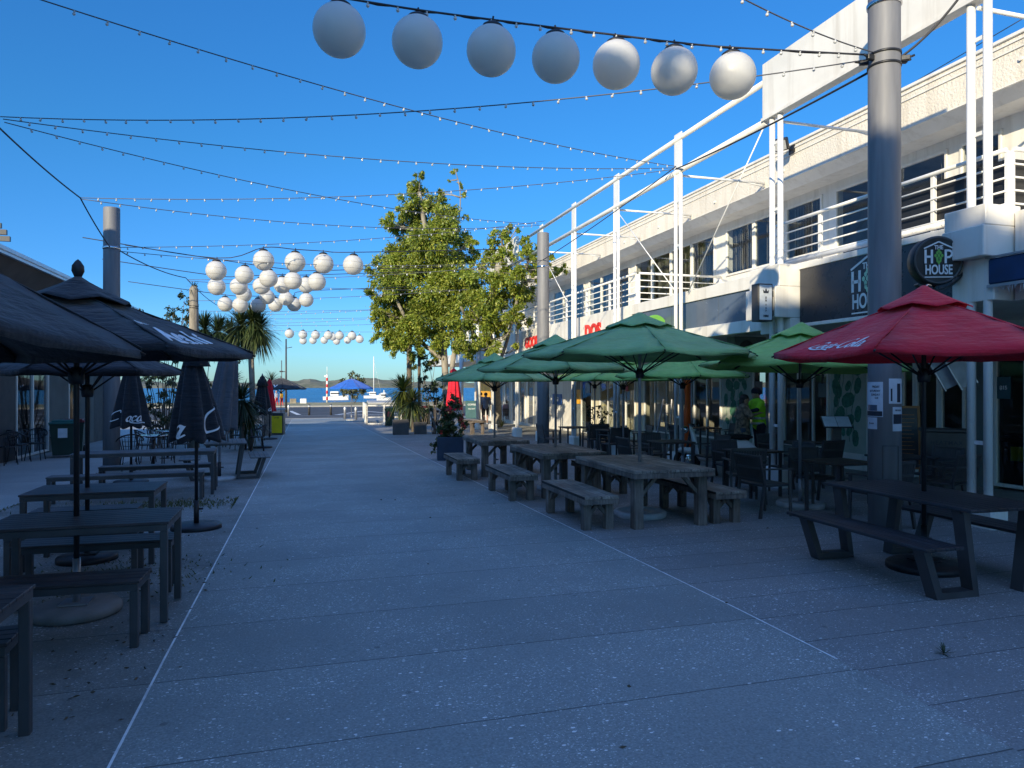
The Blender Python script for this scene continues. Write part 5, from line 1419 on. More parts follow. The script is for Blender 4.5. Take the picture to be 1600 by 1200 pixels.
# fascia logo
t = thing('fascia_logo', 'house outline, pale hop and white lettering on the dark fascia panel, half behind the pole', 'sign', (XF, 9.05, 3.3))
hop_logo(facing((.018, 0, -.03), (0, -1, 0), (0, 0, 1)), t, .88, 'mint_emblem')
# light box sign
t = thing('lightbox_sign', 'narrow upright light box sign with small crown above stacked letters', 'sign', (7.78, 10.75, 3.2))
mb = MB(); mb.box(-.15, .15, -.10, .10, -.33, .33, b=.01); part('box', mb, M['char'], t)
mb = MB(); mb.box(-.125, .125, -.107, -.1015, -.305, .305); part('face', mb, M['paper'], t)
mb = MB(); Tf = facing((0, -.112, 0), (1, 0, 0), (0, 0, 1))
for s, y in (('O', .08), ('N', .03), ('T', -.05), ('A', -.10), ('P', -.15)): mesh_to_mb(text_mesh(s, .05, .8, 0, .002, depth=.001), mb, Tf @ Matrix.Translation((0, y, 0)))
mesh_to_mb(text_mesh('HERE', .05, .9, 0, .002, depth=.001), mb, Tf @ Matrix.Translation((0, -.24, 0)))
part('lettering', mb, M['ink'], t)
mb = MB(); mb.prism([Tf @ Vector(v) for v in ((-.05, .16, 0), (.05, .16, 0), (.06, .22, 0), (.025, .19, 0), (0, .25, 0), (-.025, .19, 0), (-.06, .22, 0))], Tf.to_3x3() @ Vector((0, 0, .002))); part('crown_emblem', mb, M['ink'], t)
mb = MB(); mb.box(.15, .28, -.02, .02, .14, .18); mb.box(.15, .28, -.02, .02, -.2, -.16); mb.box(.18, .22, -.05, .05, .11, .21); mb.box(.18, .22, -.05, .05, -.23, -.13); part('bracket', mb, M['black_steel'], t)
# red letters on the far fascia
def fascia_text(nm, s, y, z, size, label, sx=1.0, mat='red_letter', bold=.02, x=XF):
    t = thing(nm, label, 'sign', (x, y, z)); mb = MB(); mesh_to_mb(text_mesh(s, size, sx, 0, bold, depth=.02), mb, facing((-.024, 0, 0), (0, -1, 0), (0, 0, 1))); part('lettering', mb, M[mat], t); return t
fascia_text('red_sign_lettering', 'DOS', YX(925, XF) - .1, 3.36, .60, 'bold red sign lettering on the white fascia behind the green umbrella')
fascia_text('red_sign_lettering', 'GOOD', YX(832, XF), 3.38, .55, 'smaller red sign lettering partly hidden by branches')
t = thing('round_shop_sign', 'round bright green shop sign peeping over the large green umbrella', 'sign', (8.25, 15.6, 3.15))
mb = MB(); mb.lathe([(.30, -.06), (.31, -.05), (.31, .05), (.30, .06)], 36, 0, Matrix.Rotation(R(75), 4, 'X') if False else Td); part('disc', mb, M['green_emblem'], t)
mb = MB(); mesh_to_mb(text_mesh('SUBWAY' if False else 'OPEN', .13, 1, 0, .003, depth=.003), mb, facing((0, -.065, -.02), (1, 0, 0), (0, 0, 1))); part('lettering', mb, M['white_letter'], t)
# blue awning case of the next shop
t = thing('awning_case', 'long faded blue awning case at the right edge with frayed fringe', 'awning', (8.35, 5.0, 3.15))
mb = MB(); mb.box(-.22, .5, -2.5, 1.75, -.16, .16, b=.02); part('case', mb, M['awning_navy'], t)
mb = MB(); mb.box(-.24, -.2, -2.5, 1.77, .163, .185); mb.box(-.235, -.222, -2.5, 1.75, -.2, -.163); part('trim', mb, M['pole'], t)
mb = MB()
for i in range(90):
    y = 1.7 - i * .035; mb.tube([(-.225, y, -.19), (-.225 + random.uniform(-.03, .03), y + random.uniform(-.03, .03), -.2 - random.uniform(.02, .10))], .004, 3)
part('fringe', mb, M['paper'], t)
# blue sign etc on the cream wall
def wall_board(nm, label, px, py, w, h, mat, X=XG, text=None, tmat='white_letter', ts=.15):
    y = YX(px, X); d = (X * SY + y * CY); z = CAMZ - (py - 602) * d / FPX
    t = thing(nm, label, 'sign' if text else 'poster', (X, y, z)); mb = MB(); mb.box(-.03, -.004, -w / 2, w / 2, -h / 2, h / 2, b=.004); part('board', mb, M[mat], t)
    if text: mb = MB(); mesh_to_mb(text_mesh(text, ts, 1, 0, .004, depth=.002), mb, facing((-.034, 0, 0), (0, -1, 0), (0, 0, 1))); part('lettering', mb, M[tmat], t)
    return t
wall_board('shop_sign', 'blue rectangular sign low on the sunlit wall behind the second pole', 871, 624, 1.25, .5, 'blue_sign', text='ASB', ts=.3)
wall_board('hanging_sign', 'amber hanging sign on the cream shop front', 905, 620, .5, .62, 'amber')
wall_board('window_sticker', 'round red sticker high on a shop window', 980, 607, .22, .2, 'label_red')
wall_board('window_sticker', 'blue poster inside a shop window left of the cream panels', 919, 606, .5, .45, 'grey_sign')
wall_board('framed_menu', 'dark framed chalk menu on the door at the right edge', 1570, 606, .24, .38, 'teal', text='$15', ts=.09)
wall_board('framed_menu', 'framed menu behind the folding window above the lectern', 1286, 610, .26, .32, 'wall_grey')
wall_board('framed_poster', 'pale framed poster between the twin columns', 1222, 607, .3, .36, 'paper')
wall_board('framed_poster', 'dark framed picture behind the hugging couple', 1186, 606, .32, .34, 'char')
# flag banner
t = thing('feather_banner', 'narrow orange red banner on a pole before the dark pier', 'banner', tuple(PD(1080, 690, 17.9).xy) + (zg(17),))
mb = MB(); mb.tube([(0, 0, 0), (0, 0, 2.1)], .02, 8); part('pole', mb, M['pole'], t)
mb = MB()
vs_ = []
for i in range(14):
    z = .35 + i * .13; vs_ += [(-.02, .0, z), (-.20 + .03 * math.sin(i * .9), .03 * math.sin(i), z)]
mb.add(vs_, [(2 * i, 2 * i + 1, 2 * i + 3, 2 * i + 2) for i in range(13)], 0, True); o = part('cloth', mb, M['orange'], t); o.modifiers.new('t', 'SOLIDIFY').thickness = .006

# ================================================================== BINS, PLANTERS, BOARDS
def wheelie(label, loc, rz, body, lid, sticker=None, h=.95, w=.52, text=None):
    t = thing('wheelie_bin', label, 'bin', tuple(loc), rz, 'wheelie bins')
    mb = MB(); b0, b1 = w * .40, w * .5
    vs_ = [(-b0, -b0, .03), (b0, -b0, .03), (b0, b0, .03), (-b0, b0, .03), (-b1, -b1 - .02, h * .9), (b1, -b1 - .02, h * .9), (b1, b1, h * .9), (-b1, b1, h * .9)]
    mb.add(vs_, [(3, 2, 1, 0), (0, 1, 5, 4), (1, 2, 6, 5), (2, 3, 7, 6), (3, 0, 4, 7), (4, 5, 6, 7)])
    mb.box(-b1 - .02, b1 + .02, -b1 - .045, b1 + .02, h * .87, h * .905, b=.008); part('body', mb, M[body], t)
    mb = MB(); mb.box(-b1 - .025, b1 + .025, -b1 - .06, b1 + .03, h * .907, h * .95, b=.015); mb.box(-b1 + .04, b1 - .04, -b1 + .02, b1 - .03, h * .952, h, b=.02)
    mb.tube([(-b1 * .7, b1 + .07, h * .93), (b1 * .7, b1 + .07, h * .93)], .016, 8); part('lid', mb, M[lid], t)
    for s in (-1, 1):
        mb = MB(); mb.tube([(s * (b0 - .02), b0 + .02, .1), (s * (b0 + .05), b0 + .02, .1)], .1, 16); part('wheel', mb, M['rubber'], t)
    if sticker:
        mb = MB(); sl = -.02 * .5
        mb.box(-.11, .11, -b1 - .026 + .012, -b1 + .0, h * .52, h * .78); s_ = part('sticker', mb, M[sticker], t)
        if text: q = MB(); mesh_to_mb(text_mesh(text, .05, 1, 0, .001, depth=.001), q, facing((0, -b1 - .018, h * .66), (1, 0, 0), (0, 0, 1))); part('lettering', q, M['ink'], s_)
    return t
wheelie('dark green wheelie bin with teal lid and paper notice by the cafe wall', (-6.25, YX(100, -6.25), zg(19)), R(10), 'bin_green', 'lid_green', 'paper', .98, .6)
wheelie('wheelie bin with maroon lid behind the teal lidded one', (-6.35, YX(114, -6.35), zg(21)), R(10), 'bin_green', 'lid_red', None, .98, .6)
wheelie('green wheelie bin with red square sticker beside the white railing', P(609, 666), R(-8), 'bin_green', 'bin_green', 'label_red', 1.0, .5, 'RUBBISH')
wheelie('black wheelie bin with yellow lid and yellow sticker behind the square planters', P(649, 664), R(-8), 'black_plastic', 'lid_yellow', 'label_yellow', 1.05, .56, 'RECYCLE')
wheelie('black wheelie bin with dark red lid next to the yellow lidded one', P(665, 663), R(-8), 'black_plastic', 'lid_red', None, 1.05, .56)
wheelie('black bin with small yellow and white stickers at the right edge', P(1590, 762), R(-50), 'black_plastic', 'black_plastic', 'label_yellow', .95, .55)
t = thing('yellow_bin', 'square litter bin with bright yellow door beside the paving line', 'bin', tuple(P(434, 679)), R(-8))
mb = MB(); mb.box(-.27, .27, -.25, .25, .02, .92, b=.01); part('body', mb, M['char'], t)
mb = MB(); mb.box(-.22, .22, -.262, -.252, .08, .80); part('yellow_door', mb, M['glow_yellow'], t)
mb = MB(); mb.box(-.30, .30, -.29, .29, 1.05, 1.10, b=.01)
for sx in (-1, 1):
    for sy in (-1, 1): mb.box(sx * .25 - .015, sx * .25 + .015, sy * .22 - .015, sy * .22 + .015, .92, 1.05)
part('hood', mb, M['pale_concrete'], t)
mb = MB(); mesh_to_mb(text_mesh('LITTER', .07, 1, 0, .001, depth=.001), mb, facing((0, -.266, .72), (1, 0, 0), (0, 0, 1))); part('lettering', mb, M['ink'], t)
p = P(418, 681); t = solo('timber_screen', MB().box(-.16, .16, -.03, .03, 0, 1.05, b=.01), M['timber'], 'grey timber screen board beside the yellow litter bin', 'screen', tuple(p), R(-8))
mb = MB(); 
def planter(label, p, w, h, mat='navy', rz=-.1):
    t = thing('planter_box', label, 'planter', tuple(p), rz, 'dark square planters')
    mb = MB(); k = .03
    mb.box(-w / 2, w / 2, -w / 2, -w / 2 + k, 0, h, b=.005); mb.box(-w / 2, w / 2, w / 2 - k, w / 2, 0, h, b=.005); mb.box(-w / 2, -w / 2 + k, -w / 2 + k, w / 2 - k, 0, h, b=.005); mb.box(w / 2 - k, w / 2, -w / 2 + k, w / 2 - k, 0, h, b=.005)
    part('box', mb, M[mat], t); mb = MB(); mb.box(-w / 2 + k, w / 2 - k, -w / 2 + k, w / 2 - k, .0, h - .06); part('soil', mb, M['soil'], t); return t
planter('larger dark square planter beside the green bin', P(626, 679), .66, .62, 'char'); planter('smaller dark square planter right of the larger one', P(656.5, 678), .52, .50, 'char')
PLp = P(703, 718); planter('blue planter box holding the red flowering bush', PLp, .66, .60, 'navy', -.15)
# white railing pen with slab top
pe = P(573, 664)
t = thing('white_railing_pen', 'white railing pen with a pale board lying on top at the street end', 'railing', tuple(pe), R(-4))
def rail_run(a, b, n):
    for i in range(n + 1):
        q = Vector(a).lerp(Vector(b), i / n); mb = MB(); mb.box(q.x - .05, q.x + .05, q.y - .05, q.y + .05, -.05, 1.12); part('post', mb, M['white'], t)
    mb = MB()
    for z in (.06, .42, 1.08): mb.bar((*a, z), (*b, z), .05, .07)
    part('rail', mb, M['white'], t)
rail_run((0, 0), (-.1, 6.2), 3); rail_run((0, 0), (1.9, .1), 2); rail_run((1.9, .1), (2.1, 6.0), 2)
mb = MB(); mb.box(.1, 2.0, .4, 5.8, 1.13, 1.24, b=.02); part('top_board', mb, M['pale_concrete'], t)
# bollards
for i, (px, py, lab) in enumerate([(483, 649, 'dark bollard in the middle of the street end'), (517, 648.5, 'dark bollard left of the blue umbrella'), (451, 650.5, 'grey bollard beside the yellow litter bin'), (539, 655, 'grey post close to the blue umbrella'), (556, 656, 'grey post right of the blue umbrella pole')]):
    p = P(px, py); t = thing('bollard', lab, 'bollard', tuple(p), 0, 'bollards at the street end')
    mb = MB(); mb.lathe([(.09, 0), (.09, .82), (.07, .86), (.01, .87)], 16); part('shaft', mb, M['char'] if i < 2 else M['pole'], t)
    mb = MB(); mb.lathe([(.092, .68), (.095, .685), (.095, .75), (.092, .755)], 16); part('reflective_band', mb, M['paper'], t)
# chalkboard, lectern, heater cabinet, tilted awning panes
p = P(1408, 712); t = thing('chalkboard', 'chalkboard in an orange wooden frame leaning beside the steel pole', 'chalkboard', (10.1, 9.95, zg(9.8)), R(-35))
mb = MB(); T = Matrix.Rotation(R(-8), 4, 'X')
mb.box(-.27, .27, -.02, .02, .35, .38, M=T); mb.box(-.27, .27, -.02, .02, 1.42, 1.46, M=T); mb.box(-.27, -.23, -.02, .02, .38, 1.42, M=T); mb.box(.23, .27, -.02, .02, 0, 1.42, M=T); mb.box(-.27, -.23, -.02, .02, 0, .35, M=T); part('frame', mb, M['wood_frame'], t)
mb = MB(); mb.box(-.23, .23, -.008, .008, .38, 1.42, M=T); part('board', mb, M['char'], t)
mb = MB()
for i in range(13): 
    z = .48 + i * .068; w = random.uniform(.1, .2); mb.box(-w, w, -.0105, -.0085, z, z + .012, M=T)
part('chalk_writing', mb, M['wood_frame'], t)
t = thing('menu_lectern', 'menu lectern with an open paper menu on a black post before the mural', 'lectern', (10.1, 11.6, zg(11.6)), R(-25))
mb = MB(); mb.box(-.08, .08, -.05, .05, 0, 1.02); mb.box(-.2, .2, -.18, .18, 0, .03); part('post', mb, M['char'], t)
T = Matrix.Translation((0, 0, 1.12)) @ Matrix.Rotation(R(38), 4, 'X')
mb = MB(); mb.box(-.27, .27, -.17, .17, -.02, 0, M=T); part('tray', mb, M['char'], t); mb = MB(); mb.box(-.25, -.005, -.15, .15, .002, .006, M=T); mb.box(.005, .25, -.15, .15, .002, .006, M=T); part('menu', mb, M['paper'], t)
t = thing('heater_cabinet', 'dark grey outdoor heater cabinet with faint embossed name, right of the umbrella pole', 'cabinet', (10.0, 9.05, zg(9)), R(-42))
mb = MB(); mb.box(-.33, .33, -.2, .2, .03, 1.05, b=.01); part('body', mb, M['teal'] if False else M['char'], t)
mb = MB(); mb.box(-.36, .36, -.23, .23, 1.053, 1.10, b=.01); part('lid', mb, M['char'], t)
mb = MB(); mesh_to_mb(text_mesh('HEATMAX', .085, 1, 0, .001, depth=.001, space=1.2), mb, facing((0, -.203, .88), (1, 0, 0), (0, 0, 1))); part('lettering', mb, M['ink'], t)
for lab, px, d, w in (('tilted open awning window pane left of the twin columns', 1478, 10.4, .30), ('second tilted awning window pane, nearer the twin columns', 1498, 10.2, .2)):
    q = PD(px, 575, d); t = thing('tilted_signboard', lab, 'window', tuple(q), R(-30)); T = Matrix.Rotation(R(-28), 4, 'Y')
    mb = MB(); mb.box(-w / 2, w / 2, -.015, .015, -.28, .42, M=T); part('panel', mb, M['pale_concrete'], t)
    mb = MB(); mb.box(-w / 2 - .02, -w / 2 - .003, -.02, .02, -.3, .44, M=T); mb.box(w / 2 + .003, w / 2 + .02, -.02, .02, -.3, .44, M=T); part('frame', mb, M['pole'], t)
# pavement sign
p = P(737, 655); t = thing('pavement_sign', 'dark teal pavement sign board behind the flowering bush', 'sign', tuple(p), R(-12))
mb = MB(); mb.box(-.42, .42, -.03, .03, .05, 1.25, b=.01); part('board', mb, M['teal'], t); mb = MB(); mesh_to_mb(text_mesh('COFFEE', .16, 1, 0, .003, depth=.001), mb, facing((0, -.034, .98), (1, 0, 0), (0, 0, 1)))
mesh_to_mb(text_mesh('ALL DAY', .12, 1, 0, .002, depth=.001), mb, facing((0, -.034, .7), (1, 0, 0), (0, 0, 1))); part('lettering', mb, M['paper'], t)
# scooters
def scooter(label, loc, rz, body='white'):
    t = thing('motor_scooter', label, 'scooter', tuple(loc), rz, 'parked scooters')
    for y in (-.6, .6):
        mb = MB(); prof_ = [(.23 + .045 * math.cos(a), .045 * math.sin(a)) for a in [2 * PI * i / 8 for i in range(9)]]
        mb.lathe(prof_, 24, 0, Matrix.Translation((0, y, .27)) @ Matrix.Rotation(PI / 2, 4, 'Y')); w = part('wheel', mb, M['rubber'], t)
        mb = MB(); mb.lathe([(.04, -.03), (.16, -.02), (.185, 0), (.16, .02), (.04, .03)], 20, 0, Matrix.Translation((0, y, .27)) @ Matrix.Rotation(PI / 2, 4, 'Y')); part('rim', mb, M['chrome'], w)
    mb = MB()
    sec = [(-.85, .45, .10, .08), (-.6, .58, .17, .16), (-.3, .60, .18, .18), (-.1, .42, .17, .10), (.15, .33, .16, .05), (.35, .36, .16, .07), (.42, .62, .20, .22), (.50, .85, .12, .16), (.55, 1.0, .06, .06)]
    n = 14; o0 = len(mb.v)
    for (y, z, rx, rz_) in sec:
        for k in range(n):
            a = 2 * PI * k / n; mb.v.append((rx * math.cos(a), y, z + rz_ * math.sin(a)))
    for j in range(len(sec) - 1):
        for k in range(n):
            a, b = j * n + k, j * n + (k + 1) % n; mb.f.append((a, b, b + n, a + n)); mb.m.append(0); mb.sm.append(True)
    part('body', mb, M[body], t)
    mb = MB(); mb.ball((0, -.38, .80), .17, 14, 0, (1, 2.0, .35)); part('saddle', mb, M['cloth_black'], t)
    mb = MB(); mb.tube([(-.3, .45, 1.02), (0, .55, 1.04), (.3, .45, 1.02)], .018, 8); mb.tube([(0, .52, .9), (0, .64, .3)], .03, 8); part('handlebar', mb, M['black_plastic'], t)
    mb = MB(); mb.ball((0, .64, .93), .08, 12); part('headlight', mb, M['chrome'], t)
    mb = MB(); mb.ball((0, .6, .50), .14, 12, 0, (.9, 1.6, .5)); part('mudguard', mb, M[body], t)
    return t
q = PD(1120, 700, 14.6); scooter('white motor scooter parked behind the cafe chairs', (q.x, q.y, zg(q.y)), R(60))
q = P(680, 667); scooter('grey and white motor scooter behind the flowering bush', q, R(160), 'pale_concrete')
# step ladder
q = PD(1018, 660, 22.3); t = thing('step_ladder', 'aluminium step ladder standing at the lit shop front', 'ladder', (11.1, q.y, zg(q.y)), R(-60))
mb = MB()
for s in (-1, 1): mb.bar((s * .25, -.35, 0), (s * .15, 0, 1.5), .03, .05); mb.bar((s * .25, .35, 0), (s * .15, 0, 1.5), .03, .03)
part('rails', mb, M['pole'], t)
for i in range(5):
    z = .25 + i * .27; f = z / 1.5; mb = MB(); mb.box(-.24 + .1 * f, .24 - .1 * f, -.35 * (1 - f) - .04, -.35 * (1 - f) + .04, z, z + .02); part('step', mb, M['pole'], t)
# air conditioning unit under the veranda
t = thing('air_conditioner', 'small air conditioning unit high under the veranda beside the twin columns', 'air conditioner', (9.3, 13.4, 2.52))
mb = MB(); mb.box(-.4, .4, -.15, .15, -.25, .28, b=.01); part('case', mb, M['wall_grey'], t); mb = MB(); mb.lathe([(.19, 0), (.2, .012), (.18, .014)], 24, 0, Matrix.Translation((-.1, -.152, 0)) @ Matrix.Rotation(PI / 2, 4, 'X')); part('fan_grille', mb, M['char'], t)

# ================================================================== VEGETATION
def leaf_mat(name, cols, trans=.35, rough=.5, tint=(1.3, 1.25, .5)):
    m, nt, bs = newmat(name)
    g = N(nt, 'ShaderNodeNewGeometry'); co = objco(nt)
    r = ramp(nt, g.outputs['Random Per Island'], [(i / (len(cols) - 1), c) for i, c in enumerate(cols)])
    c = mixc(nt, 1.0, r, ramp(nt, noise(nt, co, .9, 3), [(.3, .7), (.7, 1.25)]), 'MULTIPLY')
    nt.links.new(c, bs.inputs['Base Color']); bs.inputs['Roughness'].default_value = rough
    tr = N(nt, 'ShaderNodeBsdfTranslucent'); nt.links.new(mixc(nt, 1.0, c, tint, 'MULTIPLY'), tr.inputs[0])
    mx = N(nt, 'ShaderNodeMixShader'); mx.inputs[0].default_value = trans
    nt.links.new(bs.outputs[0], mx.inputs[1]); nt.links.new(tr.outputs[0], mx.inputs[2]); nt.links.new(mx.outputs[0], nt.nodes['Material Output'].inputs[0])
    return m
M['leaf_street'] = leaf_mat('street_tree_leaf', [(.07, .11, .02), (.22, .29, .035), (.36, .40, .05), (.13, .20, .03), (.50, .48, .09)])
M['leaf_dark'] = leaf_mat('dark_leaf', [(.012, .03, .014), (.03, .055, .02), (.05, .075, .03)], .2)
M['leaf_sword'] = leaf_mat('sword_leaf', [(.03, .055, .02), (.07, .10, .03), (.12, .15, .05)], .2)
M['leaf_olive'] = leaf_mat('olive_leaf', [(.05, .06, .025), (.09, .10, .04), (.13, .13, .06)], .2)
M['leaf_palm'] = leaf_mat('palm_leaf', [(.06, .09, .02), (.13, .16, .03), (.22, .24, .05)], .3)
M['petal_red'] = leaf_mat('red_petal', [(.45, .02, .02), (.6, .05, .04)], .2, .6, (1, 1, 1))
M['grass'] = leaf_mat('weed_blade', [(.04, .06, .02), (.08, .10, .03), (.16, .15, .06)], .3)
def unit(v): return v / np.maximum(np.linalg.norm(v, axis=-1, keepdims=True), 1e-9)
def leaf_mesh(name, c, d, L, W, mat, droop=0.0):
    "c centres (n,3), d directions; rhombic leaves folded along the midrib"
    n = len(c); d = unit(d); r = rng.normal(size=(n, 3)); side = unit(np.cross(d, r)); nor = np.cross(side, d)
    L = np.broadcast_to(L, (n,))[:, None] * rng.uniform(.7, 1.25, (n, 1)); W = np.broadcast_to(W, (n,))[:, None] * rng.uniform(.75, 1.2, (n, 1))
    a = c - d * L / 2; b = c + d * L / 2 + np.array([0, 0, -1]) * droop * L
    s1 = c + side * W / 2 + nor * W * .15; s2 = c - side * W / 2 + nor * W * .15
    v = np.stack([a, s1, b, s2], 1).reshape(-1, 3)
    me = bpy.data.meshes.new(name); me.vertices.add(4 * n); me.vertices.foreach_set('co', v.astype(np.float32).ravel())
    me.loops.add(4 * n); me.loops.foreach_set('vertex_index', np.arange(4 * n, dtype=np.int32))
    me.polygons.add(n); me.polygons.foreach_set('loop_start', np.arange(0, 4 * n, 4, dtype=np.int32))
    me.update(calc_edges=True); me.materials.append(mat); return me
def clump_points(clumps, dens, shell=.55):
    "leaf centres in ragged ellipsoidal clumps [(centre, radius)], denser to the shell, plus outward directions"
    cs, ds = [], []
    for c, r in clumps:
        n = int(dens * r ** 2)
        nsub = max(4, int(18 * r)); sub = unit(rng.normal(size=(nsub, 3))) * (r * rng.uniform(.35, 1.0, (nsub, 1))) * np.array([1, 1, .8])
        k = rng.integers(0, nsub, n); off = rng.normal(size=(n, 3)) * r * .145
        p = sub[k] + off
        cs.append(np.array(c) + p); ds.append(unit(p) + rng.normal(size=(n, 3)) * .6 + np.array([0, 0, -.45]))
    return np.concatenate(cs), np.concatenate(ds)
def limb(mb, p, q, r0, r1, wig=.12, n=6):
    p, q = Vector(p), Vector(q); L = (q - p).length; pts = []
    a = Vector((random.uniform(-1, 1), random.uniform(-1, 1), random.uniform(-.5, .5))) * wig * L
    for i in range(n + 1):
        t = i / n; pts.append(p.lerp(q, t) + a * math.sin(PI * t) + Vector((random.uniform(-1, 1), random.uniform(-1, 1), 0)) * wig * .15 * L * (0 < i < n))
    mb.tube(pts, [r0 + (r1 - r0) * i / n for i in range(n + 1)], 8); return pts
def tree(label, base, clumps, trunks, leaf, dens, L, W, bark='pale_bark', cat='tree', name='street_tree', group=None, twigs=True):
    t = thing(name, label, cat, tuple(base), 0, group); b = Vector(base)
    mb = MB(); tips = []
    for pts, r in trunks:
        pts = [Vector(p) - b for p in pts]; cp = catmull([tuple(p) for p in pts], 5); mb.tube(cp, [r * (1 - .5 * i / len(cp)) for i in range(len(cp))], 12); tips += [p for p in cp[len(cp) // 2:]]
    part('trunk', mb, M[bark], t)
    mb = MB()
    for c, r in clumps:
        c = Vector(c) - b; src = min(tips, key=lambda p: (p - c).length + (0 if p.z < c.z else 3)); seg = limb(mb, src, c, .035 + .02 * r, .012)
        if twigs:
            for _ in range(int(3 + r * 6)):
                s_ = random.choice(seg[2:]); e = c + Vector((random.gauss(0, 1), random.gauss(0, 1), random.gauss(.2, .8))).normalized() * r * .8; limb(mb, s_, e, .014, .004, .1, 4)
    part('branch', mb, M[bark], t)
    cs, ds = clump_points([(tuple(Vector(c) - b), r) for c, r in clumps], dens)
    put('crown', leaf_mesh('crown', cs, ds, L, W, M[leaf]), t); return t
def CL(lst, d, jit=.8, k=1.0):
    out = []
    for (px, py, r) in lst:
        dd = d + random.uniform(-jit, jit); out.append((tuple(PD(px, py, dd)), r * dd / FPX * k))
    return out
# the big street tree
d1 = 31.5
c1 = [(650, 292, 14), (648, 318, 18), (672, 318, 20), (690, 305, 10), (640, 345, 18), (665, 345, 24), (690, 340, 22), (608, 348, 14), (625, 358, 14), (604, 354, 9), (700, 368, 24), (675, 375, 28), (645, 380, 24), (625, 395, 20), (722, 372, 16), (738, 380, 10), (610, 412, 20), (632, 420, 26), (660, 415, 28), (690, 410, 28), (716, 405, 20), (594, 432, 18), (615, 445, 24), (645, 450, 30), (678, 450, 30), (705, 440, 26), (588, 460, 14), (605, 475, 22), (632, 485, 26), (662, 490, 30), (690, 485, 28), (718, 465, 22), (592, 505, 16), (612, 515, 22), (640, 522, 24), (672, 525, 22), (700, 520, 20), (604, 535, 14), (585, 492, 12), (650, 548, 14), (680, 548, 12), (712, 268, 6), (719, 290, 4), (728, 306, 5), (702, 282, 3), (726, 340, 5), (590, 528, 9), (625, 545, 14)]
bt = PD(697, 660, d1); bt.z = zg(bt.y)
tree('tall leafy street tree with sunlit yellow green crown left of the white building', bt, CL(c1 + [(722, 440, 22), (728, 478, 22), (738, 400, 12), (625, 330, 10), (700, 350, 16), (655, 275, 8), (720, 515, 18), (735, 455, 16)], d1, 1.0, 1.3),
     [([bt, PD(696, 590, d1), PD(690, 520, d1), PD(672, 440, d1), PD(664, 360, d1), PD(655, 300, d1)], .17), ([PD(704, 650, d1 - .3), PD(706, 580, d1 - .3), PD(712, 520, d1), PD(700, 440, d1 - .5), PD(690, 370, d1)], .13),
      ([PD(690, 560, d1), PD(655, 530, d1 + .4), PD(625, 480, d1), PD(605, 430, d1)], .10), ([PD(700, 420, d1), PD(716, 350, d1), PD(719, 300, d1), PD(712, 268, d1)], .035)], 'leaf_street', 2600, .165, .062)
d2 = 27.0
c2 = [(782, 368, 12), (795, 362, 9), (770, 382, 10), (806, 360, 5), (765, 402, 14), (822, 384, 12), (838, 398, 12), (826, 408, 14), (750, 432, 20), (778, 428, 20), (805, 428, 18), (835, 425, 14), (868, 424, 9), (882, 422, 8), (742, 462, 20), (768, 465, 24), (798, 462, 20), (825, 455, 14), (846, 440, 8), (745, 498, 20), (772, 500, 20), (798, 498, 14), (724, 500, 16), (730, 532, 16), (758, 530, 14), (705, 540, 12), (785, 525, 8), (740, 420, 12), (810, 480, 10)]
bt = P(776, 668)
tree('smaller open branched street tree whose grey trunk stands by the walking people', bt, CL(c2 + [(815, 450, 16), (790, 400, 14), (856, 410, 10), (820, 500, 12), (765, 545, 12), (735, 548, 12), (800, 540, 8), (700, 500, 14)], d2, .8, 1.42),
     [([bt, bt + Vector((0, 0, 1.0)), PD(772, 590, 30.5), PD(768, 550, 29.5), PD(760, 500, 28), PD(775, 440, d2), PD(785, 385, d2)], .26), ([PD(771, 585, 30.4), PD(790, 540, 28.5), PD(805, 480, d2), PD(825, 410, d2)], .08), ([PD(770, 560, 30), PD(740, 520, 28.5), PD(720, 480, d2)], .08)], 'leaf_street', 2700, .15, .06)
# sword leaved plants
def sword_crown(name, c, n, L, W, mat, parent, up=-.2, droop=.35, seg=4):
    mb_v = []; mb_f = []
    for i in range(n):
        a = random.uniform(0, 2 * PI); el = random.uniform(up, 1.0) if random.random() < .7 else random.uniform(-.9, up)
        d = Vector((math.cos(a) * math.cos(el * 1.4), math.sin(a) * math.cos(el * 1.4), math.sin(el * 1.4))); l = L * random.uniform(.75, 1.1); side = Vector((-math.sin(a), math.cos(a), 0))
        o = len(mb_v)
        for j in range(seg + 1):
            t = j / seg; p = Vector(c) + d * l * (.06 + t) + Vector((0, 0, -droop * l * t * t)); w = W * (.6 + .8 * t) * (1 - t) ** .6 / 1 + .001
            mb_v += [tuple(p + side * w / 2), tuple(p - side * w / 2)]
        mb_f += [(o + 2 * j, o + 2 * j + 1, o + 2 * j + 3, o + 2 * j + 2) for j in range(seg)]
    me = bpy.data.meshes.new(name); me.from_pydata(mb_v, [], mb_f); me.materials.append(mat); me.update(); return put(name, me, parent)
def cabbage(label, px, py_c, d, n, L, base_py=None, heads=((0, 0, 0),), group='cabbage trees', mat='leaf_sword', trunk_r=.10, W=.045):
    c = PD(px, py_c, d); g = Vector((c.x, c.y, zg(c.y))); t = thing('cabbage_tree', label, 'tree', tuple(g), 0, group)
    mb = MB(); fork = c - g - Vector((0, 0, 1.0))
    mb.tube(catmull([(0, 0, -.05), (.05, 0, fork.z * .5), tuple(fork)], 4), trunk_r, 10)
    for h in heads: mb.tube([tuple(fork), tuple(fork + Vector((h[0] * .7, h[1] * .7, .5))), tuple(c - g + Vector(h))], trunk_r * .7, 8)
    part('trunk', mb, M['pale_bark'], t)
    for h in heads: sword_crown('crown', c - g + Vector(h), n, L, W, M[mat], t, -.35, .30)
    return t
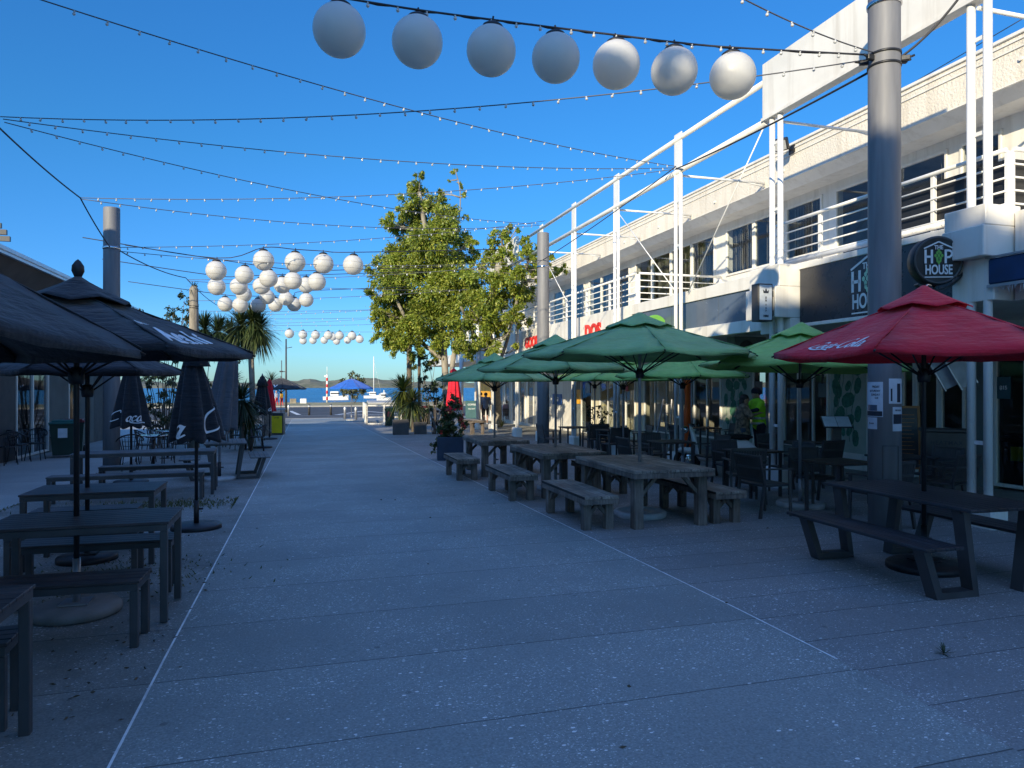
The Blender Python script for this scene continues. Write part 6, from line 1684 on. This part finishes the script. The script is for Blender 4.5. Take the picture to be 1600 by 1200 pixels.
cabbage('tall cabbage tree with spiky round crown under the globes', 392, 508, 25, 420, .95, heads=((.05, 0, .12), (-.35, .2, .0), (.25, .1, -.15)))
cabbage('darker cabbage tree crown behind the lettered black umbrella', 345, 518, 27, 380, .95, heads=((-.1, 0, 0), (-.6, .2, .1), (.3, .3, -.1)), mat='leaf_dark')
# dark bushes behind the folded umbrellas
def bush(label, blobs, d, leaf, dens, L=.12, W=.05, stems=True, name='bush', cat='bush', group=None, jit=.4):
    cl = CL(blobs, d, jit); g = Vector((sum(c[0][0] for c in cl) / len(cl), sum(c[0][1] for c in cl) / len(cl), 0)); g.z = zg(g.y)
    t = thing(name, label, cat, tuple(g), 0, group)
    mb = MB()
    for c, r in cl:
        limb(mb, (random.uniform(-.15, .15), random.uniform(-.15, .15), 0), Vector(c) - g, .022, .008, .08)
    part('stem', mb, M['bark'], t); cs, ds = clump_points([(tuple(Vector(c) - g), r) for c, r in cl], dens); put('foliage', leaf_mesh('foliage', cs, ds, L, W, M[leaf]), t); return t
bush('dark twiggy tree top behind the wooden post', [(288, 470, 16), (272, 485, 14), (298, 490, 16), (266, 492, 8), (305, 448, 6), (300, 510, 14), (286, 500, 14), (250, 515, 24), (215, 520, 26), (232, 545, 24), (275, 540, 24), (190, 530, 22), (205, 490, 20), (260, 560, 16)], 27, 'leaf_dark', 1400, .12, .05, name='leafy_tree', cat='tree')  # wider clumps hidden by the umbrellas are added to shade the far street
bush('olive green shrub between the folded black umbrellas', [(236, 600, 12), (228, 622, 14), (244, 640, 18), (258, 620, 18), (262, 650, 18), (240, 660, 16), (262, 595, 12), (225, 648, 10)], 22, 'leaf_olive', 1500)
bush('dense dark shrub beside the folded grey umbrella', [(345, 610, 12), (338, 640, 12), (362, 580, 10), (330, 600, 10), (328, 560, 6), (365, 568, 8)], 23, 'leaf_dark', 1500)
def yucca(label, px, py, d, n, L, mat='leaf_dark', W=.05, up=0.1):
    c = PD(px, py, d); g = Vector((c.x, c.y, zg(c.y))); t = thing('yucca', label, 'plant', tuple(g), 0, 'spiky plants'); mb = MB(); mb.tube([(0, 0, 0), (0, 0, max(.1, c.z - g.z))], .07, 8); part('stem', mb, M['bark'], t)
    sword_crown('foliage', c - g, n, L, W, M[mat], t, -.2, .35); return t
yucca('spiky dark plant right of the folded grey umbrella', 378, 625, 21.5, 300, .95); yucca('lower spiky dark plant beside the small folded umbrella', 392, 655, 21.8, 200, .7); yucca('spiky plant peeping over the far black umbrella', 424, 597, 44, 90, 1.1)
yucca('spiky plant under the cabbage tree', 362, 600, 24, 220, .8)
# plants near the square planters on the right
yucca('pale green spiky plant behind the green bin', 630, 612, 33, 420, 1.25, 'leaf_palm', .06); yucca('second spiky plant above the black bins', 645, 628, 32, 300, 1.0, 'leaf_sword', .05)
bush('dark frond shrub behind the scooter and bins', [(668, 612, 18), (684, 605, 14), (690, 625, 16), (676, 635, 14), (660, 590, 10), (694, 590, 10), (672, 575, 9), (700, 645, 14)], 30, 'leaf_dark', 1200, .16, .05)
bush('yellow green frond plant under the big street tree', [(655, 560, 12), (668, 572, 12), (645, 575, 8), (680, 562, 9)], 32, 'leaf_palm', 1600, .22, .05, name='frond_plant', cat='plant')
for lab, px, pt_, pb_, d, r in (('ringed brown palm trunk in front of the sea', 639.5, 470, 664, 35, .13), ('slim pale palm trunk beside the ringed one', 655, 500, 664, 34, .075)):
    a = PD(px, pt_, d); g = Vector((a.x, a.y, zg(a.y))); t = thing('palm_tree', lab, 'tree', tuple(g), 0, 'palms by the bins'); mb = MB()
    pf = []; H_ = a.z - g.z; k = 26
    for i in range(k): pf += [(r * 1.08, H_ * i / k), (r * .94, H_ * (i + .8) / k)]
    mb.lathe(pf, 14); part('trunk', mb, M['bark'], t); sword_crown('crown', (0, 0, H_), 60, .7, .05, M['leaf_palm'], t, 0, .4)
# flowering bush in the blue planter
g = PLp; t = thing('flowering_bush', 'leafy bush with red flowers growing in the blue planter box', 'plant', (g.x, g.y, g.z + .54)); 
dpl = g.x * SY + g.y * CY
cl = [(tuple(PD(px, py, dpl + random.uniform(-.15, .15)) - Vector((g.x, g.y, g.z + .54))), r * 1.3 * dpl / FPX) for px, py, r in [(705, 640, 14), (696, 655, 14), (714, 655, 13), (704, 668, 16), (690, 668, 10), (720, 670, 10), (708, 622, 8), (698, 680, 12), (716, 682, 9), (682, 686, 7), (678, 697, 6), (677, 706, 4)]]
cs, ds = clump_points(cl, 6500); put('foliage', leaf_mesh('foliage', cs, ds, .08, .034, M['leaf_sword']), t)
mb = MB()
for c, r in cl: limb(mb, (random.uniform(-.1, .1), random.uniform(-.1, .1), 0), c, .012, .005, .08)
part('stem', mb, M['bark'], t)
fc = np.array([tuple(PD(px, py, dpl - .3) - Vector((g.x, g.y, g.z + .54))) for px, py in ((702, 645), (704, 642), (700, 640), (723, 650), (722, 662), (724, 668), (721, 655), (689, 676), (712, 630))]); fc = np.repeat(fc, 10, 0) + rng.normal(size=(90, 3)) * .03
put('flower', leaf_mesh('flower', fc, rng.normal(size=(90, 3)), .05, .04, M['petal_red']), t)
for lab, px, py, d, s in (('thin leafed potted plant among the cafe chairs', 948, 640, 19.5, .45), ('second thin potted plant left of it, at the shop window', 930, 632, 21, .4)):
    c = PD(px, py + 18, d); t = thing('potted_plant', lab, 'plant', (c.x, c.y, zg(c.y)), 0, 'potted cafe plants'); mb = MB(); mb.lathe([(.12, 0), (.17, .35), (.18, .37), (.16, .37)], 18); part('pot', mb, M['char'], t); mb = MB()
    for i in range(7): limb(mb, (0, 0, .35), (random.uniform(-s, s) * .8, random.uniform(-s, s) * .5, random.uniform(.7, 1.35)), .01, .004)
    part('stem', mb, M['bark'], t); cs, ds = clump_points([((random.uniform(-s, s) * .7, random.uniform(-s, s) * .4, random.uniform(.6, 1.3)), .16) for _ in range(8)], 700); put('foliage', leaf_mesh('foliage', cs, ds, .10, .05, M['leaf_dark']), t)
# grass tuft planting by the trunk, weeds, litter
q = P(783, 668); t = thing('grass_tussock', 'dry tussock of grass at the foot of the grey trunk', 'plant', tuple(q)); sword_crown('blades', (0, 0, .0), 160, .6, .012, M['grass'], t, .5, .3)
mb_v, mb_f = [], []
def blades(n, fx, fy, h=.06, w=.008):
    for _ in range(n):
        x, y = fx(), fy(); a = random.uniform(0, 6.3); l = random.uniform(.4, 1.2) * h; o = len(mb_v); z = zg(y) + .004
        mb_v.extend([(x - w * math.cos(a), y - w * math.sin(a), z), (x + w * math.cos(a), y + w * math.sin(a), z), (x + random.gauss(0, .02), y + random.gauss(0, .02), z + l)]); mb_f.append((o, o + 1, o + 2))
blades(1500, lambda: min(-1.0, random.gauss(-2.0, .65)), lambda: random.gauss(11.9, .28), .045); blades(500, lambda: random.gauss(-1.6, .5), lambda: random.gauss(7.4, .4), .03); blades(400, lambda: random.gauss(-4.2, .03), lambda: random.uniform(6, 20), .03)
me = bpy.data.meshes.new('weeds'); me.from_pydata([v for v in mb_v if v[0] < XL(v[1]) - .05], [], []) if False else me.from_pydata(mb_v, [], mb_f); me.materials.append(M['grass']); o = put('weeds', me); o['kind'] = 'stuff'
n = 300; xy = np.stack([rng.uniform(-4.2, -.9, n), rng.uniform(3, 12, n)], 1); xy[:60] = np.stack([rng.normal(-1.1, .15, 60), rng.uniform(4, 7, 60)], 1); xy[270:] = np.stack([rng.uniform(-.8, 6, 30), rng.uniform(3, 12, 30)], 1)
c = np.stack([xy[:, 0], xy[:, 1], np.array([zg(v) + .012 for v in xy[:, 1]])], 1); d = rng.normal(size=(n, 3)); d[:, 2] *= .12
o = put('leaf_litter', leaf_mesh('leaf_litter', c, d, .038, .016, pm('dead_leaf', (.10, .065, .035), .8, var=.5, scale=30))); o['kind'] = 'stuff'
q = P(1475, 1024); t = thing('leaf_sprig', 'small dark fallen leaf sprig on the paving at the lower right', 'leaf', tuple(q)); sword_crown('leaflet', (0, 0, .012), 26, .07, .010, M['leaf_dark'], t, .0, .1)
# wooden post
a = PD(303, 447, 22.8); t = thing('wooden_post', 'rough weathered wooden post with a cable, left of the cabbage trees', 'post', (a.x, a.y, zg(a.y))); mb = MB(); H_ = a.z - zg(a.y)
mb.lathe([(.17, 0), (.15, H_ * .5), (.14, H_ * .8), (.13, H_ - .1), (.08, H_)], 14, flute=lambda a_, z: 1 + .08 * math.sin(5 * a_ + z * 2) + .05 * math.sin(9 * a_ - z * 5)); part('trunk', mb, M['pale_bark'], t)
mb = MB(); mb.tube([(.15 * math.cos(i), .15 * math.sin(i), H_ - .6 - .01 * i) for i in range(14)], .012, 5); part('cable_wrap', mb, M['cable'], t)
sword_crown('sprout', (0, 0, H_ - .05), 50, .3, .03, M['leaf_dark'], t)
# unseen tree behind the camera whose shadow dapples the globes and fascia
_cl = [((-7.4, -6.1 + random.gauss(0, .25), 11.55 + random.gauss(0, .2)), .32) for _ in range(3)] + [((-7.6 + random.gauss(0, .3), random.uniform(-14, -9.3), random.uniform(11.2, 12.4)), random.uniform(.35, .6)) for _ in range(22)]
tree('big street tree behind the camera on the left', (-7.0, -9.5, 0), _cl, [([(-7.0, -9.5, 0), (-6.9, -9.6, 6), (-7.3, -10, 11.5)], .25)], 'leaf_street', 1300, .16, .07, twigs=False)

# ================================================================== THE SHORE
lp = PD(447, 640, 62); t = thing('lamp_post', 'tall thin lamp post on the shore beyond the street', 'lamp post', (lp.x, lp.y, ZR)); mb = MB(); mb.tube([(0, 0, 0), (0, 0, 6.4)], [.10, .06], 10); mb.tube([(0, 0, 5.6), (.5, 0, 5.7)], .03, 6); part('shaft', mb, M['char'], t)
mb = MB(); mb.box(-.55, -.25, -.1, .1, 3.5, 3.62, b=.02); mb.box(-.25, 0, -.03, .03, 3.52, 3.58); part('lamp_head', mb, M['char'], t)
lp = PD(440, 640, 90); t = thing('mast_pole', 'very thin bare pole left of the shore lamp post', 'pole', (lp.x, lp.y, ZR)); mb = MB(); mb.tube([(0, 0, 0), (0, 0, 5.5)], .05, 6); part('shaft', mb, M['wire'], t)
def boat(label, px, py, d, L, H, cabin=True, mast=0, hull='white'):
    c = PD(px, py, d); t = thing('boat', label, 'boat', (c.x, c.y, -1.35), R(-12), 'boats on the harbour'); mb = MB(); n = 12; secs = []
    for i in range(n + 1):
        f = i / n; w = L * .14 * (1 - (max(0, f - .5) * 2) ** 2.2) + .02; zt = H * (.75 + .35 * f * f); secs.append([(-L / 2 + L * f, -w, zt), (-L / 2 + L * f, -w * .75, -.1), (-L / 2 + L * f, w * .75, -.1), (-L / 2 + L * f, w, zt)])
    vs_ = [v for s_ in secs for v in s_]; mb.add(vs_, [(4 * i + a, 4 * i + (a + 1) % 4, 4 * i + 4 + (a + 1) % 4, 4 * i + 4 + a) for i in range(n) for a in range(4)] + [(0, 1, 2, 3), (4 * n + 3, 4 * n + 2, 4 * n + 1, 4 * n)]); part('hull', mb, M[hull], t)
    if cabin:
        mb = MB(); mb.box(-L * .22, L * .12, -L * .09, L * .09, H * .9, H * 1.9, b=.1); part('cabin', mb, M['white'], t); mb = MB(); mb.box(-L * .2, L * .13, -L * .095, L * .095, H * 1.3, H * 1.6); part('window', mb, M['ink'], t)
    if mast: mb = MB(); mb.tube([(0, 0, H), (0, 0, mast)], .10, 8); mb.tube([(-L * .35, 0, H * 1.6), (0, 0, H * 1.8)], .07, 6); mb.tube([(L * .4, 0, H), (0, 0, mast * .9)], .02, 4); part('mast', mb, M['white'], t)
    return t
boat('white launch moored left of the blue umbrella', 525, 612, 150, 5.2, .95); boat('white yacht with tall mast right of the blue umbrella', 584, 613, 170, 4.6, .8, True, 10.0); boat('pale work boat with white superstructure beside the yacht', 600, 612, 130, 2.6, .9, True, 2.2)
q = PD(511, 640, 89); t = thing('striped_pole', 'red and white striped marker pole on the shore left of the blue umbrella', 'pole', (q.x, q.y, ZR + .1)); mb = MB(); rd = MB()
mb.lathe([(.115, 0), (.115, 3.6)], 12); part('shaft', mb, M['white'], t)
for i in (1, 3, 5, 7): rd = MB(); rd.lathe([(.116, i * .40), (.125, i * .40 + .01), (.125, i * .40 + .39), (.116, i * .40 + .40)], 12); part('red_band', rd, M['red_white'], t)
mb = MB(); mb.tube([(0, 0, 3.6), (0, 0, 4.6)], .03, 6); mb.box(-.35, .1, -.05, .05, 3.3, 3.5); part('bracket', mb, M['white'], t)
for i, (px, py, w, lab) in enumerate([(458, 630, 9, 'sandstone block on the verge left of the white one'), (474, 629, 8, 'white block on the verge right of the sandstone one')]):
    d = 84; q = PD(px, py, d); solo('stone_block', MB().box(-.35, .35, -.3, .3, -.02, .6, b=.05), M['rock'] if i == 0 else M['white'], lab, 'block', (q.x, q.y, ZR + .18), .1, 'blocks along the verge')
bush('small round tree behind the blue umbrella', [(552, 590, 12), (540, 598, 10), (565, 598, 10), (548, 608, 12), (562, 612, 11), (536, 612, 8), (552, 618, 8), (568, 604, 7)], 84, 'leaf_olive', 260, .35, .16, name='leafy_tree', cat='tree', jit=1.0)
bush('low shrub mass on the shore at the far left', [(230, 592, 10), (250, 588, 10), (270, 596, 10), (300, 592, 8), (415, 606, 8), (430, 602, 6)], 95, 'leaf_dark', 200, .4, .2, jit=1.5)

# ================================================================== PEOPLE
def person(label, loc, rz, J, mats, seg_m, extra=(), group=None):
    """J: joint -> (x,y,z,r[,parent]); one continuous skinned body. seg_m: material index for the segment ending at that joint"""
    t = thing('person', label, 'person', tuple(loc), rz, group)
    names = list(J); idx = {n_: i for i, n_ in enumerate(names)}
    me = bpy.data.meshes.new('tmp'); me.from_pydata([J[n_][:3] for n_ in names], [(idx[n_], idx[J[n_][4]]) for n_ in names if J[n_][4]], [])
    o = bpy.data.objects.new('tmp', me); C.objects.link(o); md = o.modifiers.new('s', 'SKIN'); md.use_smooth_shade = True; sb = o.modifiers.new('u', 'SUBSURF'); sb.levels = 1; sb.render_levels = 1
    if not me.skin_vertices: me.attributes  # created by the modifier
    bpy.context.view_layer.update()
    if not me.skin_vertices:
        bpy.context.view_layer.objects.active = o; bpy.ops.object.skin_root_mark() if False else None
    return t, names, idx, me, o
def body_mesh(J, seg_m, mats, name='body'):
    "tapered tubes along the limbs fused by a voxel remesh into one continuous surface"
    mb = MB()
    for n_, v in J.items():
        if v[4]:
            p = J[v[4]]; a, b = Vector(v[:3]), Vector(p[:3]); k = 6
            mb.tube([b.lerp(a, i / k) for i in range(k + 1)], [p[3] + (v[3] - p[3]) * i / k for i in range(k + 1)], 12)
        mb.ball(v[:3], v[3], 12)
    me = mb.mesh('tmp', mats[0]); o = bpy.data.objects.new('tmp', me); C.objects.link(o)
    md = o.modifiers.new('r', 'REMESH'); md.mode = 'VOXEL'; md.voxel_size = .011; md.use_smooth_shade = True
    sm = o.modifiers.new('s', 'SMOOTH'); sm.iterations = 3; sm.factor = .5
    dg = bpy.context.evaluated_depsgraph_get(); dg.update(); m2 = bpy.data.meshes.new_from_object(o.evaluated_get(dg)); bpy.data.objects.remove(o)
    m2.name = name; m2.materials.clear()
    for mt in mats: m2.materials.append(mt)
    segs = [(np.array(J[J[n_][4]][:3]), np.array(v[:3]), seg_m.get(n_, 0)) for n_, v in J.items() if v[4]]
    nf = len(m2.polygons); cen = np.empty(nf * 3); m2.polygons.foreach_get('center', cen); cen = cen.reshape(-1, 3); best = np.full(nf, 1e9); mi = np.zeros(nf, dtype=np.int32)
    for a, b, k in segs:
        ab = b - a; tt = np.clip(((cen - a) @ ab) / max(ab @ ab, 1e-9), 0, 1); d = np.linalg.norm(cen - (a + tt[:, None] * ab), axis=1); w = d < best; best[w] = d[w]; mi[w] = k
    m2.polygons.foreach_set('material_index', mi); m2.polygons.foreach_set('use_smooth', [True] * nf); m2.update(); return m2
def hand(J, nm, wrist, d, side):
    "palm, four curled fingers and a thumb leaving the side of the palm"
    w = Vector(J[wrist][:3]); d = Vector(d).normalized(); s = Vector(side).normalized(); dn = d.cross(s)
    J[nm + 'palm'] = (*(w + d * .07), .026, wrist)
    for i, (l, o_) in enumerate(((.075, .030), (.085, .010), (.08, -.010), (.06, -.029))):
        k = w + d * .085 + s * o_; J[nm + 'k%d' % i] = (*k, .011, nm + 'palm'); J[nm + 'f%d' % i] = (*(k + d * l * .55 + dn * .015), .009, nm + 'k%d' % i); J[nm + 't%d' % i] = (*(k + d * l * .8 + dn * .045), .008, nm + 'f%d' % i)
    J[nm + 'th'] = (*(w + d * .04 + s * .045), .012, nm + 'palm'); J[nm + 'tt'] = (*(w + d * .075 + s * .062 + dn * .015), .010, nm + 'th')
def standing(h=1.75, stride=0.0, la=None, ra=None, lean=0.0, sh=.19, w=1.0, hf=0.0, shorts=False):
    k = h / 1.75; J = {}
    def a(n_, x, y, z, r, p): J[n_] = (x * k, y * k, z * k, r * k, p)
    a('pelvis', 0, 0, .96, .13 * w, None); a('waist', 0, .0 + lean * .2, 1.10, .125 * w, 'pelvis'); a('chest', 0, lean * .6, 1.30, .145 * w, 'waist'); a('collar', 0, lean, 1.44, .09 * w, 'chest'); a('neck', 0, lean + .01, 1.52, .055, 'collar'); a('head', 0, lean + .03 + hf, 1.63, .092, 'neck'); a('crown', 0, lean + .02 + hf, 1.67, .088, 'head'); a('nose', 0, lean + .125 + hf, 1.615, .014, 'head'); a('chin', 0, lean + .085 + hf, 1.555, .035, 'head')
    a('earl', -.092, lean + .03 + hf, 1.62, .014, 'head'); a('earr', .092, lean + .03 + hf, 1.62, .014, 'head')
    for s, nm, st, arm in ((-1, 'l', stride, la), (1, 'r', -stride, ra)):
        a(nm + 'hip', s * .09, 0, .90, .10 * w, 'pelvis'); a(nm + 'thigh', s * .10, st * .25, .70, .078 * w, nm + 'hip'); a(nm + 'knee', s * .10, st * .5 + .02, .50, .056 * w, nm + 'thigh'); a(nm + 'calf', s * .10, st * .75, .33, .054 * w, nm + 'knee'); a(nm + 'ankle', s * .10, st - (.04 if st < 0 else 0), .09, .036, nm + 'calf'); a(nm + 'heel', s * .10, st - .05, .045, .038, nm + 'ankle'); a(nm + 'toe', s * .11, st + .15, .035, .03, nm + 'heel')
        a(nm + 'sho', s * sh, lean, 1.42, .062 * w, 'collar')
        el, wr = arm if arm else ((s * (sh + .05), lean - .02, 1.12), (s * (sh + .06), lean + .06, .87))
        a(nm + 'elb', *el, .043 * w, nm + 'sho'); a(nm + 'wri', *wr, .028, nm + 'elb')
        e, w_ = Vector(J[nm + 'elb'][:3]), Vector(J[nm + 'wri'][:3]); d = (w_ - e).normalized(); hand(J, nm, nm + 'wri', d, Vector((0, 1, 0)).cross(d).cross(d) if abs(d.y) > .9 else Vector((0, 1, 0)))
    return J
def seg_for(J, top=1, leg=2, shoe=3, fore=None, calf=None):
    S_ = {}
    for n_ in J:
        b = n_[1:]
        if n_ in ('waist', 'chest', 'collar', 'lsho', 'rsho', 'lelb', 'relb'): S_[n_] = top
        elif b == 'wri': S_[n_] = top if fore is None else fore
        elif b in ('hip', 'thigh', 'knee'): S_[n_] = leg
        elif b in ('calf', 'ankle'): S_[n_] = leg if calf is None else calf
        elif b in ('heel', 'toe'): S_[n_] = shoe
        else: S_[n_] = 0
    return S_
def hair_part(t, J, mat='hair', long=0.0, cap=False):
    h = Vector(J['head'][:3]); r = J['head'][3]; mb = MB()
    mb.ball(h + Vector((0, -.016, .045 if cap else .030)), r * (1.18 if cap else 1.10), 16, 0, (1, 1.04, .95))
    if long:
        mb.tube([h + Vector((0, -.05, .0)), h + Vector((0, -.06, -.10)), h + Vector((0, -.05, -.10 - long))], [r * .9, r * .85, r * .4], 12)
    part('hair' if not cap else 'beanie', mb, M[mat], t)
def eyes_part(t, J):
    h = Vector(J['head'][:3]); mb = MB()
    for s in (-1, 1): mb.ball(h + Vector((s * .033, .083, .006)), .010, 8)
    part('eye', mb, M['ink'], t)
mats_of = lambda *n_: [M[x] for x in n_]
leop = pm('leopard_fur', (.30, .22, .15), .95, var=.9, scale=14, bmp=.9, bscale=50); M['leopard'] = leop
# man in the hi vis vest embracing the woman in the fur coat
mp = PD(1186, 690, 16.2); mp.z = zg(mp.y)
toR = math.atan2(-SY, CY)  # screen right in street coordinates
Jm = standing(1.80, .06, la=((-.30, .20, 1.28), (-.12, .42, 1.22)), ra=((.30, .18, 1.22), (.14, .42, 1.16)), lean=.05, w=1.05)
t = thing('person', 'person in dark beanie and bright hi vis vest hugging another by the twin white columns', 'person', tuple(mp), PI / 2 - YAW + .15)
put('body', body_mesh(Jm, seg_for(Jm, 1, 2, 3), mats_of('skin', 'cloth_navy', 'cloth_navy', 'cloth_black')), t); hair_part(t, Jm, 'cloth_navy', cap=True); eyes_part(t, Jm)
def shell(J, keys, grow, mat, t, nm='vest', extra=()):
    J2 = {}
    for n_, par in keys: x = J[n_]; J2[n_] = (x[0], x[1], x[2], x[3] + grow, par)
    for n_, v in extra: J2[n_] = v
    return put(nm, body_mesh(J2, {}, [mat], nm), t)
shell(Jm, [('pelvis', None), ('waist', 'pelvis'), ('chest', 'waist'), ('collar', 'chest'), ('lsho', 'collar'), ('rsho', 'collar')], .017, M['hivis'], t, 'vest', [('ls2', (*Vector(Jm['lsho'][:3]).lerp(Vector(Jm['lelb'][:3]), .75), Jm['lelb'][3] + .022, 'lsho')), ('rs2', (*Vector(Jm['rsho'][:3]).lerp(Vector(Jm['relb'][:3]), .75), Jm['relb'][3] + .022, 'rsho'))])
mb = MB(); 
for z, r in ((1.12, .158), (1.0, .158)): mb.lathe([(r, z - .025), (r + .001, z + .025)], 24, 0, Matrix.Translation((0, .02, 0)))
part('reflective_tape', mb, M['reflect'], t)
wp = PD(1160, 690, 16.1); wp.z = zg(wp.y)
Jw = standing(1.66, .03, la=((-.26, .15, 1.25), (-.16, .34, 1.33)), ra=((.26, .15, 1.25), (.12, .34, 1.30)), lean=.03)
t = thing('person', 'person in a spotted fur coat and pale jeans being hugged beside the mural', 'person', tuple(wp), -PI / 2 - YAW - .2)
put('body', body_mesh(Jw, seg_for(Jw, 1, 2, 3), mats_of('skin', 'leopard', 'jeans', 'cloth_black')), t); hair_part(t, Jw, 'hair', .12); eyes_part(t, Jw)
shell(Jw, [('pelvis', None), ('waist', 'pelvis'), ('chest', 'waist'), ('collar', 'chest'), ('lsho', 'collar'), ('rsho', 'collar'), ('lelb', 'lsho'), ('relb', 'rsho')], .035, leop, t, 'fur_coat', [('hemb', (0, 0, .74, .19, 'pelvis'))])
# walkers and sitters by the trunk
q = P(759, 663); J = standing(1.78, .16); t = thing('person', 'person in grey shirt and dark shorts walking away beside the grey tree trunk', 'person', tuple(q), R(-20))
put('body', body_mesh(J, seg_for(J, 1, 2, 3, fore=0, calf=0), mats_of('skin', 'cloth_grey', 'cloth_black', 'paper')), t); hair_part(t, J); eyes_part(t, J); shell(J, [('pelvis', None), ('waist', 'pelvis'), ('chest', 'waist'), ('lsho', 'chest'), ('rsho', 'chest'), ('lelb', 'lsho'), ('relb', 'rsho')], .03, M['cloth_grey'], t, 'shirt')
q = P(751, 660.5); J = standing(1.80, -.12); t = thing('person', 'person in black half hidden behind the white veranda post', 'person', tuple(q), R(-25))
put('body', body_mesh(J, seg_for(J, 1, 2, 3), mats_of('skin', 'cloth_black', 'cloth_black', 'cloth_black')), t); hair_part(t, J); eyes_part(t, J)
def seated(h=1.7):
    J = standing(h); k = h / 1.75; off = .96 * k - .56
    for n_ in list(J):
        x, y, z, r, p = J[n_]; b = n_[1:]
        s = -1 if n_[0] == 'l' else 1
        z2 = z - off
        if b in ('thigh',): y, z2 = .22, .53
        elif b == 'knee': y, z2 = .42, .52
        elif b == 'calf': y, z2 = .43, .32
        elif b == 'ankle': y, z2 = .42, .09
        elif b == 'heel': y, z2 = .38, .045
        elif b == 'toe': y, z2 = .57, .035
        elif b == 'hip': z2 = .52
        J[n_] = (x, y, z2, r, p)
    return J
for lab, px, py, rz, top, leg in (('person in a pink jacket seated with their back to the camera', 793, 661, -15, 'cloth_pink', 'cloth_navy'), ('person in a black jacket seated right of the white post', 818, 661, 40, 'cloth_black', 'cloth_navy')):
    q = P(px, py); J = seated(1.70); t = thing('person', lab, 'person', tuple(q), R(rz)); put('body', body_mesh(J, seg_for(J, 1, 2, 3), mats_of('skin', top, leg, 'cloth_black')), t); hair_part(t, J); eyes_part(t, J)
    shell(J, [('pelvis', None), ('waist', 'pelvis'), ('chest', 'waist'), ('lsho', 'chest'), ('rsho', 'chest'), ('lelb', 'lsho'), ('relb', 'rsho')], .035, M[top], t, 'jacket')
    chair_at('chair under the ' + ('person in the pink jacket' if top == 'cloth_pink' else 'person in the black jacket'), (q.x, q.y, q.z), rz)
for lab, px in (('tiny person in pale clothes on the shore under the far black umbrella', 432), ('tiny person in yellow top on the shore under the far black umbrella', 440)):
    q = PD(px, 640, 78); J = standing(1.75, .1); t = thing('person', lab, 'person', (q.x, q.y, ZR + .02), 1.0); put('body', body_mesh(J, seg_for(J, 1, 2, 3), mats_of('skin', 'paper' if px == 432 else 'amber', 'red_white', 'cloth_black')), t)
